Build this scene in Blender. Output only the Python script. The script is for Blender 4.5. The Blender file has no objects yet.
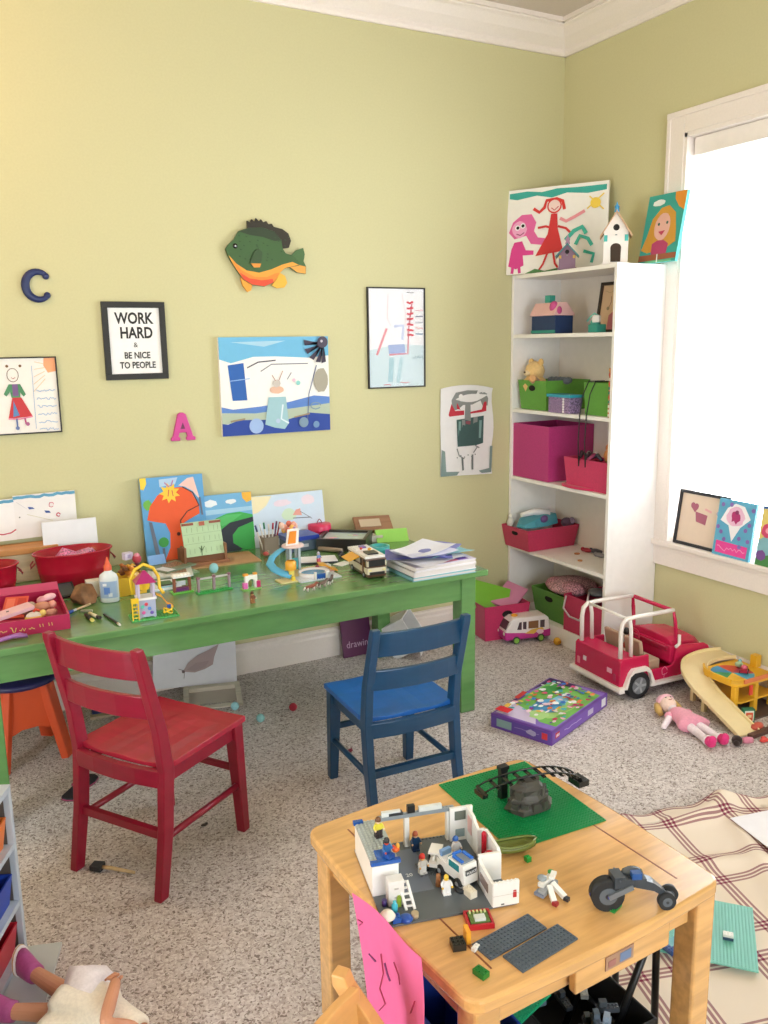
import bpy, bmesh, math, random
from mathutils import Matrix, Vector, Euler
random.seed(7)
C = bpy.context.scene.collection
PI = math.pi
# ---------------------------------------------------------------- camera numbers
FPX, YAW, PITCH, ROLL = 854.55, math.radians(28.176), math.radians(11.196), math.radians(-0.825)
EYE = Vector((-3.0113, -3.6334, 1.5))
_F = Vector((math.sin(YAW)*math.cos(PITCH), math.cos(YAW)*math.cos(PITCH), -math.sin(PITCH)))
_R0 = Vector((math.cos(YAW), -math.sin(YAW), 0)); _U0 = _R0.cross(_F)
_R = _R0*math.cos(ROLL)+_U0*math.sin(ROLL); _U = -_R0*math.sin(ROLL)+_U0*math.cos(ROLL)
def _hit(px, py, ax, v):
    d = _F+_R*((px-384)/FPX)-_U*((py-512)/FPX)
    return EYE+d*((v-EYE[ax])/d[ax])
def sz(px, py, z=0.0): return _hit(px, py, 2, z)      # point on a level surface
def sy(px, py, y=0.0): return _hit(px, py, 1, y)      # point on a plane parallel to the back wall
def sx(px, py, x=0.0): return _hit(px, py, 0, x)      # point on a plane parallel to the window wall
# ---------------------------------------------------------------- materials
def lin(h):
    h = h.lstrip('#'); r = [int(h[i:i+2], 16)/255 for i in (0, 2, 4)]
    return tuple((c/12.92 if c <= .04045 else ((c+.055)/1.055)**2.4) for c in r)+(1,)
MATS = {}
def mat(h, rough=.55, kind='plain', metal=0, trans=0, alpha=1.0, emit=0):
    key = (h, rough, kind, metal, trans, alpha, emit)
    if key in MATS: return MATS[key]
    m = bpy.data.materials.new(kind+'_'+h.strip('#')); m.use_nodes = True
    nt = m.node_tree; n = nt.nodes; L = nt.links; b = n['Principled BSDF']
    col = lin(h); b.inputs['Base Color'].default_value = col
    b.inputs['Roughness'].default_value = rough; b.inputs['Metallic'].default_value = metal
    b.inputs['Transmission Weight'].default_value = trans; b.inputs['Alpha'].default_value = alpha
    tc = n.new('ShaderNodeTexCoord'); mp = n.new('ShaderNodeMapping'); L.new(tc.outputs['Object'], mp.inputs[0])
    no = n.new('ShaderNodeTexNoise'); L.new(mp.outputs[0], no.inputs['Vector'])
    rp = n.new('ShaderNodeValToRGB')
    def ramp(a, bcol, p0=.35, p1=.65):
        rp.color_ramp.elements[0].position = p0; rp.color_ramp.elements[1].position = p1
        rp.color_ramp.elements[0].color = a; rp.color_ramp.elements[1].color = bcol
    def sc(k, add=0): return tuple(min(1, c*k+add) for c in col[:3])+(1,)
    L.new(no.outputs['Fac'], rp.inputs[0]); L.new(rp.outputs[0], b.inputs['Base Color'])
    bump = n.new('ShaderNodeBump'); bump.inputs['Strength'].default_value = .15
    if kind == 'wood':
        mp.inputs['Scale'].default_value = (2.5, 26, 26); no.inputs['Scale'].default_value = 2.2; no.inputs['Detail'].default_value = 6
        ramp(sc(.86), sc(1.08)); L.new(no.outputs['Fac'], bump.inputs['Height']); bump.inputs['Strength'].default_value = .05
        L.new(bump.outputs[0], b.inputs['Normal'])
    elif kind == 'paintedwood':
        mp.inputs['Scale'].default_value = (3, 14, 14); no.inputs['Scale'].default_value = 3; no.inputs['Detail'].default_value = 5
        ramp(sc(.92), sc(1.06)); L.new(no.outputs['Fac'], bump.inputs['Height']); bump.inputs['Strength'].default_value = .12
        L.new(bump.outputs[0], b.inputs['Normal'])
        if rough == .22: b.inputs['Coat Weight'].default_value = .5; b.inputs['Coat Roughness'].default_value = .18
        if rough == .24:      # worn paint on the seat
            n2 = n.new('ShaderNodeTexNoise'); n2.inputs['Scale'].default_value = 9; n2.inputs['Detail'].default_value = 8; n2.inputs['Roughness'].default_value = .8; m2 = n.new('ShaderNodeMapping'); m2.inputs['Scale'].default_value = (.6, 2.5, 1)
            L.new(tc.outputs['Object'], m2.inputs[0]); L.new(m2.outputs[0], n2.inputs['Vector']); r2 = n.new('ShaderNodeValToRGB'); r2.color_ramp.elements[0].position = .66; r2.color_ramp.elements[1].position = .70; L.new(n2.outputs['Fac'], r2.inputs[0])
            mw = n.new('ShaderNodeMixRGB'); L.new(r2.outputs[0], mw.inputs[0]); L.new(rp.outputs[0], mw.inputs[1]); mw.inputs[2].default_value = lin('#dd9a96'); L.new(mw.outputs[0], b.inputs['Base Color'])
    elif kind == 'fabric':
        no.inputs['Scale'].default_value = 140; ramp(sc(.94), sc(1.04)); L.new(no.outputs['Fac'], bump.inputs['Height'])
        bump.inputs['Strength'].default_value = .3; L.new(bump.outputs[0], b.inputs['Normal'])
        b.inputs['Sheen Weight'].default_value = .2
    elif kind == 'wall':
        no.inputs['Scale'].default_value = 120; ramp(sc(.985), sc(1.015)); L.new(no.outputs['Fac'], bump.inputs['Height'])
        bump.inputs['Strength'].default_value = .04; L.new(bump.outputs[0], b.inputs['Normal'])
    elif kind == 'stone':
        no.inputs['Scale'].default_value = 25; no.inputs['Detail'].default_value = 8; ramp(sc(.6), sc(1.3)); L.new(no.outputs['Fac'], bump.inputs['Height'])
        bump.inputs['Strength'].default_value = .5; L.new(bump.outputs[0], b.inputs['Normal'])
    elif kind == 'speckle':
        no.inputs['Scale'].default_value = 160; no.inputs['Detail'].default_value = 3; ramp(sc(.45), sc(1.2), .45, .55)
    else:
        no.inputs['Scale'].default_value = 30; ramp(sc(.985), sc(1.012))
    if kind == 'slat':
        tr = n.new('ShaderNodeBsdfTranslucent'); tr.inputs[0].default_value = (1, 1, 1, 1); mxs = n.new('ShaderNodeMixShader'); mxs.inputs[0].default_value = .5
        L.new(b.outputs[0], mxs.inputs[1]); L.new(tr.outputs[0], mxs.inputs[2]); L.new(mxs.outputs[0], n['Material Output'].inputs[0])
    if kind == 'wood' and rough < .2: b.inputs['Coat Weight'].default_value = .6; b.inputs['Coat Roughness'].default_value = .12
    if kind == 'glass': b.inputs['IOR'].default_value = 1.45
    MATS[key] = m
    return m
def carpet_material():
    m = bpy.data.materials.new('carpet_pile'); m.use_nodes = True; nt = m.node_tree; n = nt.nodes; L = nt.links; b = n['Principled BSDF']
    tc = n.new('ShaderNodeTexCoord')
    v = n.new('ShaderNodeTexVoronoi'); v.inputs['Scale'].default_value = 185; v.inputs['Randomness'].default_value = 1
    ns = n.new('ShaderNodeTexNoise'); ns.inputs['Scale'].default_value = 60; ns.inputs['Detail'].default_value = 3
    dist = n.new('ShaderNodeMixRGB'); dist.blend_type = 'LINEAR_LIGHT'; dist.inputs[0].default_value = .012
    L.new(tc.outputs['Object'], dist.inputs[1]); L.new(ns.outputs['Color'], dist.inputs[2]); L.new(dist.outputs[0], v.inputs['Vector'])
    L.new(tc.outputs['Object'], ns.inputs['Vector'])
    sep = n.new('ShaderNodeSeparateColor'); L.new(v.outputs['Color'], sep.inputs[0])
    r = n.new('ShaderNodeValToRGB'); cr = r.color_ramp
    cr.elements[0].position = 0; cr.elements[0].color = lin('#83756e')
    cr.elements[1].position = 1; cr.elements[1].color = lin('#efe7e3')
    for p, c in ((.1, '#a3958e'), (.22, '#bfb1ac'), (.42, '#d4c8c3'), (.75, '#e0d6d2')):
        e = cr.elements.new(p); e.color = lin(c)
    L.new(sep.outputs[0], r.inputs[0]); 
    big = n.new('ShaderNodeTexNoise'); big.inputs['Scale'].default_value = 2.5; big.inputs['Detail'].default_value = 3; L.new(tc.outputs['Object'], big.inputs['Vector'])
    r2 = n.new('ShaderNodeValToRGB'); r2.color_ramp.elements[0].position = .35; r2.color_ramp.elements[1].position = .65
    r2.color_ramp.elements[0].color = (.88, .88, .88, 1); r2.color_ramp.elements[1].color = (1, 1, 1, 1); L.new(big.outputs['Fac'], r2.inputs[0])
    mu = n.new('ShaderNodeMixRGB'); mu.blend_type = 'MULTIPLY'; mu.inputs[0].default_value = 1; L.new(r.outputs[0], mu.inputs[1]); L.new(r2.outputs[0], mu.inputs[2])
    L.new(mu.outputs[0], b.inputs['Base Color']); b.inputs['Roughness'].default_value = .95
    bp = n.new('ShaderNodeBump'); bp.inputs['Strength'].default_value = .45; bp.inputs['Distance'].default_value = .008
    L.new(v.outputs['Distance'], bp.inputs['Height']); bp.invert = True
    L.new(bp.outputs[0], b.inputs['Normal'])
    return m
def plaid_material(su, sv):
    m = bpy.data.materials.new('plaid_weave'); m.use_nodes = True; nt = m.node_tree; n = nt.nodes; L = nt.links; b = n['Principled BSDF']
    tc = n.new('ShaderNodeTexCoord'); sp = n.new('ShaderNodeSeparateXYZ'); L.new(tc.outputs['UV'], sp.inputs[0])
    def stripes1(o, per, off):
        a = n.new('ShaderNodeMath'); a.operation = 'ADD'; a.inputs[1].default_value = off; L.new(o, a.inputs[0])
        a1 = n.new('ShaderNodeMath'); a1.operation = 'DIVIDE'; a1.inputs[1].default_value = per; L.new(a.outputs[0], a1.inputs[0])
        f = n.new('ShaderNodeMath'); f.operation = 'FRACT'; L.new(a1.outputs[0], f.inputs[0])
        r = n.new('ShaderNodeValToRGB'); r.color_ramp.interpolation = 'CONSTANT'; cr = r.color_ramp
        cr.elements[0].position = 0; cr.elements[0].color = (0, 0, 0, 1); cr.elements[1].position = .02; cr.elements[1].color = (1, 1, 1, 1)
        for p, v in ((.045, 0), (.065, 1), (.09, 0), (.11, 1), (.135, 0)):
            e = cr.elements.new(p); e.color = (v, v, v, 1)
        L.new(f.outputs[0], r.inputs[0]); return r.outputs[0]
    def stripes(o, per, off):
        q = n.new('ShaderNodeMath'); q.operation = 'ADD'; L.new(stripes1(o, per, off), q.inputs[0]); L.new(stripes1(o, per, off-per*.33), q.inputs[1]); return q.outputs[0]
    a = stripes(sp.outputs[0], su, .0); c = stripes(sp.outputs[1], sv, .02)
    s = n.new('ShaderNodeMath'); s.operation = 'ADD'; L.new(a, s.inputs[0]); L.new(c, s.inputs[1])
    h = n.new('ShaderNodeMath'); h.operation = 'MULTIPLY'; h.inputs[1].default_value = .72; h.use_clamp = True; L.new(s.outputs[0], h.inputs[0])
    mx = n.new('ShaderNodeMixRGB'); mx.inputs[1].default_value = lin('#ecdccb'); mx.inputs[2].default_value = lin('#7d1440')
    L.new(h.outputs[0], mx.inputs[0]); L.new(mx.outputs[0], b.inputs['Base Color']); b.inputs['Roughness'].default_value = .9
    return m
# ---------------------------------------------------------------- mesh building
class M:
    def __init__(s): s.v = []; s.f = []; s.mi = []; s.mats = []; s.T = Matrix(); s.smooth = []
    def mid(s, m):
        if isinstance(m, str): m = mat(m)
        if m not in s.mats: s.mats.append(m)
        return s.mats.index(m)
    def add(s, vs, fs, m, smooth=False):
        o = len(s.v); i = s.mid(m)
        s.v += [tuple(s.T @ Vector(p)) for p in vs]
        for f in fs: s.f.append(tuple(o+k for k in f)); s.mi.append(i); s.smooth.append(smooth)
        return s
    def box(s, c, d, m, rz=0, taper=1.0, rot=None):
        R = rot if rot is not None else Matrix.Rotation(rz, 3, 'Z')
        vs = []
        for z in (-1, 1):
            k = 1 if z < 0 else taper
            for x, y in ((-1, -1), (1, -1), (1, 1), (-1, 1)):
                vs.append(Vector(c)+R @ Vector((x*d[0]/2*k, y*d[1]/2*k, z*d[2]/2)))
        return s.add(vs, [(3, 2, 1, 0), (4, 5, 6, 7), (0, 1, 5, 4), (1, 2, 6, 5), (2, 3, 7, 6), (3, 0, 4, 7)], m)
    def bar(s, a, b, w, h, m, w2=None, h2=None, up=(0, 0, 1)):
        a = Vector(a); b = Vector(b); d = (b-a).normalized(); u = Vector(up)
        if abs(d.dot(u)) > .98: u = Vector((0, 1, 0))
        r = d.cross(u).normalized(); u = r.cross(d); vs = []
        for p, ww, hh in ((a, w, h), (b, w2 or w, h2 or h)):
            for x, y in ((-1, -1), (1, -1), (1, 1), (-1, 1)): vs.append(p+r*(x*ww/2)+u*(y*hh/2))
        return s.add(vs, [(0, 1, 2, 3), (7, 6, 5, 4), (0, 4, 5, 1), (1, 5, 6, 2), (2, 6, 7, 3), (3, 7, 4, 0)], m)
    def tube(s, pts, r, m, n=10, closed=False, flat=1.0):
        pts = [Vector(p) for p in pts]; k = len(pts); rs = r if isinstance(r, (list, tuple)) else [r]*k
        vs = []; up = None
        for i, p in enumerate(pts):
            if closed: d = pts[(i+1) % k]-pts[i-1]
            else: d = pts[min(i+1, k-1)]-pts[max(i-1, 0)]
            d = d.normalized() if d.length > 1e-9 else Vector((0, 0, 1))
            if up is None:
                up = Vector((0, 0, 1)) if abs(d.z) < .9 else Vector((0, 1, 0))
            x = d.cross(up)
            if x.length < 1e-4: x = d.orthogonal()
            x.normalize(); y = x.cross(d); up = y
            for j in range(n):
                a = 2*PI*j/n; vs.append(p+x*(math.cos(a)*rs[i])+y*(math.sin(a)*rs[i]*flat))
        fs = []
        for i in range(k if closed else k-1):
            for j in range(n):
                a = i*n+j; b2 = i*n+(j+1) % n; i2 = (i+1) % k
                fs.append((a, b2, i2*n+(j+1) % n, i2*n+j))
        s.add(vs, fs, m, True)
        if not closed:
            o = len(s.v)-len(vs)
            i = s.mid(m)
            for f in (tuple(o+j for j in reversed(range(n))), tuple(o+(k-1)*n+j for j in range(n))): s.f.append(f); s.mi.append(i); s.smooth.append(False)
        return s
    def cyl(s, a, b, r, m, r2=None, n=16):
        return s.tube([a, b], [r, r if r2 is None else r2], m, n)
    def ball(s, c, r, m, n=12, rot=None):
        if not isinstance(r, (tuple, list)): r = (r, r, r)
        R = rot or Matrix.Identity(3); vs = [Vector(c)+R @ Vector((0, 0, r[2]))]
        k = max(4, n//2)
        for i in range(1, k):
            t = PI*i/k
            for j in range(n):
                a = 2*PI*j/n
                vs.append(Vector(c)+R @ Vector((r[0]*math.sin(t)*math.cos(a), r[1]*math.sin(t)*math.sin(a), r[2]*math.cos(t))))
        vs.append(Vector(c)+R @ Vector((0, 0, -r[2]))); fs = []
        for j in range(n): fs.append((0, 1+j, 1+(j+1) % n))
        for i in range(k-2):
            for j in range(n): a = 1+i*n; fs.append((a+j, a+n+j, a+n+(j+1) % n, a+(j+1) % n))
        a = 1+(k-2)*n
        for j in range(n): fs.append((a+j, len(vs)-1, a+(j+1) % n))
        return s.add(vs, fs, m, True)
    def prism(s, poly, t0, t1, m, axis='z', smooth=False):
        n = len(poly); f = {'z': lambda u, v, w: (u, v, w), 'y': lambda u, v, w: (u, w, v), 'x': lambda u, v, w: (w, u, v)}[axis]
        vs = [f(u, v, t0) for u, v in poly]+[f(u, v, t1) for u, v in poly]
        fs = [tuple(reversed(range(n))), tuple(range(n, 2*n))]+[(i, (i+1) % n, n+(i+1) % n, n+i) for i in range(n)]
        return s.add(vs, fs, m)
    def lathe(s, prof, m, c=(0, 0, 0), n=20, oval=1.0):
        vs = [(c[0]+r*math.cos(2*PI*j/n), c[1]+r*oval*math.sin(2*PI*j/n), c[2]+z) for r, z in prof for j in range(n)]
        fs = [(i*n+j, i*n+(j+1) % n, (i+1)*n+(j+1) % n, (i+1)*n+j) for i in range(len(prof)-1) for j in range(n)]
        return s.add(vs, fs, m, True)
    def hull(s, rings, m, smooth=False, cap=True):
        n = len(rings[0]); vs = [p for r in rings for p in r]; k = len(rings)
        fs = [(i*n+j, i*n+(j+1) % n, (i+1)*n+(j+1) % n, (i+1)*n+j) for i in range(k-1) for j in range(n)]
        if cap: fs += [tuple(reversed(range(n))), tuple(range((k-1)*n, k*n))]
        return s.add(vs, fs, m, smooth)
    def studs(s, x0, y0, z, nx, ny, m, p=.008, r=.0025, h=.0018, n=7):
        for i in range(nx):
            for j in range(ny):
                cx = x0+(i+.5)*p; cy = y0+(j+.5)*p
                ring = [(cx+r*math.cos(2*PI*k/n), cy+r*math.sin(2*PI*k/n)) for k in range(n)]
                vs = [(a, b, z) for a, b in ring]+[(a, b, z+h) for a, b in ring]
                s.add(vs, [tuple(range(n, 2*n))]+[(k, (k+1) % n, n+(k+1) % n, n+k) for k in range(n)], m)
        return s
    def brick(s, x0, y0, z, nx, ny, h, m, p=.008):
        s.box((x0+nx*p/2, y0+ny*p/2, z+h/2), (nx*p, ny*p, h), m); return s.studs(x0, y0, z+h, nx, ny, m, p)
    def obj(s, name, parent=None, loc=(0, 0, 0), rz=0, bevel=0, sub=0, rot=None):
        me = bpy.data.meshes.new(name); me.from_pydata(s.v, [], s.f)
        for m in s.mats: me.materials.append(m)
        me.polygons.foreach_set('material_index', s.mi); me.polygons.foreach_set('use_smooth', s.smooth); me.update()
        bm = bmesh.new(); bm.from_mesh(me); bmesh.ops.recalc_face_normals(bm, faces=bm.faces); bm.to_mesh(me); bm.free()
        o = bpy.data.objects.new(name, me); C.objects.link(o); o.location = loc; o.rotation_euler = rot if rot is not None else (0, 0, rz)
        if parent: o.parent = parent
        if bevel:
            b = o.modifiers.new('edge', 'BEVEL'); b.width = bevel; b.segments = 2; b.limit_method = 'ANGLE'; b.angle_limit = math.radians(40)
        if sub:
            b = o.modifiers.new('sub', 'SUBSURF'); b.levels = sub; b.render_levels = sub
        return o
def tag(o, label=None, cat=None, group=None, kind=None):
    if label: o['label'] = label
    if cat: o['category'] = cat
    if group: o['group'] = group
    if kind: o['kind'] = kind
    return o
def thing(name, label, cat, loc=(0, 0, 0), rz=0, group=None, rot=None):
    o = bpy.data.objects.new(name, None); C.objects.link(o); o.location = loc; o.rotation_euler = rot if rot is not None else (0, 0, rz)
    o.empty_display_size = .02
    return tag(o, label, cat, group)
def plab(o, l): o['label'] = l; return o
def kids(o): return [c for c in bpy.data.objects if c.parent == o]
def dup(root, loc=None, rz=None, label=None, group=None):
    r = root.copy(); C.objects.link(r)
    if loc is not None: r.location = loc
    if rz is not None: r.rotation_euler = (0, 0, rz)
    if label: r['label'] = label
    if group: r['group'] = group
    for ch in kids(root):
        c = ch.copy(); C.objects.link(c); c.parent = r
        for g in kids(ch):
            d = g.copy(); C.objects.link(d); d.parent = c
    return r
def struct(name, m, **k): return tag(m.obj(name, **k), kind='structure')
def frame3(o, BL, BR, TL):
    """stand an object (built with x right, z up, front facing -y) on three corners"""
    BL, BR, TL = Vector(BL), Vector(BR), Vector(TL); x = (BR-BL).normalized(); z = (TL-BL); z = (z-x*z.dot(x)).normalized(); y = z.cross(x)
    R = Matrix((x, y, z)).transposed().to_4x4(); R.translation = BL; o.matrix_world = R
    return (BR-BL).length, (TL-BL).length
def text_mesh(txt, size, m, depth=.001, sxk=1.0, off=0.0, shear=0):
    """letters standing in the xz plane, facing -y, centred on x, baseline at z=0; returned as an M"""
    cu = bpy.data.curves.new('letters', 'FONT'); cu.body = txt; cu.size = size; cu.extrude = depth/2; cu.align_x = 'CENTER'; cu.offset = off; cu.shear = shear
    cu.resolution_u = 3
    o = bpy.data.objects.new('letters', cu); C.objects.link(o); bpy.context.view_layer.update()
    me = bpy.data.meshes.new_from_object(o.evaluated_get(bpy.context.evaluated_depsgraph_get()))
    vs = [(v.co.x*sxk, -v.co.z, v.co.y) for v in me.vertices]; fs = [tuple(p.vertices) for p in me.polygons]
    bpy.data.objects.remove(o); bpy.data.meshes.remove(me)
    return vs, fs
def letters(mm, txt, size, m, at, depth=.001, sxk=1.0, off=0.0, T=None, shear=0):
    vs, fs = text_mesh(txt, size, m, depth, sxk, off, shear)
    vs = [Vector(v)+Vector(at) for v in vs]
    if T is not None: vs = [T @ v for v in vs]
    mm.add(vs, fs, m)
# pictures: art is a list of painted shapes in 0..1 coordinates of the sheet
def art_on(mm, w, h, art, y0=0.0, k=.00025):
    lay = 1
    for a in art:
        y = y0-lay*k; lay += 1; m = a[1] if not isinstance(a[1], str) else mat(a[1], .6)
        if a[0] == 'p': mm.add([(u*w, y, v*h) for u, v in a[2]], [tuple(range(len(a[2])))], m)
        elif a[0] == 'c':
            ry = a[4] if len(a) > 4 else a[3]*w/h
            mm.add([(w*(a[2][0]+a[3]*math.cos(2*PI*i/18)), y, h*(a[2][1]+ry*math.sin(2*PI*i/18))) for i in range(18)], [tuple(range(18))], m)
        elif a[0] == 's':
            pts = [Vector((u*w, 0, v*h)) for u, v in a[3]]; t = a[2]*w/2; vs = []
            for i, p in enumerate(pts):
                d = (pts[min(i+1, len(pts)-1)]-pts[max(i-1, 0)]).normalized(); nrm = Vector((-d.z, 0, d.x))*t
                vs += [p+nrm+Vector((0, y, 0)), p-nrm+Vector((0, y, 0))]
            mm.add(vs, [(2*i, 2*i+1, 2*i+3, 2*i+2) for i in range(len(pts)-1)], m)
        elif a[0] == 't': letters(mm, a[2], a[3], m, (a[4][0]*w, y, a[4][1]*h), .0002, a[5] if len(a) > 5 else 1, a[6] if len(a) > 6 else 0)
def blob(cx, cy, rx, ry, n=20, j=.12, seed=1):
    r = random.Random(seed); return [(cx+rx*(1+r.uniform(-j, j))*math.cos(2*PI*i/n), cy+ry*(1+r.uniform(-j, j))*math.sin(2*PI*i/n)) for i in range(n)]
def scribble(x0, x1, y, amp, n, seed=0):
    r = random.Random(seed); return [(x0+(x1-x0)*i/n, y+amp*r.uniform(-1, 1)) for i in range(n+1)]
def sheet_mesh(w, h, t, bg, art):
    mm = M(); mm.box((w/2, t/2, h/2), (w, t, h), bg); art_on(mm, w, h, art); return mm

# ================================================================ SETTING
GREEN = mat('#cfc99c', .85, 'wall'); TRIM = mat('#f3e8e0', .45, 'wall'); CEIL = mat('#d8cbbf', .9, 'wall')
XL, YF, ZC = -4.7, -5.4, 3.02
carpet = carpet_material()
m = M(); m.box(((XL)/2, YF/2, -.03), (-XL+.3, -YF+.3, .06), carpet); struct('floor', m)
m = M(); m.box((XL/2, YF/2, ZC+.05), (-XL+.3, -YF+.3, .1), CEIL); struct('ceiling', m)
m = M(); m.box((XL/2, .075, ZC/2), (-XL+.3, .15, ZC), GREEN); struct('wall_back', m)
WY0, WY1, WZ0, WZ1 = -2.15, -.82, .575, 2.36          # window opening in the right wall
m = M()
m.box((.075, WY1/2, ZC/2), (.15, -WY1, ZC), GREEN); m.box((.075, (WY0+YF)/2, ZC/2), (.15, WY0-YF, ZC), GREEN)
m.box((.075, (WY0+WY1)/2, (WZ0-.03)/2), (.15, WY1-WY0, WZ0-.03), GREEN); m.box((.075, (WY0+WY1)/2, (WZ1+ZC)/2), (.15, WY1-WY0, ZC-WZ1), GREEN)
struct('wall_right', m)
m = M()   # left wall; unseen opening added for fill light, behind the camera's left shoulder
m.box((XL-.075, -1.1, ZC/2), (.15, 2.2, ZC), GREEN); m.box((XL-.075, -4.25, ZC/2), (.15, 2.3, ZC), GREEN); m.box((XL-.075, -2.65, 2.56), (.15, .9, .92), GREEN)
struct('wall_left', m)
m = M()  # front wall behind the camera; its unseen window gap is added for fill light
m.box((-3.9, YF-.075, ZC/2), (1.6, .15, ZC), GREEN); m.box((-.55, YF-.075, ZC/2), (1.1, .15, ZC), GREEN)
m.box((-2.1, YF-.075, .40), (2.0, .15, .8), GREEN); m.box((-2.1, YF-.075, 2.61), (2.0, .15, .82), GREEN)
struct('wall_front', m)
# baseboards, with a moulded cap
def base_profile(): return [(0, 0), (.018, 0), (.018, .105), (.013, .115), (.013, .13), (.006, .138), (.006, .143), (0, .143)]
m = M(); m.hull([[(x, -a, b) for a, b in base_profile()] for x in (XL, 0)], TRIM); struct('baseboard_back', m)
m = M(); m.hull([[(-a, y, b) for a, b in base_profile()] for y in (YF, 0)], TRIM); struct('baseboard_right', m)
m = M(); m.hull([[(XL+a, y, b) for a, b in base_profile()] for y in (YF+3.2, 0)], TRIM); struct('baseboard_left', m)
# crown moulding
CR = [(0, 2.883), (.012, 2.883), (.02, 2.895), (.02, 2.912), (.035, 2.925), (.06, 2.95), (.085, 2.985), (.098, 2.992), (.098, 3.0), (.112, 3.0), (.112, 3.02), (0, 3.02)]
m = M(); m.hull([[(x, -a, b) for a, b in CR] for x in (XL, 0)], TRIM); struct('trim_1', m)
m = M(); m.hull([[(-a, y, b) for a, b in CR] for y in (YF, 0)], TRIM); struct('trim_2', m)
# window: casing, jambs, sill, apron, sash
win = thing('window_1', None, None); win['kind'] = 'structure'
m = M(); cw = .095
for y in (WY1+cw/2, WY0-cw/2): 
    m.box((-.012, y, (WZ0+WZ1+cw)/2), (.024, cw, WZ1+cw-WZ0), TRIM); m.box((-.02, y+(.038 if y > -1.5 else -.038), (WZ0+WZ1+cw)/2), (.018, .02, WZ1+cw-WZ0), TRIM)
m.box((-.012, (WY0+WY1)/2, WZ1+cw/2), (.024, WY1-WY0, cw), TRIM); m.box((-.02, (WY0+WY1)/2, WZ1+cw-.012), (.024, WY1-WY0+2*cw, .024), TRIM)
m.obj('window_casing', win, bevel=.003)
m = M(); m.box((.055, WY1-.008, (WZ0+WZ1)/2), (.15, .016, WZ1-WZ0), TRIM); m.box((.055, WY0+.008, (WZ0+WZ1)/2), (.15, .016, WZ1-WZ0), TRIM); m.box((.055, (WY0+WY1)/2, WZ1-.008), (.15, WY1-WY0, .016), TRIM)
m.obj('window_jamb', win)
m = M(); m.box((.045, (WY0+WY1)/2, WZ0-.012), (.17+.0, WY1-WY0+2*cw+.03, .026), TRIM); m.obj('window_sill', win, bevel=.006)
m = M(); m.box((-.01, (WY0+WY1)/2, WZ0-.073), (.02, WY1-WY0+2*cw, .096), TRIM); m.box((-.018, (WY0+WY1)/2, WZ0-.035), (.012, WY1-WY0+2*cw, .018), TRIM); m.obj('window_apron', win, bevel=.003)
m = M(); SW = mat('#f6f2ee', .5)
for z in (WZ0+.03, (WZ0+WZ1)/2, WZ1-.04): m.box((.11, (WY0+WY1)/2, z), (.03, WY1-WY0-.07, .045), SW)
for y in (WY0+.035, WY1-.035): m.box((.11, y, (WZ0+WZ1)/2), (.035, .045, WZ1-WZ0), SW)
m.obj('window_sash', win)
m = M(); gl = mat('#ffffff', .05, 'glass', alpha=.05); m.box((.118, (WY0+WY1)/2, (WZ0+WZ1)/2), (.004, WY1-WY0-.05, WZ1-WZ0-.05), gl); gp = m.obj('window_pane', win)
gl.node_tree.nodes['Principled BSDF'].inputs['IOR'].default_value = 1.0
# blind
bl = thing('window_blind', 'white slatted blind with open slats hanging inside the window frame', 'blind', (.055, (WY0+WY1)/2, WZ1-.02))
bw = WY1-WY0-.05; W_ = mat('#ffffff', .5, 'slat')
m = M(); m.box((-.01, 0, -.035), (.06, bw, .075), mat('#f4ebe4', .5)); m.obj('headrail', bl, bevel=.004)
m = M(); nsl = 34
for i in range(nsl):
    z = -.1-i*(WZ1-WZ0-.16)/nsl; m.box((0, 0, z), (.045, bw, .0025), W_, rot=Matrix.Rotation(math.radians(12), 3, 'Y'))
m.obj('slats', bl)
m = M()
for y in (-bw*.38, bw*.38, 0): m.cyl((0, y, -.05), (0, y, -(WZ1-WZ0-.05)), .0012, W_, n=5)
m.obj('ladder_cord', bl)
m = M(); m.box((0, 0, -(WZ1-WZ0-.05)), (.045, bw, .018), W_); m.obj('bottom_rail', bl, bevel=.003)

# ================================================================ LIGHT
sc = bpy.context.scene
w = bpy.data.worlds.new('sky'); sc.world = w; w.use_nodes = True
bgn = w.node_tree.nodes['Background']; bgn.inputs[0].default_value = (.87, .94, 1, 1); bgn.inputs[1].default_value = 7.5
def area(name, loc, rot, sx_, sy_, e, col=(1, 1, 1), portal=False):
    l = bpy.data.lights.new(name, 'AREA'); l.shape = 'RECTANGLE'; l.size = sx_; l.size_y = sy_; l.energy = e; l.color = col
    if portal: l.cycles.is_portal = True
    o = bpy.data.objects.new(name, l); C.objects.link(o); o.location = loc; o.rotation_euler = rot; return o
area('window_portal', (.16, (WY0+WY1)/2, (WZ0+WZ1)/2), (0, math.radians(90), 0), WZ1-WZ0, WY1-WY0, 10, portal=True)
area('front_portal', (-2.1, YF-.16, 1.5), (math.radians(90), 0, 0), 2.0, 1.4, 10, portal=True)
area('left_portal', (XL-.16, -2.65, 1.05), (0, math.radians(-90), 0), 2.1, .9, 10, portal=True)
ll = bpy.data.lights.new('warm_wall_lamp', 'POINT'); ll.energy = 10; ll.color = (1, .55, .22); ll.shadow_soft_size = .12
lo = bpy.data.objects.new('warm_wall_lamp', ll); C.objects.link(lo); lo.location = (-3.35, -.6, 2.55)
cam = bpy.data.cameras.new('camera'); co = bpy.data.objects.new('camera', cam); C.objects.link(co); sc.camera = co
R4 = Matrix((_R, _U, -_F)).transposed().to_4x4(); R4.translation = EYE; co.matrix_world = R4
cam.sensor_fit = 'VERTICAL'; cam.sensor_height = 32; cam.lens = FPX/1024*32; cam.clip_start = .02
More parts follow.
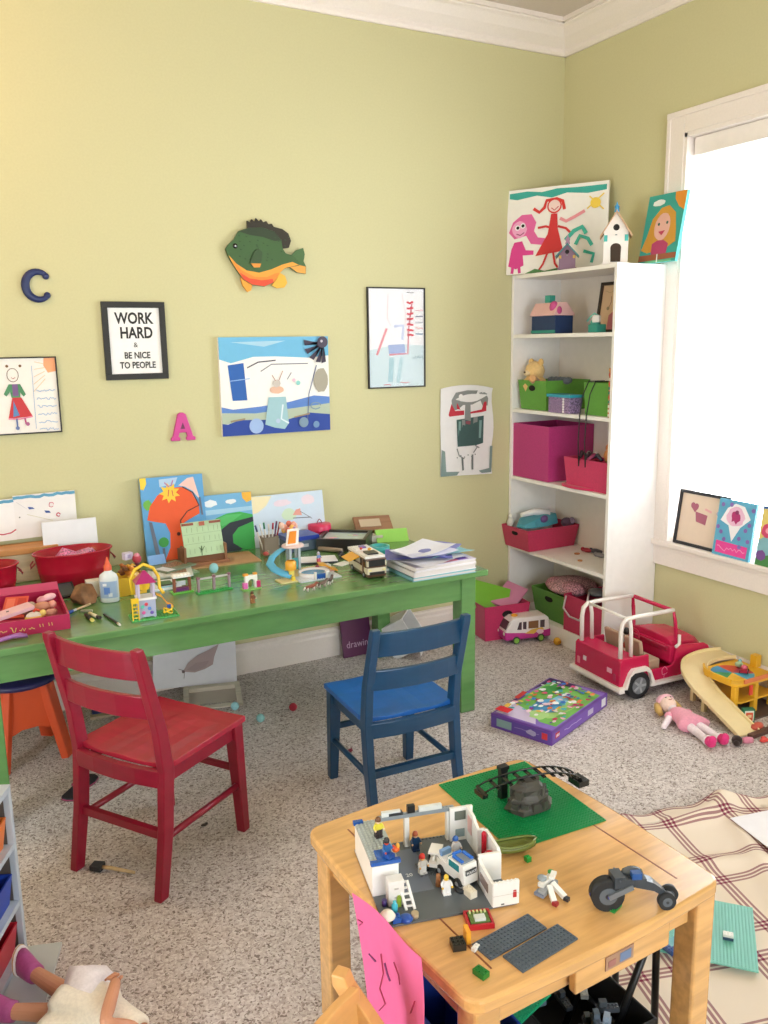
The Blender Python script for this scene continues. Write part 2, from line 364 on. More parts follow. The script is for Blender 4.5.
sc.view_settings.view_transform = 'Standard'; sc.view_settings.look = 'None'; sc.view_settings.gamma = 1; sc.view_settings.exposure = .54
sc.view_settings.use_curve_mapping = False
#==BODY==
# ================================================================ BOOKCASE
BW = mat('#f7f2ee', .4); BX, BY0, BY1, BH = -.315, -.757, -.004, 1.825
bc = thing('bookcase', 'tall white bookcase in the corner beside the window', 'bookcase', (0, 0, 0))
t = .018
for y in (BY0+t/2, BY1-t/2):
    m = M(); m.box((BX/2-.001, y, BH/2), (-BX-.004, t, BH), BW); m.obj('side_panel', bc, bevel=.0015)
m = M(); m.box((-.006, (BY0+BY1)/2, BH/2), (.006, BY1-BY0-.01, BH-.02), mat('#e6dcd2', .6)); m.obj('back_panel', bc)
SH = [1.825, 1.533, 1.157, .805, .43, .085]
for i, z in enumerate(SH):
    m = M(); m.box((BX/2-.002, (BY0+BY1)/2, z-t/2-.001), (-BX-.012, BY1-BY0-2*t+.002, t), BW); m.obj('shelf', bc, bevel=.001)
m = M(); m.box((BX+.012, (BY0+BY1)/2, .033), (.012, BY1-BY0-2*t, .066), BW); m.obj('plinth', bc)
# ================================================================ GREEN TABLE
GP = mat('#5f8f52', .22, 'paintedwood'); DZ = .605
dk = thing('craft_table', 'long low green painted table along the back wall', 'table', (0, 0, 0))
m = M(); m.box((-2.07, -.485, DZ-.0125), (1.97, .86, .025), GP); m.obj('tabletop', dk, bevel=.004)
m = M()
for y in (-.865, -.105): m.box((-2.07, y, DZ-.025-.048), (1.80, .022, .095), GP)
for x in (-1.165, -2.975): m.box((x, -.485, DZ-.025-.048), (.022, .70, .095), GP)
m.obj('apron', dk)
for x in (-1.158, -2.925):
    for y in (-.85, -.125):
        m = M(); m.box((x, y, (DZ-.025)/2), (.068, .068, DZ-.026), GP, taper=1.0); m.obj('leg', dk, bevel=.004)
# ================================================================ CHAIRS
def chair(name, label, loc, rz, hexc, W, D, zs, zt, seat_hex=None):
    cm = mat(hexc, .28, 'paintedwood'); smm = mat(seat_hex or hexc, .24 if 'red' in label else .3, 'paintedwood'); r = thing(name, label, 'chair', loc, rz)
    # forward = +y ; back posts at -y
    m = M(); n = 9; top = []; 
    for j in range(n+1):
        for i in range(n+1):
            u = i/n*2-1; v = j/n*2-1
            z = zs-.007*math.exp(-((abs(u)-.45)/.3)**2)*(1 if v < .55 else .3)
            top.append((u*(W/2)*(1 if v > -.9 else .97), v*D/2-(.012*(1-u*u) if j == 0 else 0), z))
    N = (n+1)**2; vs = top+[(x, y, zs-.018) for x, y, z in top]; fs = []
    for j in range(n):
        for i in range(n):
            a = j*(n+1)+i; fs.append((a, a+1, a+n+2, a+n+1)); fs.append((N+a, N+a+n+1, N+a+n+2, N+a+1))
    rim = [i for i in range(n)]+[j*(n+1)+n for j in range(n)]+[n*(n+1)+n-i for i in range(n)]+[(n-j)*(n+1) for j in range(n)]
    for k in range(len(rim)): a = rim[k]; b = rim[(k+1) % len(rim)]; fs.append((a, b, N+b, N+a))
    m.add(vs, fs, smm); m.obj('seat', r, bevel=.002)
    lw = .040
    for s in (-1, 1):
        m = M(); m.bar((s*(W/2-.025), D/2-.03, zs-.018), (s*(W/2-.02), D/2-.012, 0), lw+.002, lw, cm, .03, .03, up=(0, 1, 0)); m.obj('leg', r, bevel=.003)
        m = M(); x = s*(W/2-.012); yb = -D/2+.004
        rings = []
        for z, y, d in ((0, yb-.055, .034), (zs*.5, yb-.02, .04), (zs-.02, yb-.004, .043), (zs+.1, yb-.018, .038), (zt-.02, yb-.075, .03), (zt, yb-.08, .024)):
            rings.append([(x-.013, y-d/2, z), (x+.013, y-d/2, z), (x+.013, y+d/2, z), (x-.013, y+d/2, z)])
        m.hull(rings, cm); m.obj('back_post', r, bevel=.003)
    m = M(); za = zs-.018-.024
    m.box((0, D/2-.028, za), (W-.08, .02, .046), cm)
    for s in (-1, 1): m.box((s*(W/2-.026), 0, za), (.02, D-.06, .046), cm)
    m.hull([[(W*.5*u*.9, -D/2-.004-.014*(1-u*u)-d_, za+q) for d_, q in ((0, -.024), (.02, -.024), (.02, .026), (0, .026))] for u in (-1, -.5, 0, .5, 1)], cm)
    m.obj('seat_apron', r, bevel=.002)
    for zc, hh in ((zt-.056, .078), (zt-.056-.122, .066)):
        f = (zc-zs)/(zt-zs); yb2 = -D/2+.004-.018-.06*max(0, f-.2)
        m = M(); m.hull([[(u*(W/2-.014), yb2-.022*(1-u*u)+d_, zc+q*hh/2) for d_, q in ((-.008, -1), (.008, -1), (.004, 1), (-.012, 1))] for u in (-1, -.7, -.35, 0, .35, .7, 1)], cm); m.obj('back_slat', r, bevel=.003)
    for s in (-1, 1):
        m = M(); m.tube([(s*(W/2-.02), -D/2-.012, zs*.42), (s*(W/2-.02), D/2-.02, zs*.42)], .010, cm, 8); m.obj('stretcher', r)
    m = M(); m.bar((-W/2+.02, -D/2-.018, zs*.46), (W/2-.02, -D/2-.018, zs*.46), .018, .024, cm); m.obj('stretcher', r)
    m = M(); m.bar((-W/2+.02, D/2-.02, zs*.55), (W/2-.02, D/2-.02, zs*.55), .014, .018, cm); m.obj('stretcher', r)
    return r
chair('child_chair', 'red painted wooden child chair with worn seat', (-2.475, -1.218, 0), math.radians(-56), '#8f1830', .345, .345, .383, .735, '#a9243a')
chair('child_chair', 'dark blue painted wooden child chair with bright blue seat', (-1.725, -1.245, 0), math.radians(-2), '#1d4568', .34, .32, .35, .66, '#2060b0')
# ================================================================ ACTIVITY TABLE
OAK = mat('#e0ac6c', .18, 'wood'); TZ = .462
tb = thing('activity_table', 'low light wooden play table with rounded corners covered in building bricks', 'table', (-2.050, -2.338, 0), math.radians(3))
def rounded(wx, wy, r, bow=0.0, n=6):
    pts = []
    for cx, cy, a0 in ((wx/2-r, wy/2-r, 0), (-wx/2+r, wy/2-r, 90), (-wx/2+r, -wy/2+r, 180), (wx/2-r, -wy/2+r, 270)):
        for i in range(n+1):
            a = math.radians(a0+90*i/n); pts.append((cx+r*math.cos(a), cy+r*math.sin(a)))
        q0 = pts[-1]
        for k in range(1, 6):     # bowed side
            f = k/6
            if a0 == 0: pts.append((q0[0]+(-(wx-2*r))*f, wy/2+bow*math.sin(PI*f)))
            if a0 == 90: pts.append((-wx/2-bow*math.sin(PI*f), q0[1]-(wy-2*r)*f))
            if a0 == 180: pts.append((q0[0]+(wx-2*r)*f, -wy/2-bow*math.sin(PI*f)))
            if a0 == 270: pts.append((wx/2+bow*math.sin(PI*f), q0[1]+(wy-2*r)*f))
    return pts
m = M(); m.prism(rounded(.614, .605, .035, .010), TZ-.028, TZ, OAK); m.obj('tabletop', tb, bevel=.006)
for x in (-.228, .232):
    m = M(); m.box((x, 0, TZ+.0002), (.0035, .50, .0006), mat('#8a4a22', .5)); m.obj('groove', tb)
m = M()
for y in (-.26, .26): m.box((0, y, TZ-.028-.03), (.49, .02, .06), OAK)
for x in (-.265, .279): m.box((x, 0, TZ-.028-.03), (.02, .48, .06), OAK)
m.obj('apron', tb)
for x in (-.262, .279):
    for y in (-.26, .26):
        m = M(); m.box((x, y, (TZ-.028)/2), (.054, .054, TZ-.03), OAK, taper=1.0); m.obj('leg', tb, bevel=.006)
m = M(); m.box((.045, -.285, TZ-.028-.032), (.24, .018, .062), OAK); d = m.obj('drawer', tb, bevel=.003)
m = M(); m.box((.03, -.2955, TZ-.058), (.07, .002, .028), mat('#a9846c')); m.box((.03+.014, -.297, TZ-.058), (.028, .001, .018), mat('#6c80a4')); m.box((.03-.02, -.297, TZ-.06), (.018, .001, .012), mat('#a8726a')); plab(m.obj('maker_badge', d), 'small pale and blue badge')
# ================================================================ ON THE BACK WALL
BLK = '#24221f'
def frame_art(name, label, cat, x0, z0, w, h, fr, fw, fhex, bg, art, ft=.014, y=-.001, glass=False):
    r = thing(name, label, cat, (x0, y-ft, z0))
    m = M()
    m.box((w/2, ft/2, fw/2), (w, ft, fw), fhex); m.box((w/2, ft/2, h-fw/2), (w, ft, fw), fhex)
    m.box((fw/2, ft/2, h/2), (fw, ft, h-2*fw), fhex); m.box((w-fw/2, ft/2, h/2), (fw, ft, h-2*fw), fhex)
    m.obj('frame', r, bevel=.0012)
    a = sheet_mesh(w-2*fw, h-2*fw, .003, bg, art); a.obj('picture', r, loc=(fw, ft*.55, fw))
    if glass:
        g = M(); g.box((w/2, ft*.3, h/2), (w-2*fw, .001, h-2*fw), mat('#ffffff', .08, 'plain', alpha=.12)); g.obj('glass', r)
    return r
DKT = mat('#2c2a29', .7)
frame_art('framed_sign', 'black framed poster reading WORK HARD & BE NICE TO PEOPLE', 'sign', -2.34, 1.366, .254, .312, 0, .024, BLK, '#f4f1ee',
  [('t', DKT, 'WORK', .062, (.5, .765), .78, .0018), ('t', DKT, 'HARD', .062, (.53, .545), .78, .0018), ('t', DKT, '&', .028, (.5, .405), 1, 0),
   ('t', DKT, 'BE NICE', .036, (.52, .235), .82, .0009), ('t', DKT, 'TO PEOPLE', .036, (.52, .085), .8, .0009)])
PK, RD, BL_, GR, SK, YL, OR = '#d9317f', '#cf2b33', '#4f74b8', '#4e8f62', '#e6b9a0', '#f0c93f', '#ee8a2e'
frame_art('framed_drawing', 'thin black framed drawing of a girl in a long red skirt under a sun', 'picture', -2.83, 1.168, .304, .298, 0, .005, BLK, '#f2ece4',
  [('p', '#7a4a9c', [(.0, .0), (.2, .0), (.16, .06), (.02, .09)]), ('p', '#f5a878', [(.86, 1), (1, 1), (1, .82), (.9, .8), (.85, .9)])]
  +[('s', '#e3c69a', .008, [(.86, .92-.05*k), (.74-.01*k, .95-.1*k)]) for k in range(5)]
  +[('s', '#6f4f3c', .008, blob(.46, .78, .07, .09, 16, .03)+[(.53, .78)]), ('c', '#7d5a3a', (.4, .9), .018), ('c', '#7d5a3a', (.56, .9), .018),
    ('s', '#b05a50', .008, [(.44, .75), (.46, .73), (.49, .75)]), ('p', '#4d8b60', [(.4, .66), (.54, .66), (.6, .52), (.57, .49), (.53, .55), (.53, .48), (.42, .48), (.41, .56), (.36, .5), (.33, .53)]),
    ('p', '#7a5a8a', [(.44, .66), (.51, .66), (.51, .5), (.44, .5)]), ('p', '#c7343a', [(.43, .48), (.54, .48), (.66, .22), (.36, .2)]), ('p', '#5b85b5', [(.44, .44), (.5, .24), (.42, .22)]),
    ('s', '#e58aa5', .02, [(.36, .2), (.5, .19), (.66, .22)]), ('s', '#52699a', .02, [(.46, .2), (.46, .09)]), ('s', '#b84a7c', .02, [(.56, .2), (.57, .12)]), ('c', '#6d7fb0', (.46, .07), .025), ('c', '#b0608c', (.59, .12), .025),
    ('s', '#7b9fd0', .006, [(.7, .9), (.69, .05)])]
  +[('s', '#9db8dc', .01, scribble(.73, .97, .56-.105*k, .018, 14, k)) for k in range(6)])
frame_art('framed_drawing', 'tall framed crayon drawing in pink and pale blue behind reflecting glass', 'picture', -1.143, 1.287, .312, .468, 0, .006, BLK, '#f3f0f3',
  [('p', '#c9dfe6', [(0, 0), (1, 0), (1, .42), (.55, .44), (0, .38)]), ('p', '#7f9bd6', [(.34, .43), (.64, .44), (.66, .33), (.36, .33)]), ('s', '#d8677f', .03, [(.36, .33), (.7, .34), (.72, .6), (.78, .85)]),
   ('s', '#e0697c', .04, [(.14, .33), (.22, .45), (.32, .6)]), ('s', '#bcc7ea', .05, [(.45, .62), (.62, .63), (.6, .48)]), ('p', '#8fc0cf', [(.36, .3), (.45, .3), (.42, .05), (.33, .05)]), ('p', '#a3cbd6', [(.55, .3), (.62, .3), (.55, .04), (.48, .04)]),
   ('s', '#f1d5da', .02, [(.35, .95), (.33, .7), (.4, .62)]), ('s', '#f1d5da', .02, [(.6, .95), (.66, .75), (.66, .62)]),
   ('s', '#4c4c58', .012, scribble(.68, .82, .965, .006, 8, 3)), ('s', '#6d9aa8', .02, scribble(.78, .98, .3, .02, 10, 9)), ('s', '#c94a5a', .012, scribble(.25, .38, .02, .006, 6, 5)), ('s', '#c94a5a', .012, scribble(.55, .72, .04, .006, 6, 6))]
  +[('s', c, .016, scribble(.84, .98, .78-.06*k, .008, 8, 20+k)) for k, c in enumerate(('#e2a0a8', '#5d5f86', '#8a8aa0', '#dba0a0', '#7790a8'))]
  +[('s', '#d64b58', .03, scribble(.68, .8, .86-.055*k, .008, 5, 40+k)) for k in range(7)], glass=True)
# beach canvas
P0 = sy(328, 430)
o = sheet_mesh(.515, .425, .02, '#f3efe9',
  [('p', '#6fb7dc', [(0, 1), (1, 1), (1, .8), (.8, .78), (.5, .8), (.3, .8), (.1, .74), (0, .78)]), ('p', '#a8cfe4', [(.1, .95), (.6, .96), (.4, .9)]),
   ('p', '#5b83c9', [(0, .3), (.1, .27), (.35, .29), (.6, .32), (.85, .38), (1, .36), (1, .29), (.6, .25), (.3, .22), (0, .24)]),
   ('p', '#b3bfa8', [(0, .24), (.3, .22), (.6, .25), (1, .29), (1, .14), (.6, .14), (.3, .15), (0, .12)]), ('p', '#22439b', [(0, .0), (1, .0), (1, .17), (.8, .2), (.6, .14), (.35, .15), (.15, .16), (.05, .12), (0, .13)]),
   ('p', '#245fae', [(.07, .72), (.21, .74), (.23, .36), (.1, .36)]), ('s', '#8fb3e0', .008, [(.08, .56), (.26, .58)]), ('s', '#4a4651', .01, [(.24, .69), (.34, .745), (.5, .76)]),
   ('s', '#77737c', .008, [(.36, .65), (.46, .72), (.8, .72)]), ('s', '#87838c', .007, [(.6, .56), (.64, .63)]), ('s', '#5f6a8d', .008, [(.88, .7), (.8, .4), (.78, .12)]), ('p', '#a9a18f', blob(.92, .54, .07, .13, 16, .08, 4)),
   ('p', '#e3b79d', blob(.5, .455, .065, .04, 14, .05, 3)), ('p', '#c9beb4', blob(.5, .52, .035, .04, 10, .1, 5)), ('s', '#bb8f78', .007, [(.49, .55), (.46, .61)]), ('s', '#bb8f78', .007, [(.52, .55), (.56, .65)]),
   ('p', '#9fc4cc', [(.42, .38), (.58, .38), (.6, .1), (.56, .04), (.47, .06), (.38, .1)]), ('s', '#dce8ee', .015, [(.55, .3), (.53, .15), (.6, .1)]), ('c', '#9fb9e4', (.3, .09), .065), ('c', '#b9c9dd', (.5, .13), .02),
   ('c', '#8fd0c9', (.7, .52), .02), ('c', '#e8b8cc', (.66, .55), .015), ('s', '#7d98a8', .01, blob(.86, .27, .05, .035, 12, .05, 8)), ('c', '#7d97ab', (.74, .1), .045), ('c', '#6f93b8', (.86, .07), .03), ('s', '#9c8a6c', .015, [(.07, .15), (.2, .17)]), ('s', '#a18a6a', .012, [(.65, .16), (.8, .19)])]
  +[('p', '#3a2f45', [(.93, .96), (.93+.16*math.cos(a)-.025*math.sin(a), .93+.2*math.sin(a)+.03*math.cos(a)), (.93+.17*math.cos(a)+.02*math.sin(a), .93+.21*math.sin(a)-.03*math.cos(a)), (.95, .92)]) for a in (math.radians(x) for x in (178, 205, 232, 256, 275))]
  +[('c', '#4a4256', (.94, .94), .05), ('c', '#cfc8d0', (.93, .95), .012)])
tag(o.obj('canvas_painting', loc=(-1.868, -.021, 1.108)), 'white and blue beach canvas painting with a dark purple sun hanging below the fish', 'painting')
# robot paper, taped to the wall, slightly rippled
rp = M(); pw, ph = .315, .455
def robot_pt(u, v): return (u*pw, -.004-.006*abs(math.sin(v*5+u*2))-.010*(max(0, v-.85)/.15)*u, v*ph)
nn = 10; vs = []; 
ol = lambda u, v: (u*(1-.02*math.sin(v*9)), v-(.04*(u-.45)**2*4 if v > .9 else 0)-(0.02*u if v < .1 else 0))
for j in range(nn+1):
    for i in range(nn+1): a, b_ = ol(i/nn, j/nn); vs.append(robot_pt(a, b_))
N = len(vs); vs2 = vs+[(x, y+.0012, z) for x, y, z in vs]; fs = []
for j in range(nn):
    for i in range(nn): a = j*(nn+1)+i; fs.append((a, a+1, a+nn+2, a+nn+1)); fs.append((N+a, N+a+nn+1, N+a+nn+2, N+a+1))
rim = [i for i in range(nn)]+[j*(nn+1)+nn for j in range(nn)]+[nn*(nn+1)+nn-i for i in range(nn)]+[(nn-j)*(nn+1) for j in range(nn)]
for k in range(len(rim)): a = rim[k]; b_ = rim[(k+1) % len(rim)]; fs.append((a, b_, N+b_, N+a))
rp.add(vs2, fs, '#eeebea')
G1, G2, T1 = '#8a8d8a', '#6f7674', '#3c5a58'
ra = M(); art_on(ra, pw, ph, [('p', G1, [(.22, .72), (.2, .84), (.28, .92), (.5, .94), (.78, .93), (.92, .88), (.9, .76), (.8, .76), (.76, .82), (.6, .78), (.42, .78), (.34, .74)]),
  ('p', '#c72c3e', [(.15, .68), (.2, .8), (.27, .72), (.44, .72), (.44, .67), (.17, .66)]), ('p', '#c72c3e', [(.56, .7), (.78, .72), (.83, .8), (.88, .81), (.87, .7), (.78, .69), (.56, .68)]), ('p', '#c72c3e', [(.3, .74), (.3, .81), (.37, .73)]),
  ('p', G1, [(.46, .8), (.56, .8), (.57, .6), (.45, .6)]), ('p', T1, [(.3, .62), (.82, .65), (.82, .34), (.68, .32), (.32, .32)]), ('p', G1, [(.4, .62), (.46, .62), (.48, .34), (.4, .34)]), ('p', G1, [(.62, .64), (.7, .64), (.68, .33), (.6, .34)]),
  ('p', '#8a4a55', [(.47, .6), (.56, .6), (.56, .53), (.47, .53)]), ('p', '#7fa5a0', [(.34, .6), (.38, .6), (.37, .38), (.33, .38)]), ('p', '#7fa5a0', [(.73, .6), (.78, .6), (.77, .4), (.73, .4)]), ('p', '#7fa5a0', [(.5, .5), (.58, .5), (.56, .38), (.52, .38)]),
  ('c', '#f2f0ee', (.37, .875), .04), ('c', '#f2f0ee', (.7, .88), .04), ('s', G2, .035, [(.4, .2), (.42, .05)]), ('s', G2, .035, [(.6, .22), (.6, .05)]), ('s', G1, .02, [(.3, .3), (.34, .22), (.44, .18)]), ('s', G1, .02, [(.7, .3), (.62, .24)]),
  ('s', G1, .02, [(.66, .32), (.74, .29)]), ('p', '#7f9490', [(.0, .0), (.3, .0), (.35, .04), (.1, .05), (.07, .28), (.01, .3)]), ('p', '#7f9490', [(.95, .3), (1, .3), (.97, .0), (.78, .0), (.72, .03), (.93, .05)])]
  +[('c', G1, (.3+.07*k, .2+.02*(k % 2)), .012) for k in range(6)])
o0 = len(rp.v)
rp.add([(x, robot_pt(x/pw, z/ph)[1]+y-.0004, z) for x, y, z in ra.v], ra.f, '#8a8d8a')
ids = [rp.mid(ra.mats[k]) for k in ra.mi]; rp.mi[-len(ids):] = ids
tag(rp.obj('paper_painting', loc=(-.742, 0, .832)), 'unframed paper painting of a grey robot with red wings taped beside the bookcase', 'painting')
# fish
def fp(pts, s=1): return [((x-131)/340*.378, (1-(y-65)/315)*.312) for x, y in pts]
fish = thing('wall_fish', 'wooden cut-out sunfish with green back and orange belly mounted high on the wall', 'wall decoration', (-1.826, -.002, 1.725))
m = M(); m.prism(fp([(140, 205), (150, 190), (175, 165), (195, 130), (235, 115), (290, 110), (340, 125), (368, 160), (372, 195), (385, 215), (412, 222), (440, 250), (440, 265), (400, 272), (375, 280), (355, 300), (330, 340), (290, 358), (240, 352), (205, 330), (180, 290), (160, 255), (148, 230)]), -.022, -.006, mat('#3f6137', .35), 'y')
def flat(mm, pts, y, c, r=.4): mm.add([(u, y, v) for u, v in fp(pts)], [tuple(range(len(pts)))], mat(c, r))
flat(m, [(195, 132), (235, 116), (290, 111), (340, 126), (366, 160), (340, 165), (290, 150), (240, 145)], -.0222, '#2c3d26')
flat(m, [(150, 230), (180, 265), (220, 292), (270, 300), (320, 285), (370, 262), (410, 250), (438, 262), (400, 271), (375, 279), (355, 299), (330, 339), (290, 357), (240, 351), (205, 329), (180, 290), (160, 255)], -.0223, '#efa23c')
flat(m, [(165, 252), (200, 292), (250, 318), (300, 318), (340, 300), (355, 300), (330, 339), (290, 357), (240, 351), (205, 329), (180, 290)], -.0225, '#f28a32')
flat(m, [(190, 300), (230, 325), (280, 332), (325, 325), (328, 340), (290, 357), (240, 351), (205, 329)], -.0227, '#de4b2d')
rr = random.Random(5)
for k in range(46):
    x, y = rr.uniform(190, 400), rr.uniform(140, 275)
    if y < 260-.3*abs(x-270): flat(m, [(x, y), (x+7, y+2), (x+8, y+6), (x+1, y+5)], -.0229, '#2d4a2a')
m.obj('body', fish, bevel=.002)
m = M(); m.prism(fp([(232, 122), (232, 85), (245, 92), (250, 78), (262, 88), (268, 72), (280, 85), (288, 76), (298, 88), (310, 82), (318, 95), (332, 92), (340, 105), (375, 112), (400, 130), (410, 160), (400, 190), (375, 195), (365, 170), (340, 130), (290, 116)]), -.016, -.007, mat('#30291e', .4), 'y'); m.obj('dorsal_fin', fish)
m = M(); m.prism(fp([(408, 222), (430, 200), (460, 188), (466, 215), (460, 245), (470, 268), (468, 300), (430, 295), (400, 272), (425, 255)]), -.018, -.007, mat('#466a3c', .4), 'y'); flat(m, [(408, 250), (440, 262), (468, 268), (467, 299), (430, 294), (402, 272)], -.0183, '#e9a147'); m.obj('tail_fin', fish)
m = M(); m.prism(fp([(322, 352), (345, 364), (375, 360), (388, 340), (380, 310), (358, 298), (340, 330)]), -.015, -.007, mat('#f0b63d', .4), 'y'); m.obj('anal_fin', fish)
m = M(); m.prism(fp([(196, 322), (215, 330), (242, 350), (236, 375), (222, 382), (203, 355)]), -.017, -.007, mat('#f0a43a', .4), 'y'); m.obj('pelvic_fin', fish)
m = M(); m.prism(fp([(232, 262), (250, 215), (270, 200), (285, 215), (280, 250), (268, 270), (245, 272)]), -.028, -.0215, mat('#35502e', .4), 'y'); flat(m, [(236, 262), (278, 262), (272, 278), (248, 280)], -.0285, '#e59438'); m.obj('pectoral_fin', fish)
m = M(); e = fp([(178, 192)])[0]; m.ball((e[0], -.022, e[1]), (.011, .005, .011), mat('#0d0d0d', .15)); m.ball((e[0], -.0265, e[1]), (.003, .001, .003), '#ffffff'); m.obj('eye', fish)
# letters
lc = M(); pts = [(.047*math.cos(math.radians(a)), -.009, .052*math.sin(math.radians(a))) for a in range(48, 313, 12)]
k = len(pts); lc.tube(pts, [.009+.007*math.sin(PI*i/(k-1)) for i in range(k)], mat('#1b2a5e', .4), 10, flat=1)
lc.v = [(x, -.009+(y+.009)*.6, z) for x, y, z in lc.v]
for p in (pts[0], pts[-1]): lc.ball((p[0]-.002, -.009, p[2]*.93), (.013, .008, .013), mat('#1b2a5e', .4))
tag(lc.obj('wall_letter', loc=(-2.567, 0, 1.735)), 'navy blue wooden letter C on the wall', 'letter')
la = M(); pm = mat('#cf3f93', .4); t0, t1 = -.016, -.001
la.prism([(-.052, 0), (-.012, 0), (-.012, .014), (-.02, .016), (-.014, .034), (.014, .034), (.02, .016), (.014, .014), (.014, 0), (.054, 0), (.054, .013), (.044, .018), (.017, .112), (.006, .119), (-.008, .119), (-.018, .112), (-.044, .018), (-.052, .013)], t0, t1, pm, 'y')
la.add([(-.01, t0-.0003, .05), (.01, t0-.0003, .05), (.001, t0-.0003, .078)], [(0, 1, 2)], '#6a2a50')
tag(la.obj('wall_letter', loc=(-2.041, 0, 1.102), bevel=.003), 'pink wooden letter A on the wall above the craft table', 'letter')

# ================================================================ BOOKCASE CONTENTS
def bin_mesh(wx, wy, h, m_, tap=.86, wall=.005):
    mm = M(); k = tap
    def ring(sx_, sy_, z): return [(-sx_/2, -sy_/2, z), (sx_/2, -sy_/2, z), (sx_/2, sy_/2, z), (-sx_/2, sy_/2, z)]
    mm.hull([ring(wx*k, wy*k, 0), ring(wx, wy, h), ring(wx-2*wall, wy-2*wall, h), ring(wx*k-2*wall, wy*k-2*wall, wall)], m_); return mm
def bin_(name, label, loc, wx, wy, h, hexc, tap=.86, rz=0, slot=None, kind='fabric', group=None, cat='bin'):
    """open box; slot = side letter(s) with an oval hand hole"""
    r = thing(name, label, cat, loc, rz, group); bin_mesh(wx, wy, h, mat(hexc, .6, kind), tap).obj('body', r, bevel=.0015)
    for s in (slot or ''):
        m = M(); f = tap+(1-tap)*.74; q = [(.5*.22*math.cos(a)*(wy if s in 'LR' else wx), .1*h*math.sin(a)) for a in [2*PI*i/16 for i in range(16)]]
        dk_ = mat('#15100e', .9)
        if s == 'L': m.prism(q, -wx*f/2-.0015, -wx*f/2+.004, dk_, 'x'); T = (0, 0, h*.74)
        if s == 'F': m.prism(q, -wy*f/2-.0015, -wy*f/2+.004, dk_, 'y'); T = (0, 0, h*.74)
        m.obj('hand_hole', r, loc=T)
    return r
S = SH
def yb(px, py, x): return sx(px, py, x).y
# --- on top of the bookcase
A = sx(499, 275, -.355); B = sx(606, 262, -.075); Tl = sx(504, 193, -.335)
A.y = min(A.y, -.012)
pt = sheet_mesh((B-A).length, .405, .018, '#f0ebe3',
  [('p', '#35a79a', [(.02, .96), (.2, .97), (.35, .945), (.5, .97), (.7, .96), (.98, .96), (.98, .9), (.8, .88), (.6, .91), (.45, .87), (.3, .91), (.1, .88), (.02, .9)]),
   ('p', '#e2639f', [(.02, .5), (.06, .62), (.15, .7), (.25, .7), (.3, .6), (.28, .5), (.32, .42), (.42, .4), (.36, .33), (.25, .35), (.2, .45), (.08, .42)]), ('p', '#f1a7cc', blob(.13, .53, .075, .1, 16, .04, 2)),
   ('p', '#d93b8c', [(.08, .38), (.16, .39), (.2, .28), (.28, .27), (.28, .22), (.17, .22), (.18, .1), (.1, .06), (.02, .1), (.05, .3)]), ('s', '#d93b8c', .03, [(.07, .1), (.06, .01)]), ('s', '#d93b8c', .03, [(.13, .1), (.14, .01)]),
   ('c', '#f6f0f0', (.11, .55), .026), ('c', '#f6f0f0', (.165, .57), .026), ('c', '#151515', (.113, .55), .016), ('c', '#151515', (.165, .57), .016), ('s', '#8e1f50', .008, [(.1, .48), (.14, .46), (.18, .49)]),
   ('s', '#d9342f', .03, [(.27, .76), (.33, .71), (.38, .76), (.4, .84), (.5, .85), (.56, .82), (.58, .72)]), ('p', '#f2d4cc', blob(.48, .77, .065, .075, 14, .04, 6)), ('s', '#d9342f', .014, blob(.48, .77, .066, .078, 16, .02, 6)+[(.545, .77)]),
   ('s', '#bf2b2b', .008, [(.45, .75), (.48, .72), (.52, .76)]), ('p', '#cf2b2e', [(.45, .68), (.51, .68), (.52, .5), (.58, .24), (.3, .2), (.42, .45)]), ('s', '#cf2b2e', .022, [(.45, .52), (.4, .54), (.32, .53)]), ('s', '#cf2b2e', .022, [(.52, .53), (.6, .5), (.65, .44)]),
   ('s', '#cf2b2e', .02, [(.42, .22), (.38, .1), (.34, .03)]), ('s', '#cf2b2e', .02, [(.48, .23), (.5, .1), (.53, .05)]), ('c', '#f1cd4b', (.88, .76), .05), ('s', '#f1cd4b', .012, [(.8, .7), (.96, .86)]), ('s', '#f1cd4b', .012, [(.82, .84), (.96, .68)]),
   ('s', '#e6939b', .03, [(.54, .62), (.6, .58), (.68, .62), (.78, .68)]), ('p', '#4a7d46', [(.2, .0), (.6, .0), (.56, .05), (.4, .02), (.3, .05)]), ('s', '#3eb49f', .04, [(.6, .36), (.68, .46), (.76, .5), (.8, .42)]), ('s', '#3eb49f', .035, [(.7, .3), (.74, .4), (.82, .36), (.86, .28)]), ('s', '#3eb49f', .03, [(.78, .22), (.88, .18), (.86, .08)])])
o = pt.obj('canvas_painting'); B.z = A.z = S[0]+.001+.0; Tl2 = A+Vector((.02, .012, .405)); frame3(o, A, B, Tl2); o.rotation_euler.rotate_axis('Y', math.radians(-.6))
tag(o, 'large canvas painting of a pink and a red girl standing on top of the bookcase', 'painting')
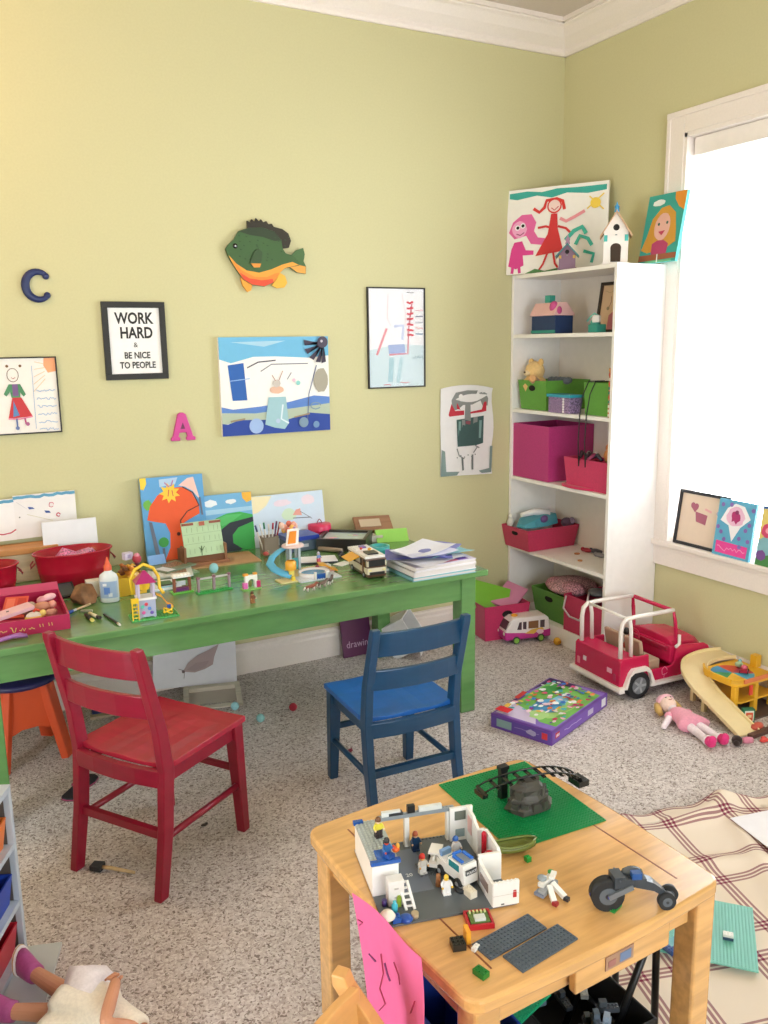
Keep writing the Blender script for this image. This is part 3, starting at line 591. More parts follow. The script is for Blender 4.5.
# girl portrait canvas leaning on the casing
A = sx(638, 262, -.13); B = sx(674, 262.5, -.13); A.z = B.z = S[0]+.002
o = sheet_mesh((B-A).length*1.02, .295, .016, '#37a79a',
  [('p', '#e8952f', [(1, 1), (1, .72), (.85, .78), (.72, .9), (.7, 1)]), ('p', '#eef3f0', blob(.3, .88, .17, .05, 14, .15, 7)), ('p', '#d59c3b', [(.4, .8), (.6, .82), (.8, .7), (.88, .45), (.92, .28), (.7, .2), (.2, .15), (.02, .2), (.12, .4), (.2, .65)]),
   ('p', '#eab7a8', blob(.5, .52, .21, .2, 18, .03, 3)), ('p', '#b8426e', [(.3, .28), (.42, .32), (.6, .32), (.74, .26), (.72, .1), (.32, .1)]), ('c', '#456b5c', (.4, .56), .03), ('c', '#456b5c', (.62, .57), .03), ('p', '#c2415e', [(.42, .45), (.6, .46), (.52, .39)]),
   ('p', '#9c5a3b', [(0, .12), (1, .12), (1, .04), (0, .03)]), ('p', '#6fbf8c', [(.2, .03), (.9, .03), (.9, .0), (.2, .0)]), ('s', '#dfe9df', .03, [(.5, .12), (.52, .0)])]).obj('canvas_painting')
frame3(o, A, B, A+Vector((.055, .01, .29))); tag(o, 'teal canvas portrait of a blonde girl standing at the window end of the bookcase top', 'painting')
# birdhouses
def birdhouse(label, loc, w, d, h, wallc, roofc, rz, doorc='#3a2a1c', arch=True, trim='#49b5ae', topc=None):
    r = thing('birdhouse', label, 'birdhouse', loc, rz); rh = h*.38
    m = M(); m.box((0, 0, .004), (w*1.15, d*1.1, .008), wallc)
    m.prism([(-w/2, .008), (w/2, .008), (w/2, h-rh), (0, h), (-w/2, h-rh)], -d/2, d/2, wallc, 'y'); m.obj('body', r)
    for s in (-1, 1):
        m = M(); m.hull([[(s*-.002, y, h+.007), (s*-.002, y, h), (s*(w/2+.014), y, h-rh-.014*rh/(w/2)), (s*(w/2+.017), y, h-rh-.014*rh/(w/2)+.006)] for y in (-d/2-.014, d/2+.01)], roofc); m.obj('roof_panel', r)
    m = M(); dm = mat(doorc, .8)
    if arch: m.prism([(-w*.2, .012), (w*.2, .012), (w*.22, h*.32)]+[(w*.22*math.cos(a), h*.32+w*.18*math.sin(a)) for a in [PI*i/8 for i in range(1, 8)]]+[(-w*.22, h*.32)], -d/2-.0012, -d/2+.002, dm, 'y'); m.obj('doorway', r)
    m = M(); m.prism([(w*.13*math.cos(2*PI*i/16), h*.7+w*.13*math.sin(2*PI*i/16)) for i in range(16)], -d/2-.0012, -d/2+.002, mat('#1e1a1a', .8), 'y'); m.obj('entrance_hole', r)
    for s in (-1, 1): m = M(); m.box((s*w*.42, -d/2-.001, h*.5), (w*.14, .003, h*.12), trim); m.obj('painted_trim', r)
    m = M(); m.box((0, -d/2-.004, h*.56), (w*.08, .008, .004), '#8a8f8c'); m.obj('perch', r)
    if topc:
        m = M(); m.lathe([(.004, h), (.012, h+.006), (.008, h+.016), (.011, h+.026), (.004, h+.036), (.0, h+.05)], topc, n=8); m.obj('finial', r)
    return r
bp = sx(612, 262, -.215); birdhouse('tall white birdhouse with arched doorway and blue finial on top of the bookcase', (-.215, -.635, S[0]), .105, .10, .225, '#ece4dc', '#c9a27e', math.radians(-42), topc='#3f97c9')
birdhouse('small birdhouse with a teal roof and purple walls in front of the girls canvas', (-.275, sx(567, 268, -.275).y, S[0]), .075, .06, .112, '#8a6a80', '#4e8f95', math.radians(-42), arch=False, trim='#d9ad4d', topc='#b58fae')
# --- top shelf
h0 = S[1]
hb = thing('toy_house', 'navy blue box house with a pale pink roof on the top shelf', 'toy house', (-.235, sx(552, 325, -.235).y, h0)); hb.scale = (1.1, 1.1, 1.15)
m = M(); m.box((0, 0, .037), (.10, .165, .074), mat('#1d3763', .5)); m.obj('body', hb, bevel=.002)
m = M(); m.box((-.051, 0, .008), (.003, .166, .012), '#2f8f80'); m.obj('base_band', hb)
m = M(); m.hull([[(-.058, y, .074), (.058, y, .074), (.058, y, .08), (.012, y, .128), (-.03, y, .128), (-.058, y, .082)] for y in (-.085, .085)], mat('#e7b8b4', .6)); m.obj('roof', hb, bevel=.002)
m = M(); m.box((-.01, .005, .143), (.03, .034, .032), mat('#3a9c8c', .5)); plab(m.obj('chimney', hb), 'teal chimney')
m = M(); m.ball((-.035, -.055, .108), (.02, .024, .026), mat('#c04a86', .6)); m.ball((-.03, -.08, .095), (.016, .012, .018), mat('#c04a86', .6)); plab(m.obj('roof_ornament', hb), 'magenta flower')
fr = frame_art('framed_drawing', 'small dark framed drawing leaning at the right end of the top shelf', 'picture', 0, 0, .17, .235, 0, .014, '#2a1e1a', '#cfae8e', [('p', '#b56a78', [(.35, .0), (.8, .0), (.75, .35), (.5, .4), (.36, .32)]), ('s', '#7d5a48', .02, [(.3, .45), (.4, .62), (.38, .75)]), ('c', '#8a7a60', (.3, .48), .06), ('s', '#a88f70', .015, scribble(.1, .9, .85, .02, 10, 2))])
fy = sx(594, 331, -.17).y; frame3(fr, (-.17, fy, h0), (-.17+.03, fy-.20, h0), (-.13, fy, h0+.23))
tc_ = thing('toy_treehouse', 'small teal and white craft figure in front of the dark framed drawing', 'toy', (-.275, sx(597, 328, -.275).y, h0))
m = M(); m.box((0, 0, .018), (.055, .06, .036), mat('#2f8f80', .6)); m.ball((0, .012, .04), (.025, .022, .022), mat('#48a08f', .7)); m.obj('body', tc_, bevel=.003)
m = M(); m.box((-.012, -.008, .06), (.03, .034, .032), '#d8d2cc', rz=.5); m.obj('head', tc_, bevel=.004)
m = M(); m.tube([(0, -.01, .072), (0, .02, .085), (-.01, .035, .07), (-.015, .05, .05)], .004, mat('#7fc4b8', .6)); m.obj('bow', tc_)
# --- second shelf
h1 = S[2]
ya, yc = yb(518.5, 374, -.295), yb(546.5, 375, -.295)
bin_('storage_bin', 'lime green plastic bin holding a yellow teddy, left on the second shelf', (-.155, (ya+yc)/2, h1), .285, ya-yc, .147, '#5f9f35', .9, 0, 'L')
y1_ = yb(584, 374, -.29)
bin_('storage_bin', 'lime green bin at the right end of the second shelf with black cords over it', (-.15, (y1_-.728)/2, h1), .28, y1_+.728, .15, '#5fa038', .94)
te = thing('teddy_bear', 'pale yellow teddy bear peeking out of the left lime green bin', 'teddy bear', (-.235, (ya+yc)/2+.055, h1+.09), 0); te.scale = (1.3, 1.3, 1.35)
m = M(); m.ball((0, 0, .02), (.05, .05, .045), mat('#e6bd78', .9, 'fabric')); m.obj('body', te)
m = M(); m.ball((0, 0, .075), (.038, .042, .038), mat('#ecc686', .9, 'fabric')); m.ball((-.034, .004, .067), (.012, .016, .012), mat('#f0d6a8', .9, 'fabric')); m.ball((-.047, .004, .071), .004, '#4a2d1e'); hd = m.obj('head', te)
for s in (-1, 1): m = M(); m.ball((.005, s*.03, .108), (.009, .014, .014), mat('#e6bd78', .9, 'fabric')); m.obj('ear', te)
m = M(); m.tube([(-.02, -.035, .035), (-.055, -.055, .05), (-.06, -.062, .052)], [.016, .015, .012], mat('#dba56e', .9, 'fabric')); m.obj('arm', te)
m = M(); 
for k in range(7): m.ball((.0+.012*(k % 3), -.02*k, 0), (.024, .018, .018), mat('#5d646c', .95, 'fabric'))
tag(m.obj('stuffed_toy', loc=(-.17, (ya+yc)/2-.0, h1+.145)), 'grey plush toy lying beside the teddy in the green bin', 'stuffed toy')
cb = thing('craft_box', 'small purple speckled plastic box with turquoise lid on the second shelf', 'box', (-.285, (yb(545, 395, -.31)+yb(572, 395, -.31))/2-.02, h1))
m = M(); m.box((0, 0, .038), (.075, .155, .076), mat('#9a7fa8', .5, 'speckle')); m.obj('body', cb, bevel=.003)
m = M(); m.box((0, 0, .082), (.085, .172, .013), mat('#35a3bb', .4)); plab(m.obj('lid', cb), 'turquoise lid')
m = M()
for k in range(6): m.ball((-.039, -.035, .008+k*.012), (.003, .008, .006), '#f0e6ea', n=8)
m.obj('latch', cb)
m = M(); m.box((0, 0, .11), (.16, .008, .22), mat('#c97a5c', .6, 'speckle')); 
rr = random.Random(2)
for k in range(11): m.box((-.0805, 0, .01+.02*k), (.001, .008, .012), rr.choice(['#e9e0d0', '#cf4b35', '#2f7f6a', '#e7a04c']))
tag(m.obj('book', loc=(-.232, -.732, h1)), 'colourful patterned thin book standing against the right side panel', 'book')
for k, (dy, lab) in enumerate(((0, 'left one of the two thin black cords hanging from the second shelf'), (-.045, 'right one of the two thin black cords hanging from the second shelf'))):
    y = y1_-.03+dy; m = M(); m.tube([(-.2, y-.01, h1+.155), (-.293, y-.008, h1+.156), (-.316, y, h1+.1), (-.324, y+.012, h1), (-.322, y+.02, h1-.12), (-.318, y+.016, h1-.24), (-.318, y+.012, S[3]+.16+.02*k)], .0028, mat('#1c2020', .5), 6)
    tag(m.obj('cord', None), lab, 'cord')
# --- third shelf
h2 = S[3]
ya, yc = yb(512.5, 440, -.305), yb(548.5, 440, -.305); zt_ = sx(548, 427, -.305).z
bin_('storage_cube', 'large magenta fabric storage cube on the third shelf', (-.158, (ya+yc)/2, h2), .29, ya-yc, zt_-h2, '#bb2d77', .99)
ya, yc = yb(563.5, 465, -.30), -.733; zt2 = sx(566, 457, -.305).z
bin_('storage_bin', 'hot pink plastic bin full of mixed toys beside the magenta cube', (-.235, (ya+yc)/2, h2), .13, ya-yc, zt2-h2, '#cf3063', .88)
rr = random.Random(11)
ytoy = (ya+yc)/2
m = M(); m.ball((0, 0, 0), (.045, .05, .045), mat('#d98a4c', .8, 'fabric')); m.ball((.0, .03, .035), (.018, .018, .022), mat('#d98a4c', .8, 'fabric')); tag(m.obj('stuffed_toy', loc=(-.21, ytoy-.09, zt2+.02)), 'orange plush toy sticking out of the hot pink bin', 'stuffed toy')
for k in range(7):
    m = M(); c = ['#3a2530', '#7a3a5a', '#c9b6bd', '#452c3a', '#e8dfe2', '#a23c60', '#3c3a48'][k]
    m.tube([(-.02, .03, .0), (0, 0, .02), (.02, -.03, .004)], [.007, .01, .006], mat(c, .5), 6)
    tag(m.obj('doll_accessory', loc=(-.24+rr.uniform(-.03, .03), ytoy+.09-.022*k, zt2+.004), rz=rr.uniform(0, 3)), 'small dark doll accessory heaped in the hot pink bin', 'toy', 'doll accessories in the hot pink bin')
m = M(); m.prism(blob(0, 0, .05, .12, 16, .12, 3), 0, .012, mat('#cf2a5c', .8, 'fabric')); tag(m.obj('doll_blanket', loc=(-.275, ytoy+.06, h2), bevel=.003), 'folded pink cloth lying at the front edge of the third shelf', 'cloth')
# --- fourth shelf
h3 = S[4]
P = sz(528, 552.5, h3); Q = sz(502, 545, h3)
bw_ = Q.y-P.y; dl = .34
bin_('storage_bin', 'hot pink plastic bin with a blue toy sticking out over the fourth shelf edge', (P.x+dl*.46, (P.y+Q.y)/2-.0, h3), dl, bw_*1.12, .115, '#c22955', .88, 0, 'L')
bx_, by_ = P.x+dl*.46, (P.y+Q.y)/2
tv = thing('toy_vehicle', 'turquoise and white toy craft lying in the pink bin of the fourth shelf', 'toy', (bx_-.02, by_-.0, h3+.115), math.radians(15))
m = M(); m.hull([[(x, -w_, 0), (x, w_, 0), (x, w_*.8, hh), (x, -w_*.8, hh)] for x, w_, hh in ((-.14, .03, .02), (-.09, .06, .04), (0, .075, .06), (.09, .07, .055), (.13, .04, .03))], mat('#4e9fb0', .35)); m.obj('body', tv, bevel=.006)
m = M(); m.tube([(-.1, .03, .06), (-.03, .0, .072), (.04, -.045, .06)], [.012, .018, .022], mat('#ece8e8', .4), 8); m.obj('wing', tv)
m = M(); m.ball((-.02, -.06, .04), (.03, .015, .02), mat('#6a4c86', .4)); m.obj('window', tv)
m = M(); m.ball((0, 0, .02), (.02, .022, .03), mat('#e4e0d8', .8, 'fabric')); m.ball((0, 0, .055), .014, mat('#e4e0d8', .8, 'fabric')); tag(m.obj('stuffed_toy', loc=(bx_-.13, by_+.085, h3+.10)), 'little white plush toy at the left corner of the fourth shelf bin', 'stuffed toy')
m = M(); m.ball((0, 0, .012), (.03, .028, .026), mat('#5d4158', .8, 'fabric')); m.ball((.02, -.02, .02), (.015, .02, .02), mat('#8f7a95', .8)); tag(m.obj('stuffed_toy', loc=(bx_+.12, by_-.07, h3+.112)), 'dark purple plush toy behind the turquoise toy craft', 'stuffed toy')
for k, (px, py, c, s_, lab) in enumerate(((577, 554, '#b5713f', .014, 'brown round token lying nearest the pink bin'), (580, 561, '#d08b4a', .012, 'orange round token lying at the shelf edge'), (587, 552, '#a8303f', .02, 'dark red toy piece on the fourth shelf'), (596, 553, '#4a4652', .026, 'dark grey toy piece on the fourth shelf'), (600, 557, '#8d8a8c', .02, 'light grey toy piece by the right side panel'))):
    p = sz(px, py, h3); m = M()
    if k < 2: m.cyl((0, 0, 0), (0, 0, .005), s_, mat(c), n=14)
    else: m.ball((0, 0, .01), (s_, s_*1.6, .011), mat(c)); m.ball((-.01, s_, .012), (.01, .014, .012), mat(c))
    tag(m.obj('toy_piece', loc=(max(p.x, -.29), max(p.y, -.70), h3)), lab, 'toy')
# --- bottom shelf
h4 = S[5]
P = sx(536, 600, -.30); Q = sx(560, 600, -.30)
bin_('storage_bin', 'lime green plastic bin with pink floral fabric on the bottom shelf', (-.15, (P.y+Q.y)/2+.01, h4), .28, P.y-Q.y+.09, .155, '#528a2c', .86, 0, 'L')
m = M(); m.ball((0, 0, 0), (.13, .13, .045), mat('#d3a4ad', .9, 'speckle'), 14); m.ball((-.06, -.08, .012), (.05, .08, .035), mat('#cf95a3', .9, 'speckle')); m.ball((-.05, .06, .005), (.06, .06, .035), mat('#c98f9c', .9, 'speckle'))
tag(m.obj('fabric_bundle', loc=(-.16, (P.y+Q.y)/2-.02, h4+.175)), 'bundle of pale pink floral fabric on the lime green bottom bin', 'cloth')
ya, yc = yb(563.5, 620, -.305), -.733
bin_('storage_bin', 'crimson fabric bin at the right of the bottom shelf behind the toy jeep', (-.165, (ya+yc)/2, h4), .285, ya-yc, .185, '#bd2350', .99)
m = M(); m.ball((0, 0, .0), (.07, .06, .05), mat('#a01f52', .4)); m.ball((0, .03, .04), (.04, .04, .03), mat('#8c1a4a', .4)); tag(m.obj('toy_purse', loc=(-.13, (ya+yc)/2-.03, h4+.205)), 'glossy dark magenta toy purse on the crimson bin', 'toy')
m = M(); m.ball((0, 0, 0), (.05, .055, .02), mat('#777a80', .4)); m.tube([(-.125, .09, -.02), (-.14, .09, -.08), (-.143, .04, -.11), (-.143, -.03, -.11), (-.14, -.06, -.06), (-.12, -.06, -.0), (-.06, 0, .01)], .005, mat('#c9b9be', .4), 6)
tag(m.obj('clear_toy_bag', loc=(-.19, (ya+yc)/2+.02, h4+.2)), 'clear grey toy bag with a handle hanging over the crimson bin', 'bag')
# --- on the floor in the corner
P = sz(495, 642); Lc = sz(469, 628.5); Rc = sz(528, 633)
cx, cy = -.455, -.15
bin_('storage_bin', 'hot pink bin standing on the carpet in the corner with a green book in it', ((P.x+Rc.x)/2-.02, (P.y+Lc.y)/2+.02, 0), .26, .29, .185, '#c42a5e', .9, math.radians(-8), 'F')
fb = Vector(((P.x+Rc.x)/2-.02, (P.y+Lc.y)/2+.02, 0))
m = M(); m.box((0, 0, 0), (.20, .015, .15), mat('#74b52c', .35)); tag(m.obj('picture_book', loc=(fb.x-.045, fb.y-.02, .195), rot=(math.radians(-38), math.radians(16), math.radians(-30))), 'bright green book lying open face down in the corner floor bin', 'book')
m = M(); m.box((0, 0, 0), (.19, .12, .012), mat('#d58bb0', .4)); tag(m.obj('picture_book', loc=(fb.x+.06, fb.y-.05, .195), rot=(math.radians(18), math.radians(-22), math.radians(25))), 'pink book sticking out of the corner floor bin', 'book')
m = M(); m.ball((0, 0, 0), (.025, .04, .025), mat('#9c3350', .6)); tag(m.obj('toy_piece', loc=(fb.x+.06, fb.y+.07, .175)), 'small dark red toy between the two books in the floor bin', 'toy')
# toy van
vn = thing('toy_van', 'white and magenta toy camper van with green wheels parked by the pink floor bin', 'toy van', ((-.541-.303)/2, (-.288-.342)/2+.02, .0), math.radians(-11))
L, Wd = .25, .105; top = mat('#efe6e2', .3); mg = mat('#c0368a', .3)
m = M(); m.hull([[(x, y*k, z) for x, z in ((-L/2, .022), (L/2, .022), (L/2, .062), (L/2-.02, .058), (0, .052), (-L/2+.05, .06), (-L/2-.004, .066))] for y, k in ((-Wd/2, 1), (Wd/2, 1))], mg); m.obj('lower_body', vn, bevel=.006)
m = M(); m.hull([[(x, y, z) for x, z in ((-L/2-.002, .06), (0, .045), (L/2-.002, .058), (L/2-.01, .12), (L/2-.03, .135), (-L/2+.05, .135), (-L/2+.028, .122))] for y in (-Wd/2+.003, Wd/2-.003)], top); m.obj('upper_body', vn, bevel=.006)
gls = mat('#5b4a50', .15)
for i, (a, b_) in enumerate(((-.062, -.038), (-.03, -.012), (.0, .055), (.066, .09))):
    m = M(); m.prism([(a, .075), (b_, .072), (b_, .112), (a+(.012 if i == 0 else 0), .112)], -Wd/2+.001, -Wd/2+.004, gls if i != 2 else mat('#8a6040', .3), 'y'); m.obj('side_window', vn)
m = M(); m.hull([[(-L/2+.002, y, .078), (-L/2+.005, y, .077), (-L/2+.027, y, .117), (-L/2+.022, y, .117)] for y in (-Wd/2+.014, Wd/2-.014)], gls); m.obj('windshield', vn)
m = M(); art_on(m, .12, .03, [('p', '#e8b84f', [(0, .2), (.4, 0), (.7, .6), (.9, .5), (.8, 1), (.3, .8)]), ('p', '#f4d0dc', blob(.7, .3, .18, .4, 10, .2, 4))]); m.obj('side_decal', vn, loc=(-.02, -Wd/2-.001, .045))
for s in (-1, 1):
    m = M(); m.ball((-L/2-.002, s*.035, .055), (.005, .009, .009), '#f5f0e0'); m.obj('headlight', vn)
    for x in (-.068, .068):
        m = M(); m.cyl((x, s*(Wd/2-.016), .02), (x, s*(Wd/2+.004), .02), .02, mat('#3c3c34', .6), n=18); m.cyl((x, s*(Wd/2+.001), .02), (x, s*(Wd/2+.007), .02), .013, mat('#7fb845', .4), n=16); m.obj('wheel', vn)
m = M(); m.ball((-.06, -.01, .139), (.018, .014, .008), mat('#e9a23a', .4)); m.obj('roof_light', vn)
p = sz(557, 645); m = M(); m.ball((0, 0, .02), .02, mat('#e6b02f', .4)); m.cyl((0, -.018, .02), (0, -.021, .02), .009, mat('#d9952a', .4)); tag(m.obj('toy_ball', loc=(p.x, p.y, 0)), 'small yellow toy ball on the carpet before the bookcase', 'ball')
# ================================================================ WINDOW SILL PICTURES
zs_ = WZ0+.002
def sill_pic(name, label, cat, pxA, pxB, w, h, builder, lean=.09):
    A = sx(pxA[0], pxA[1], -.028); B = sx(pxB[0], pxB[1], -.028); A.z = B.z = zs_; return A, B
A = sx(676, 541, -.0); A.z = zs_
fr = frame_art('framed_drawing', 'black framed drawing with a pink heart leaning in the window', 'picture', 0, 0, .275, .25, 0, .014, '#2c2a30', '#ead3bd',
  [('p', '#b0647a', [(.34, .66), (.62, .62), (.6, .42), (.38, .46)]), ('c', '#b0647a', (.27, .78), .05), ('c', '#b0647a', (.35, .77), .05), ('p', '#b0647a', [(.22, .75), (.4, .74), (.33, .64)]), ('s', '#efb3b5', .04, [(.55, .74), (.7, .7)]), ('c', '#a9b0d0', (.85, .7), .04)])
ya_ = sx(676, 541, -.01).y
frame3(fr, (-.02, ya_+.012, zs_), (-.02, ya_-.262, zs_), (.014, ya_+.012, zs_+.245))
ya_ = sx(714, 551, -.022).y
o = sheet_mesh(.188, .245, .014, '#62b0d2',
  [('p', '#fbf6fb', [(.1, .62), (.25, .85), (.45, .95), (.7, .92), (.9, .72), (.66, .55), (.48, .28), (.34, .55)]), ('p', '#f2c3de', blob(.5, .72, .24, .17, 18, .12, 6)), ('p', '#b52f72', blob(.5, .72, .16, .1, 14, .35, 8)), ('c', '#8a2c62', (.52, .8), .05), ('p', '#ef4aa0', [(.07, .26), (.93, .24), (.92, .04), (.08, .05)]), ('s', '#f79bcc', .02, scribble(.12, .88, .14, .05, 14, 6))]
  +[('c', '#8d6fbd', q, .05) for q in ((.12, .9), (.35, .92), (.07, .5), (.17, .42), (.28, .3), (.68, .36), (.82, .52), (.9, .62), (.72, .22), (.92, .34), (.95, .88))]).obj('canvas_painting')
frame3(o, (-.036, ya_, zs_), (-.036, ya_-.188, zs_), (-.003, ya_-.0, zs_+.24)); tag(o, 'light blue canvas painting of a snow cone leaning in the window', 'painting')
ya_ = sx(757, 560, -.022).y
o = sheet_mesh(.19, .245, .014, '#e9d27a', [('p', '#86b9c4', [(0, .15), (1, .15), (1, .6), (.4, .62), (0, .42)]), ('p', '#4b8a4c', [(0, 0), (1, 0), (1, .12), (.3, .2), (0, .12)]), ('p', '#7a4f97', blob(.12, .17, .12, .09, 14, .1, 3)), ('p', '#d94a72', blob(.18, .6, .14, .12, 14, .1, 4)), ('c', '#f0a8b5', (.2, .6), .06), ('p', '#3b62a8', [(0, .95), (.4, 1), (0, 1)])]).obj('canvas_painting')
frame3(o, (-.036, ya_, zs_), (-.036, ya_-.19, zs_), (-.003, ya_, zs_+.24)); tag(o, 'colourful flower canvas at the right edge of the window sill', 'painting')
# ================================================================ THINGS ON THE CRAFT TABLE
D = DZ+.0005
def lean_canvas(name, label, cat, xl, w, h, y, lean, bg, art, t=.016, tilt=0):
    o = sheet_mesh(w, h, t, bg, art).obj(name); frame3(o, (xl, y, D), (xl+w, y, D), (xl, y+lean, D+h)); tag(o, label, cat); return o
# left: folded card drawing, wooden box, whiteboard
m = M(); art1 = [('s', '#5f9fc0', .05, scribble(.0, 1, .95, .02, 14, 3)), ('p', '#33519c', [(.22, .72), (.3, .7), (.33, .66), (.24, .66)]), ('p', '#33519c', [(.48, .6), (.56, .58), (.58, .53), (.5, .54)]), ('s', '#cf5a70', .012, blob(.6, .72, .04, .06, 8, .2, 3)), ('c', '#555', (.08, .5), .012), ('s', '#c9405c', .018, blob(.7, .47, .03, .04, 8, .1, 2)), ('s', '#c5c0c8', .006, [(.05, .85), (.2, .68)]), ('s', '#cfc8a8', .008, [(.2, .55), (.6, .35)])]
art1[4] = ('c', '#555555', (.08, .5), .012)
fc = thing('card_drawing', 'wide folded white card with small marker drawings leaning on the wall at left', 'drawing', (-2.735, -.03, D+.15))
a = sheet_mesh(.235, .175, .003, '#efeae8', art1); a.obj('right_leaf', fc, rz=math.radians(3))
a = sheet_mesh(.24, .165, .003, '#f3efee', [('s', '#5f9fc0', .05, scribble(.0, 1, .95, .02, 14, 5)), ('s', '#c43a55', .02, [(.55, .28), (.65, .2), (.8, .16), (.92, .18), (1.0, .25)]), ('c', '#cf5a70', (.62, .5), .014)]); a.obj('left_leaf', fc, loc=(-.238, -.018, 0), rz=math.radians(4))
wb = thing('wooden_crate', 'low natural wood box with orange stained top strip behind the red tubs', 'box', (-2.78, -.08, D))
m = M(); m.box((0, 0, .055), (.36, .11, .11), mat('#dcc7a4', .6, 'wood')); m.obj('body', wb, bevel=.003)
m = M(); m.box((0, -.003, .1225), (.37, .115, .024), mat('#c98b4e', .5, 'wood')); m.obj('top_board', wb, bevel=.003)
o = lean_canvas('whiteboard', 'small blank whiteboard standing behind the large red tub', 'whiteboard', -2.648, .205, .225, -.14, .02, '#e9e9ec', [('p', '#f8f8fa', [(.5, .1), (.63, .12), (.63, .19), (.5, .17)])], .012)
m = M()
def tub(label, loc, L_, W2, h, fill=None, rz=0):
    r = thing('metal_tub', label, 'tub', loc, rz); c = mat('#a8142c', .25); m = M(); prof = [(.40, 0), (.42, .01), (.455, h*.45), (.462, h*.48), (.459, h*.51), (.49, h*.97), (.505, h), (.49, h), (.455, h*.5), (.40, .012), (0, .012)]
    vs = []; n = 32
    for r_, z in prof:
        for j in range(n): a_ = 2*PI*j/n; vs.append((L_*r_*math.cos(a_), W2*r_*math.sin(a_), z))
    m.add(vs, [(i*n+j, i*n+(j+1) % n, (i+1)*n+(j+1) % n, (i+1)*n+j) for i in range(len(prof)-1) for j in range(n)]+[tuple(reversed(range(n)))], c, True); m.obj('body', r)
    m = M(); m.tube([(L_*.505*math.cos(2*PI*j/32), W2*.505*math.sin(2*PI*j/32), h) for j in range(32)], .0035, c, 8, closed=True); m.obj('rim', r)
    for s in (-1, 1):
        m = M(); m.tube([(s*(L_*.49), -.022, h*.8), (s*(L_*.49+.012), -.02, h*.7), (s*(L_*.49+.014), 0, h*.62), (s*(L_*.49+.012), .02, h*.7), (s*(L_*.49), .022, h*.8)], .003, mat('#8c1024', .3), 8); m.obj('handle', r)
    return r
tub('large oval red metal tub with pink wrapping inside', (-2.562, -.275, D), .285, .18, .135, rz=math.radians(2))
tub('red metal tub at the left edge of the picture', (-2.885, -.315, D), .25, .17, .125, rz=math.radians(2))
m = M(); m.hull([[( -.08, y, .0), (-.05, y, .03+.012*math.sin(y*60)), (0, y, .014), (.05, y, .03-.01*math.sin(y*50)), (.08, y, .0), (0, y, -.02)] for y in (-.05, -.02, .02, .05)], mat('#dd7fae', .35, 'speckle'))
tag(m.obj('gift_wrapping', loc=(-2.545, -.275, D+.105)), 'crumpled pink patterned wrapping inside the large red tub', 'wrapping')
# pink tray box with toys
tx, ty = -2.825, -.645
tr = thing('toy_tray', 'magenta cardboard tray box with gold writing, full of small toys', 'box', (tx, ty, D), math.radians(-2)); mgc = mat('#b01a4e', .45)
W3, H3, Dp = .34, .05, .33
bin_mesh(W3, Dp, H3, mgc, 1.0, .006).obj('body', tr)
m = M(); m.hull([[(x, Dp/2+y, z) for y, z in ((-.001, H3), (.035, H3+.018), (.037, H3+.015), (.003, H3-.004))] for x in (-W3/2, W3/2)], mat('#c34470', .45)); m.obj('lid_flap', tr)
m = M(); art_on(m, .3, .05, [('s', '#d7b36a', .008, scribble(.36, .44, .42, .12, 6, 1)), ('s', '#d7b36a', .01, scribble(.47, .53, .45, .18, 4, 2)), ('s', '#d7b36a', .01, scribble(.56, .62, .45, .18, 4, 7)), ('s', '#d7b36a', .01, scribble(.65, .71, .48, .15, 4, 4)), ('s', '#d7b36a', .008, [(.76, .6), (.765, .4)]), ('s', '#d7b36a', .008, [(.79, .6), (.795, .4)]), ('s', '#d7b36a', .008, [(.85, .62), (.855, .4)]), ('s', '#d7b36a', .008, [(.88, .62), (.885, .4)])])
m.obj('gold_writing', tr, loc=(-W3/2+.02, -Dp/2-.0005, 0))
def toy(name, label, cat, loc, build, rz=0, group=None, rot=None):
    m = M(); build(m); return tag(m.obj(name, loc=loc, rz=rz, rot=rot, bevel=0), label, cat, group)
z0 = D+.007
toy('toy_card', 'red playing card lying in the magenta tray', 'card', (tx+.02, ty+.055, z0+.026), lambda m: m.box((0, 0, 0), (.075, .11, .003), '#d9503f').box((-.017, .0, .002), (.026, .09, .001), '#e8735c').box((.019, 0, .002), (.026, .09, .001), '#c4392f'), rot=(math.radians(24), 0, -.3))
toy('toy_bar', 'pale pink flat bar lying across the magenta tray', 'toy', (tx-.03, ty-.085, z0+.045), lambda m: m.box((0, 0, 0), (.20, .045, .012), '#e8b9c2').box((.02, 0, .007), (.008, .003, .002), '#444444'), rot=(.1, -.1, .35))
toy('toy_bunny', 'pale pink bunny ear toy at the back right of the tray', 'toy', (tx+.13, ty+.055, z0+.045), lambda m: m.ball((0, 0, 0), (.03, .014, .013), '#f0bcc0').ball((-.025, .005, -.004), (.02, .015, .014), '#dd97a0'), rz=.6)
toy('toy_figure', 'small brown and pink doll lying in the right of the tray', 'toy figure', (tx+.10, ty+.0, z0+.02), lambda m: m.ball((0, 0, .01), (.03, .018, .018), '#c98a6e').ball((.035, 0, .012), (.014, .014, .014), '#e6a08f').tube([(-.02, 0, .01), (-.05, .01, .01)], .009, '#a97b5e'), rz=.2)
toy('toy_shell', 'tan round toy piece near the right corner of the tray', 'toy', (tx+.12, ty-.045, z0+.018), lambda m: m.ball((0, 0, 0), (.02, .014, .014), '#d9a08c').ball((.012, .008, .0), (.012, .012, .012), '#c9967c'))
toy('toy_duck', 'little yellow and white duck toy in the tray', 'toy', (tx+.065, ty-.085, z0+.02), lambda m: m.ball((0, 0, 0), (.03, .02, .017), '#edc05a').ball((-.0, 0, .008), (.026, .017, .014), '#eadfd2').ball((.028, 0, .014), (.011, .011, .011), '#efcf74').tube([(.0, 0, .022), (.006, 0, .03), (.018, 0, .024)], .004, '#d94f35'))
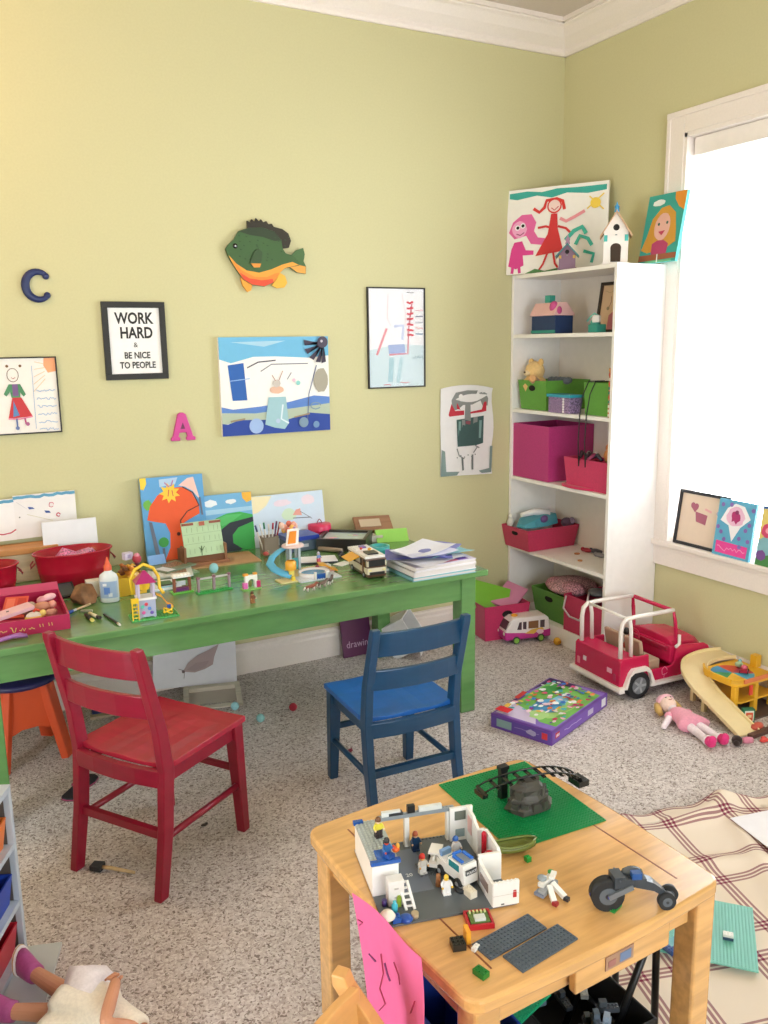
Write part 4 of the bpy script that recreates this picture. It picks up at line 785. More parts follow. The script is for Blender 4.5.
toy('toy_ball', 'small cream ball in the left of the tray', 'ball', (tx-.085, ty+.02, z0+.02), lambda m: m.ball((0, 0, 0), .018, '#e6cfc0'))
toy('toy_pony', 'purple and white plastic pony toy in the left of the tray', 'toy', (tx-.125, ty+.02, z0+.022), lambda m: m.ball((0, 0, 0), (.028, .016, .018), '#8f78b8').ball((-.01, -.012, .012), (.016, .014, .014), '#cfc3e2').tube([(.01, 0, .01), (.02, 0, .03)], .007, '#a04a9c').tube([(0, .012, .01), (-.02, .02, .03)], .006, '#a04a9c'))
toy('toy_cloth', 'dark patterned scrap of cloth in the tray', 'cloth', (tx-.02, ty-.11, z0+.004), lambda m: m.ball((0, 0, 0), (.07, .03, .012), mat('#7a5f78', .8, 'speckle')))
toy('clear_wrapper', 'crumpled clear cellophane in the middle of the tray', 'wrapper', (tx+.06, ty+.02, z0+.02), lambda m: m.ball((0, 0, 0), (.03, .02, .02), mat('#a08e80', .2)).ball((.01, .02, .004), (.02, .02, .018), mat('#b8a595', .2)))
toy('ribbon', 'purple ribbon curl lying in front of the magenta tray', 'ribbon', (tx-.02, ty-.20, D+.008), lambda m: m.tube([(-.07, 0, 0), (-.03, -.012, .004), (.01, .008, .003), (.05, -.004, .002), (.03, .01, .005), (0, .004, .004)], .007, mat('#a468a8', .4), 8))
# tablet, rock, bottle, white box, yellow box
toy('tablet_case', 'small black tablet lying behind the rock', 'tablet', (-2.635, -.42, D+.022), lambda m: m.box((0, 0, 0), (.10, .075, .008), mat('#2b2d33', .2)).box((0, 0, .0045), (.085, .062, .001), mat('#454a55', .1)), rot=(math.radians(28), 0, .1))
m = M(); ico = [(x*1.2, y*1.2, z*1.35) for x, y, z in [(0, 0, .055), (.03, .01, .047), (.04, -.012, .02), (.018, .03, .0), (-.03, .02, .0), (-.04, -.008, .022), (.0, -.034, .0), (-.012, -.03, .036), (.03, -.025, .002), (-.018, .025, .045)]]
me = bpy.data.meshes.new('r'); bm = bmesh.new(); [bm.verts.new(v) for v in ico]; bmesh.ops.convex_hull(bm, input=bm.verts); bm.to_mesh(me); bm.free()
m.add([tuple(v.co) for v in me.vertices], [tuple(p.vertices) for p in me.polygons], mat('#8d6544', .8, 'stone')); tag(m.obj('rock', loc=(-2.575, -.545, D), bevel=.003), 'brown angular rock between the pink tray and the glue bottle', 'rock')
bt = thing('glue_bottle', 'clear bottle of glue with an orange cap and blue label', 'bottle', (-2.490, -.575, D), math.radians(-20)); bt.scale = (1.12, 1.12, 1.12); cl = mat('#dfe3e4', .12)
def oval(rx, ry, z, n=20): return [(rx*math.cos(2*PI*i/n), ry*math.sin(2*PI*i/n), z) for i in range(n)]
m = M(); m.hull([oval(.026, .016, 0), oval(.03, .018, .004), oval(.03, .018, .078), oval(.026, .016, .09), oval(.012, .012, .1), oval(.011, .011, .108)], cl, True); m.obj('body', bt)
m = M(); m.hull([[(x*.0295*math.cos(a), -.0184*math.sin(a)-.0004, z) for a in [PI*(.14+.72*i/8) for i in range(9)]] for x, z in ((1, .016), (1, .07))], mat('#9fb4d2', .4), cap=False)
m.box((-.004, -.0192, .04), (.018, .001, .022), '#5c82c8'); m.box((.006, -.0192, .027), (.012, .001, .012), '#dfe2e8'); m.box((-.01, -.0194, .06), (.012, .001, .008), '#f3f3f5'); m.obj('label', bt)
m = M(); m.lathe([(.0125, .104), (.0125, .118), (.009, .122), (.004, .138), (.002, .146), (0, .147)], mat('#e2603c', .4), n=14); plab(m.obj('cap', bt), 'orange pointed cap')
toy('paper_cup_box', 'small plain white box standing behind the glue bottle', 'box', (-2.525, -.47, D), lambda m: m.box((0, 0, .03), (.055, .04, .06), '#e6dfd6'))
yb2 = thing('craft_caddy', 'bright yellow box holding brown and orange bits beside the glue bottle', 'box', (-2.405, -.49, D), math.radians(4))
bin_mesh(.11, .09, .068, mat('#e3b52f', .45), .96, .003).obj('body', yb2)
m = M(); m.box((.028, -.0445, .015), (.012, .001, .006), '#6a4a1c'); m.box((.028, -.0445, .03), (.004, .001, .006), '#6a4a1c'); m.obj('printed_mark', yb2)
rr = random.Random(3)
for k in range(12):
    c = ['#7a4a2a', '#e2ae42', '#a8632c', '#e9c98a', '#5c3520', '#d98d35'][k % 6]
    toy('craft_flower', 'brown and yellow dried craft flower heaped in the yellow box', 'craft flower', (-2.405+rr.uniform(-.036, .036), -.49+rr.uniform(-.03, .03), D+.058+rr.uniform(0, .045)), lambda m: (m.ball((0, 0, 0), (.012, .012, .008), mat(c, .8)), m.ball((.008, .006, .006), (.008, .008, .006), mat(c, .8)), m.ball((-.008, .004, .007), (.008, .007, .006), mat(c, .8))), rz=rr.uniform(0, 3), group='craft flowers in the yellow box')
toy('toy_cube', 'pale lilac cube on top of the dried craft flowers', 'toy', (-2.395, -.455, D+.13), lambda m: m.box((0, 0, 0), (.032, .024, .026), '#cfc6dc').box((0, -.0125, 0), (.012, .001, .012), '#a8a0c4'), rz=.3)
toy('toy_strawberry', 'red and pink round toy beside the lilac cube', 'toy', (-2.365, -.47, D+.118), lambda m: m.ball((0, 0, 0), (.017, .015, .018), '#b3394d').ball((0, 0, .012), (.012, .012, .01), '#d98aa0').ball((0, 0, -.015), (.01, .01, .012), '#6b3038'))
# ---- canvases leaning on the wall
lean_canvas('canvas_painting', 'tall blue canvas painting with a giant orange mushroom shape and yellow sun', 'painting', -2.243, .268, .355, -.085, .05, '#5fa3d8',
  [('p', '#f2cf3f', [(0, 1), (.1, 1), (.1, .93), (.05, .86), (0, .87)]), ('p', '#b4cfe8', [(.3, .97), (.6, .98), (.55, .9), (.3, .88)]), ('p', '#f0c8bc', [(.6, .88), (.75, .96), (.85, .97), (.93, .68), (.82, .8), (.7, .86)]), ('p', '#6fb54a', blob(.09, .68, .07, .06, 10, .15, 2)), 
   ('p', '#ea5a28', [(.06, .5), (.12, .66), (.25, .78), (.45, .86), (.65, .86), (.8, .78), (.9, .62), (.9, .52), (.72, .46), (.62, .42), (.58, .3), (.6, .0), (.28, .0), (.38, .15), (.4, .32), (.34, .44), (.15, .48)]),
   ('p', '#f5c93f', [(.45+.17*(1 if i % 2 else .6)*math.cos(PI*i/9), .8+.125*(1 if i % 2 else .6)*math.sin(PI*i/9)) for i in range(18)]), ('s', '#d9604a', .015, [(.42, .76), (.44, .84)]), ('s', '#d9604a', .015, [(.5, .76), (.49, .83)]), ('s', '#b97fb0', .02, [(.38, .93), (.45, .87)]), ('s', '#b97fb0', .02, [(.52, .95), (.48, .88)]),
   ('s', '#4b2a22', .018, [(.66, .86), (.82, .78), (.9, .62), (.7, .56), (.58, .46), (.58, .4)]), ('c', '#4b1f1a', (.53, .3), .03), ('p', '#6b7486', [(.08, .48), (.13, .47), (.22, .0), (.15, .0)]), ('c', '#3c9a44', (.28, .22), .08), ('s', '#6b7486', .04, [(.27, .15), (.27, .0)]), ('s', '#6b7486', .03, [(.92, .72), (.94, .5)])])
lean_canvas('canvas_painting', 'square canvas painting of a dark road through green hills under a blue sky', 'painting', -2.0, .24, .255, -.075, .035, '#74b3de',
  [('p', '#f0b53c', [(.82, 1), (1, 1), (1, .85), (.9, .82), (.83, .9)]), ('p', '#eef2f6', blob(.22, .86, .13, .06, 12, .2, 3)), ('p', '#eef2f6', blob(.6, .86, .1, .04, 12, .2, 5)), ('p', '#a5cfea', [(0, .75), (1, .75), (1, .68), (0, .66)]),
   ('p', '#3fae52', [(.0, .0), (1, 0), (1, .6), (.75, .67), (.5, .66), (.3, .6), (.1, .45), (0, .4)]), ('p', '#58c26a', [(.28, .58), (.5, .64), (.8, .63), (.6, .52), (.4, .45)]), ('p', '#2c3440', [(.12, .0), (.2, .2), (.35, .38), (.55, .5), (1, .56), (1, .48), (.7, .4), (.58, .28), (.58, .14), (.75, .02), (.7, 0)])])
lean_canvas('canvas_painting', 'large pale canvas of washed-out clouds and a pastel sun leaning behind the blue box', 'painting', -1.762, .35, .23, -.075, .035, '#cfdfee',
  [('p', '#efe2b8', [(0, 1), (.28, .98), (.2, .8), (.08, .68), (0, .66)]), ('p', '#e9d8e4', blob(.42, .82, .12, .07, 12, .15, 2)), ('p', '#ecdbe5', blob(.78, .84, .1, .1, 12, .15, 4)), ('p', '#cfe3c6', blob(.5, .58, .1, .12, 12, .15, 6)), ('p', '#e7a494', [(.55, .56), (.68, .54), (.66, .68), (.6, .66)]), ('s', '#6d7780', .012, [(.55, .5), (.8, .48)]), ('s', '#80838a', .008, [(.66, .62), (.82, .45)]), ('p', '#dbe6f2', [(0, 0), (1, 0), (1, .3), (0, .3)])])
# wooden craft stand with green paper
cs = thing('craft_house', 'little wooden craft box with a pale green paper roof in front of the mushroom painting', 'craft model', (-2.045, -.205, D), math.radians(2)); cs.scale = (1.15, 1.1, 1.15)
m = M(); m.box((0, 0, .03), (.155, .08, .05), mat('#7d5133', .6, 'wood')); m.obj('body', cs, bevel=.003)
m = M(); m.box((0, -.045, .0065), (.175, .03, .01), mat('#8e6040', .6, 'wood')); m.box((-.075, -.03, .035), (.008, .05, .07), mat('#8e6040', .6, 'wood')); m.box((.075, -.03, .035), (.008, .05, .07), mat('#8e6040', .6, 'wood')); m.obj('stand', cs)
a = sheet_mesh(.145, .125, .003, '#b5cfa6', [('s', '#7b9a72', .006, [(.02, .64), (.98, .66)]), ('s', '#7b9a72', .006, [(.02, .36), (.98, .38)])]+[('s', '#6b8a60', .008, [(x, y), (x+.01, y+.14)]) for x in (.12, .24, .38, .52, .66, .8, .9) for y in (.42, .7, .08)]+[('s', '#3b5a32', .02, [(.4, .0), (.42, .28)]), ('s', '#3b5a32', .012, [(.42, .15), (.35, .24)]), ('s', '#3b5a32', .012, [(.42, .15), (.5, .26)]),
   ('p', '#8c4a3a', [(.0, .97), (.3, .97), (.3, .9), (.0, .9)]), ('p', '#a85a48', [(.44, .98), (.58, .98), (.58, .86), (.44, .86)]), ('p', '#8c4a3a', [(.7, .97), (1, .97), (1, .9), (.7, .9)])])
o = a.obj('paper_roof', cs, loc=(-.0725, -.05, .035)); o.rotation_euler = (math.radians(-20), 0, 0)
toy('cardboard_sheet', 'flat brown cardboard sheet lying under the craft house', 'cardboard', (-1.965, -.21, D), lambda m: m.box((0, 0, .002), (.30, .19, .004), mat('#b99268', .8)), rz=-.05)
for o in list(bpy.data.objects):
    if o.name == 'craft_house': o.location.z += .0045
# magazines
for k, (x, y, w_, h_, c, rz, lab) in enumerate(((-2.22, -.30, .21, .16, '#8fa58a', .25, 'bottom magazine of the loose pile behind the toy tower'), (-2.21, -.33, .17, .14, '#cfd6d0', -.2, 'white and green magazine in the middle of the loose pile'), (-2.19, -.27, .16, .12, '#7d8f78', .5, 'topmost crumpled magazine of the loose pile'))):
    def bm_(m): m.box((0, 0, .003), (w_, h_, .006), c); m.box((.02, .01, .0065), (w_*.5, h_*.5, .001), mat('#a8876a', .5, 'speckle')); m.box((-.05, -.02, .0065), (w_*.25, h_*.6, .001), mat('#e3e6e8', .5))
    o = toy('magazine', lab, 'magazine', (x, y, D+.0075*k), bm_, rz=rz)
toy('paper_scrap', 'small blue and white paper leaning up behind the toy tower', 'paper', (-2.235, -.235, D+.026), lambda m: m.box((0, 0, .02), (.07, .002, .04), '#7ba6dc'), rot=(math.radians(-30), 0, .1))
toy('picture_card', 'white card with green and black pictures by the toy tower base', 'card', (-2.27, -.475, D), lambda m: m.box((0, 0, .004), (.10, .12, .008), '#dce4e4').box((0, .01, .0085), (.06, .06, .001), '#4f7a48').box((.01, -.02, .0087), (.06, .015, .001), '#222222').box((.0, -.045, .0087), (.07, .02, .001), '#8cc6dc'))
# pencils, brush, markers
p1, p2 = sz(104, 614.5, D+.004), sz(120, 625, D+.004)
pn = thing('pencil', 'dark pencil lying on the green table beside the red chair back', 'pencil', (p1.x, p1.y, D+.0045)); v = p2-p1
m = M(); m.cyl((0, 0, 0), v*.86, .004, mat('#2d2f24', .5), n=6); m.obj('shaft', pn)
m = M(); m.cyl(v*.86, v*.93, .004, mat('#d8c9a0', .4), n=8); m.cyl(v*.93, v, .0038, mat('#e8e0d6', .5), n=8); m.obj('ferrule', pn)
br = thing('paint_brush', 'paint brush with a wooden handle and blue tip beside the rock', 'paint brush', (-2.60, -.62, D+.006), math.radians(-52))
m = M(); m.cyl((0, .05, 0), (0, -.02, 0), .004, mat('#cdb389', .5), n=8); m.obj('handle', br); m = M(); m.cyl((0, -.02, 0), (0, -.035, 0), .005, '#b8bcc0', n=8); m.obj('ferrule', br); m = M(); m.tube([(0, -.035, 0), (0, -.05, 0), (0, -.062, 0)], [.005, .007, .002], '#2c4f9c', 8); m.obj('bristles', br)
toy('marker', 'cream marker lying right of the magenta tray', 'marker', (-2.572, -.735, D+.0065), lambda m: m.cyl((0, .035, 0), (0, -.02, 0), .006, '#e4dcb8', n=10).cyl((0, -.02, 0), (0, -.038, 0), .0062, '#3c3a36', n=10), rz=.3)
toy('marker', 'black and yellow marker nearest the pink tray corner', 'marker', (-2.592, -.745, D+.0065), lambda m: m.cyl((0, .035, 0), (0, -.03, 0), .006, '#2a2a2a', n=10).cyl((0, -.03, 0), (0, -.042, 0), .0062, '#dfd26a', n=10), rz=.1)
toy('toy_ladder', 'small grey plastic toy strip behind the paint brush', 'toy', (-2.585, -.66, D+.004), lambda m: m.box((0, 0, 0), (.04, .01, .007), '#9aa08c'), rz=-.5)
# ---- pencil cup
pc = thing('pencil_cup', 'grey brown square cup for markers at the back of the table', 'pencil cup', (-1.742, -.20, D), math.radians(5))
bin_mesh(.07, .055, .078, mat('#8c7f70', .6), .92, .003).obj('body', pc)
rr = random.Random(4)
for k, (c, lab) in enumerate((('#3d4a78', 'blue'), ('#dfe0e4', 'white'), ('#1f7a5a', 'dark green'), ('#e0ddd6', 'cream'), ('#b02a44', 'red'), ('#6a3a64', 'purple'), ('#a02c3c', 'crimson'))):
    x = -.026+.0085*k; lean_ = (-.03+.01*k)
    def mk(m): m.cyl((0, 0, .004), (lean_*.9, .004, .10+.004*(k % 3)), .0036, mat('#e2dfdc' if k < 5 else c, .4), n=8); m.cyl((lean_*.9, .004, .10+.004*(k % 3)), (lean_*1.15, .005, .128+.004*(k % 3)), .0042, mat(c, .4), n=8)
    toy('marker', lab+' capped marker standing in the square pencil cup', 'marker', (-1.742+x, -.20+rr.uniform(-.012, .012), D+.003), mk)
toy('toy_bird', 'small red and brown toy bird on the table beside the pencil cup', 'toy', (-1.775, -.245, D+.008), lambda m: m.ball((0, 0, .004), (.014, .01, .01), '#b8504c').ball((.01, 0, .012), .006, '#9c8a78'))
# bouquet behind the water park
toy('craft_bouquet', 'pink and peach craft flower bunch rising behind the water park', 'craft flower', (-1.665, -.25, D), lambda m: (m.cyl((0, 0, 0), (0, 0, .09), .008, '#b98ac0', n=8), [m.ball((.02*math.cos(a)*(1+k % 2), .015*math.sin(a), .105+.012*(k % 3)), (.013, .01, .015), ['#e9a08c', '#f1c6b4', '#d8705c', '#e9b25c'][k % 4]) for k, a in enumerate([2*PI*i/9 for i in range(9)])]))
# lidded box
bb = thing('lidded_box', 'clear plastic box with a blue lid behind the brick water park', 'box', (-1.60, -.185, D), math.radians(2))
m = M(); m.box((0, 0, .025), (.135, .11, .05), mat('#5f6f80', .25)); m.obj('body', bb, bevel=.004)
m = M(); m.box((0, 0, .059), (.15, .125, .018), mat('#2a3f9c', .3)); plab(m.obj('lid', bb), 'dark blue lid'); m = M(); m.box((.0, -.056, .025), (.05, .001, .014), '#b9bcc4'); m.obj('sticker', bb)
tn = thing('round_tin', 'bright pink round tin with a lid and knob near the pastel canvas', 'tin', (-1.45, -.085, D)); tn.scale = (1.1, 1.1, 1.05)
m = M(); m.lathe([(0, 0), (.045, 0), (.047, .004), (.047, .05), (0, .05)], mat('#c22a58', .3), n=28); m.obj('body', tn); m = M(); m.lathe([(.049, .046), (.049, .072), (.046, .076), (0, .078)], mat('#d8305f', .3), n=28); m.obj('lid', tn); m = M(); m.tube([(-.012, 0, .077), (-.006, 0, .09), (0, 0, .096), (.006, 0, .09), (.012, 0, .077)], .002, '#8a1a3c', 6); m.obj('knob', tn)
# marble-maze / black shadow box
gm = thing('shadow_box', 'black framed tray picture propped up flat behind the camper', 'frame', (-1.402, -.255, D), math.radians(-36))
m = M(); w_, d_, h_ = .22, .20, .055
for x in (-1, 1): m.box((x*(w_/2-.008), 0, h_/2), (.016, d_, h_), mat(BLK, .35))
for y in (-1, 1): m.box((0, y*(d_/2-.008), h_/2), (w_-.032, .016, h_), mat(BLK, .35))
m.obj('frame', gm); m = M(); m.box((0, 0, h_-.012), (w_-.034, d_-.034, .004), mat('#c9dade', .15)); 
for k in range(9): m.ball((rr.uniform(-.07, .07), rr.uniform(-.06, .06), h_-.0095), (.014, .009, .0008), ['#e3a8b8', '#b3c7a8', '#8ba6c8'][k % 3], 10)
m.obj('picture', gm)
toy('cardboard_stand', 'brown rolled paper tube lying against the black shadow box', 'craft', (-1.50, -.325, D+.012), lambda m: m.tube([(-.04, .05, 0), (.0, .0, .0), (.03, -.04, 0)], .010, mat('#a89684', .6), 10))
# open wooden box & green card at the back right
ob = thing('wooden_plaque', 'brown wooden plaque tilted up behind the camper', 'plaque', (-1.185, -.11, D), math.radians(-14))
m = M(); m.box((0, 0, .0), (.18, .10, .014), mat('#9a7258', .5, 'wood')); p_ = m.obj('board', ob, bevel=.003, loc=(0, 0, .052), rot=(math.radians(32), 0, 0))
m = M(); m.box((-.015, 0, .0085), (.10, .05, .004), mat('#c9b79f', .5)); q_ = m.obj('panel', p_)
m = M(); m.box((0, .035, .036), (.16, .02, .072), mat('#6e5545', .5, 'wood')); m.obj('support', ob)
gc = thing('greeting_card', 'lime green folded greeting card standing in front of the wooden plaque', 'card', (-1.165, -.25, D), math.radians(-15))
for s in (-1, 1):
    m = M(); m.hull([[(x, s*.045, 0), (x, s*.002, .05), (x, s*.002+.001, .0515), (x, s*.046+.001, .001)] for x in (-.075, .075)], mat('#97d460' if s < 0 else '#bfe090', .5)); m.obj('leaf', gc)
toy('paper_box', 'white paper box lying left of the lime green card', 'box', (-1.25, -.225, D), lambda m: m.box((0, 0, .015), (.09, .06, .03), '#dcd8cc'), rz=-.3)
tp = thing('tape_roll', 'turquoise roll of tape behind the books', 'tape', (-1.325, -.44, D)); m = M(); m.lathe([(.032, 0), (.044, 0), (.044, .032), (.032, .032), (.032, 0)], mat('#48b8bc', .3), n=26); m.obj('roll', tp)
# white pad
toy('paper_pad', 'white note pad with dark back lying behind the water park', 'note pad', (-1.615, -.43, D), lambda m: m.box((0, 0, .003), (.16, .10, .006), '#2c2a3a').box((.002, .002, .0072), (.155, .098, .0024), '#f1eff4'), rz=-.3)
toy('white_card', 'small white card by the right corner of the note pad', 'card', (-1.545, -.53, D), lambda m: m.box((0, 0, .001), (.07, .05, .002), '#f0ece8'), rz=.4)
for k, (x, y, c) in enumerate(((-1.49, -.40, '#5a5560'), (-1.47, -.44, '#a8a2b4'), (-1.505, -.45, '#3d3a44'), (-1.48, -.475, '#c46a70'))):
    toy('toy_piece', ('grey', 'lilac', 'black', 'pink')[k]+' little toy bit between the note pad and the camper', 'toy', (x, y, D), lambda m: m.brick(-.012, -.006, 0, 3, 2, .0096, mat(c, .3)).box((0, .004, .015), (.01, .01, .008), c), rz=k)
# ---- books and papers
bx0, by0 = -1.292, -.815
cols = [('#7fb9c4', .014, 'bottom turquoise edged book in the stack on the table corner'), ('#efe9ea', .022, 'thick white book in the middle of the stack on the table corner'), ('#f0ecee', .016, 'top white and purple book of the stack on the table corner')]
z = D
for k, (c, t_, lab) in enumerate(cols):
    b_ = thing('book', lab, 'book', (bx0+.003*k, by0+.004*k, z), math.radians(1.5*k-1), 'books stacked on the table corner')
    m = M(); m.box((0, 0, .0012), (.285, .215, .0024), c); m.box((0, 0, t_-.0012), (.285, .215, .0024), c if k < 2 else '#dfd9ea'); m.box((-.1415, 0, t_/2), (.002, .215, t_), c); m.obj('cover', b_)
    m = M(); m.box((.002, 0, t_/2), (.278, .207, t_-.005), mat('#ddd5d0', .8)); m.obj('pages', b_)
    if k == 2: m = M(); m.box((.09, -.08, t_+.0002), (.05, .03, .0006), '#6d4aa8'); m.box((-.08, -.09, t_+.0002), (.05, .025, .0006), '#7a55b0'); m.box((.02, -.085, t_+.0002), (.09, .02, .0006), '#d8708c'); m.obj('cover_print', b_)
    z += t_+.0006
rr = random.Random(8)
for k, (dx, dy, w_, h_, c, rz, lab) in enumerate(((-.01, -.02, .20, .15, '#d9d6da', .3, 'grey white paper lowest in the loose pile on the books'), (-.03, .03, .22, .15, '#6c6fb8', -.5, 'blue violet paper in the loose pile on the books'), (.07, .01, .18, .13, '#8fc7d0', .15, 'pale turquoise paper in the loose pile on the books'), (.05, .05, .2, .15, '#7d82c4', .7, 'lavender paper at the right of the loose pile'), (-.02, .0, .19, .13, '#d4d6f0', .1, 'pale sheet near the top of the loose pile'), (-.01, .025, .2, .14, '#e9eaf8', .45, 'white sheet topmost on the books'))):
    m = M(); n_ = 6; vs = []
    for j in range(n_+1):
        for i in range(n_+1):
            u, v_ = i/n_-.5, j/n_-.5; vs.append((u*w_*1.2, v_*h_*1.15, .004+.0035*math.sin(u*5+k)+.003*math.cos(v_*6+k*2)+.006*max(0, abs(u)+abs(v_)-.75)))
    N = len(vs); fs = []
    for j in range(n_):
        for i in range(n_): a = j*(n_+1)+i; fs += [(a, a+1, a+n_+2, a+n_+1), (N+a, N+a+n_+1, N+a+n_+2, N+a+1)]
    rim = [i for i in range(n_)]+[j*(n_+1)+n_ for j in range(n_)]+[n_*(n_+1)+n_-i for i in range(n_)]+[(n_-j)*(n_+1) for j in range(n_)]
    for q in range(len(rim)): a = rim[q]; b2 = rim[(q+1) % len(rim)]; fs.append((a, b2, N+b2, N+a))
    m.add(vs+[(x, y, q-.0008) for x, y, q in vs], fs, c)
    tag(m.obj('paper_sheet', loc=(bx0-.012+dx, by0+dy, z+.006+.0052*k), rz=rz), lab, 'paper')
toy('notebook', 'white ring notebook leaning out behind the books', 'notebook', (-1.40, -.68, D), lambda m: m.box((0, 0, .004), (.15, .10, .008), '#cfd6d2').box((0, .01, .0085), (.13, .07, .001), '#b9c8c2'), rz=-.25)
# ================================================================ BRICK-BUILT TOYS ON THE CRAFT TABLE
WHT, YEL, LG, DG, BLU = mat('#f0eeea', .25), mat('#edc531', .25), mat('#9ba0a4', .25), mat('#4f565c', .25), mat('#2358a8', .25)
def minifig(label, loc, rz, legs, torso, head='#f2c640', hair=None, lie=False, sit=False, group=None, s=1.0, hair_kind='hair'):
    r = thing('toy_figure', label, 'toy figure', loc, rz, group)
    if lie: r.rotation_euler = (math.radians(-90), 0, rz); r.location.z += .005*s
    lm, tm, hm = mat(legs, .3), mat(torso, .3), mat(head, .3)
    for q in (-1, 1):
        m = M()
        if sit: m.box((q*.004*s, -.006*s, .004*s), (.0072*s, .018*s, .007*s), lm)
        else: m.box((q*.004*s, 0, .0065*s), (.0072*s, .008*s, .013*s), lm); m.box((q*.004*s, -.002*s, .0015*s), (.0072*s, .011*s, .003*s), lm)
        m.obj('leg', r)
    zb = .008*s if sit else .013*s
    m = M(); m.box((0, 0, zb+.0015*s), (.0155*s, .008*s, .003*s), lm); m.hull([[(-a*s, -.004*s, z_), (a*s, -.004*s, z_), (a*s, .004*s, z_), (-a*s, .004*s, z_)] for a, z_ in ((.0078, zb+.003*s), (.0055, zb+.0155*s))], tm); m.obj('torso', r)
    for q in (-1, 1):
        m = M(); m.tube([(q*.0065*s, 0, zb+.0135*s), (q*.0095*s, -.001*s, zb+.009*s), (q*.0095*s, -.006*s, zb+.005*s)], .0022*s, tm, 6); m.ball((q*.0095*s, -.0075*s, zb+.004*s), .0024*s, hm, 6); m.obj('arm', r)
    m = M(); m.lathe([(.0, zb+.0155*s), (.003*s, zb+.0155*s), (.0048*s, zb+.017*s), (.0048*s, zb+.024*s), (.003*s, zb+.0255*s), (.0025*s, zb+.027*s), (0, zb+.027*s)], hm, n=10)
    for q in (-1, 1): m.box((q*.0018*s, -.0048*s, zb+.0215*s), (.0009*s, .0006*s, .0012*s), '#1a1a1a')
    m.obj('head', r)
    if hair:
        m = M(); m.lathe([(.0056*s, zb+.0205*s), (.006*s, zb+.0235*s), (.005*s, zb+.0275*s), (.0025*s, zb+.0295*s), (0, zb+.03*s)], mat(hair, .35), n=10); m.box((0, .004*s, zb+.02*s), (.009*s, .003*s, .007*s), mat(hair, .35)); m.obj(hair_kind, r)
    return r
# playground tower
pw_ = thing('toy_playground', 'small brick playground tower with magenta roof and yellow slide', 'building brick toy', (-2.387, -.815, D), math.radians(-3)); pw_.scale = (1.22, 1.1, 1.27); 
m = M(); m.brick(-.07, -.045, 0, 16, 9, .0035, mat('#49a850', .3)); m.obj('baseplate', pw_)
m = M()
for x in (-.045, -.005):
    for y in (-.03, .01): m.box((x, y, .05), (.006, .006, .095), mat('#c7bed8', .2))
m.box((-.025, -.033, .03), (.045, .003, .045), mat('#aeb4cc', .15)); m.box((-.025, -.01, .056), (.052, .05, .006), WHT); m.obj('tower', pw_)
for k, (x, z_, c) in enumerate(((-.036, .02, '#d85a9c'), (-.02, .03, '#5a8ad0'), (-.028, .042, '#d23a48'), (-.014, .018, '#6d58b0'), (-.038, .036, '#5fc4b4'))):
    m = M(); m.ball((x, -.0365, z_), (.005, .002, .005), c, 8); m.obj('bead', pw_)
m = M(); m.hull([[(-.053, -.038, .098), (.003, -.038, .098), (.003, .018, .098), (-.053, .018, .098)], [(-.028, -.013, .128), (-.022, -.013, .128), (-.022, -.007, .128), (-.028, -.007, .128)]], mat('#a82368', .3)); m.obj('roof', pw_)
m = M(); m.tube([(-.055+.0, .02, .06), (-.058, .02, .10), (-.045, .022, .125), (-.02, .024, .137), (.005, .022, .125), (.018, .02, .10), (.018, .01, .07), (.026, -.002, .058)], .0045, YEL, 8); m.obj('arch', pw_)
m = M(); m.lathe([(.013, .075), (.016, .085), (.014, .095)], YEL, (-.025, 0, 0)); m.obj('bell', pw_)
m = M(); m.hull([[(x0_, -.01, z_), (x0_, .012, z_), (x0_, .012, z_-.004), (x0_, -.01, z_-.004)] for x0_, z_ in ((.005, .06), (.02, .052), (.034, .03), (.05, .02))], mat('#f0a92c', .25)); m.obj('slide', pw_)
m = M()
for x in (-.066, -.05): m.box((x, -.042, .028), (.003, .004, .05), YEL)
for k in range(5): m.box((-.058, -.042, .01+.01*k), (.014, .003, .0025), YEL)
m.box((-.058, -.040, .056), (.02, .01, .012), YEL); m.obj('ladder', pw_)
m = M()
for k in range(4): m.tube([(.03+.012*math.cos(a+k), -.03+.01*math.sin(a+k), .012+.004*math.sin(2*a)+.003*k) for a in [2*PI*i/10 for i in range(10)]], .0018, YEL, 6, closed=True)
m.box((.035, -.022, .025), (.01, .008, .008), BLU); m.obj('climbing_frame', pw_)
# kiosk
ks = thing('toy_kiosk', 'tiny brick kiosk with brown posts and white flowers on top', 'building brick toy', (-2.235, -.59, D), math.radians(3)); ks.scale = (1.1, 1.1, 1.1)
m = M(); m.brick(-.036, -.02, 0, 9, 5, .0035, mat('#6fc04e', .3)); m.obj('baseplate', ks)
for x in (-.026, .026): m = M(); m.box((x, -.004, .028), (.008, .012, .05), mat('#8a4a32', .4)); m.obj('post', ks)
m = M(); m.box((0, 0, .01), (.046, .018, .014), mat('#6a2a6c', .3)); m.box((0, .004, .03), (.03, .004, .016), mat('#cfd6dc', .2)); m.obj('counter', ks)
m = M(); m.box((0, 0, .055), (.062, .024, .005), WHT); [m.ball((-.024+.012*k, 0, .06), (.008, .01, .006), '#f3ece2', 8) for k in range(5)]; m.obj('flower_roof', ks)
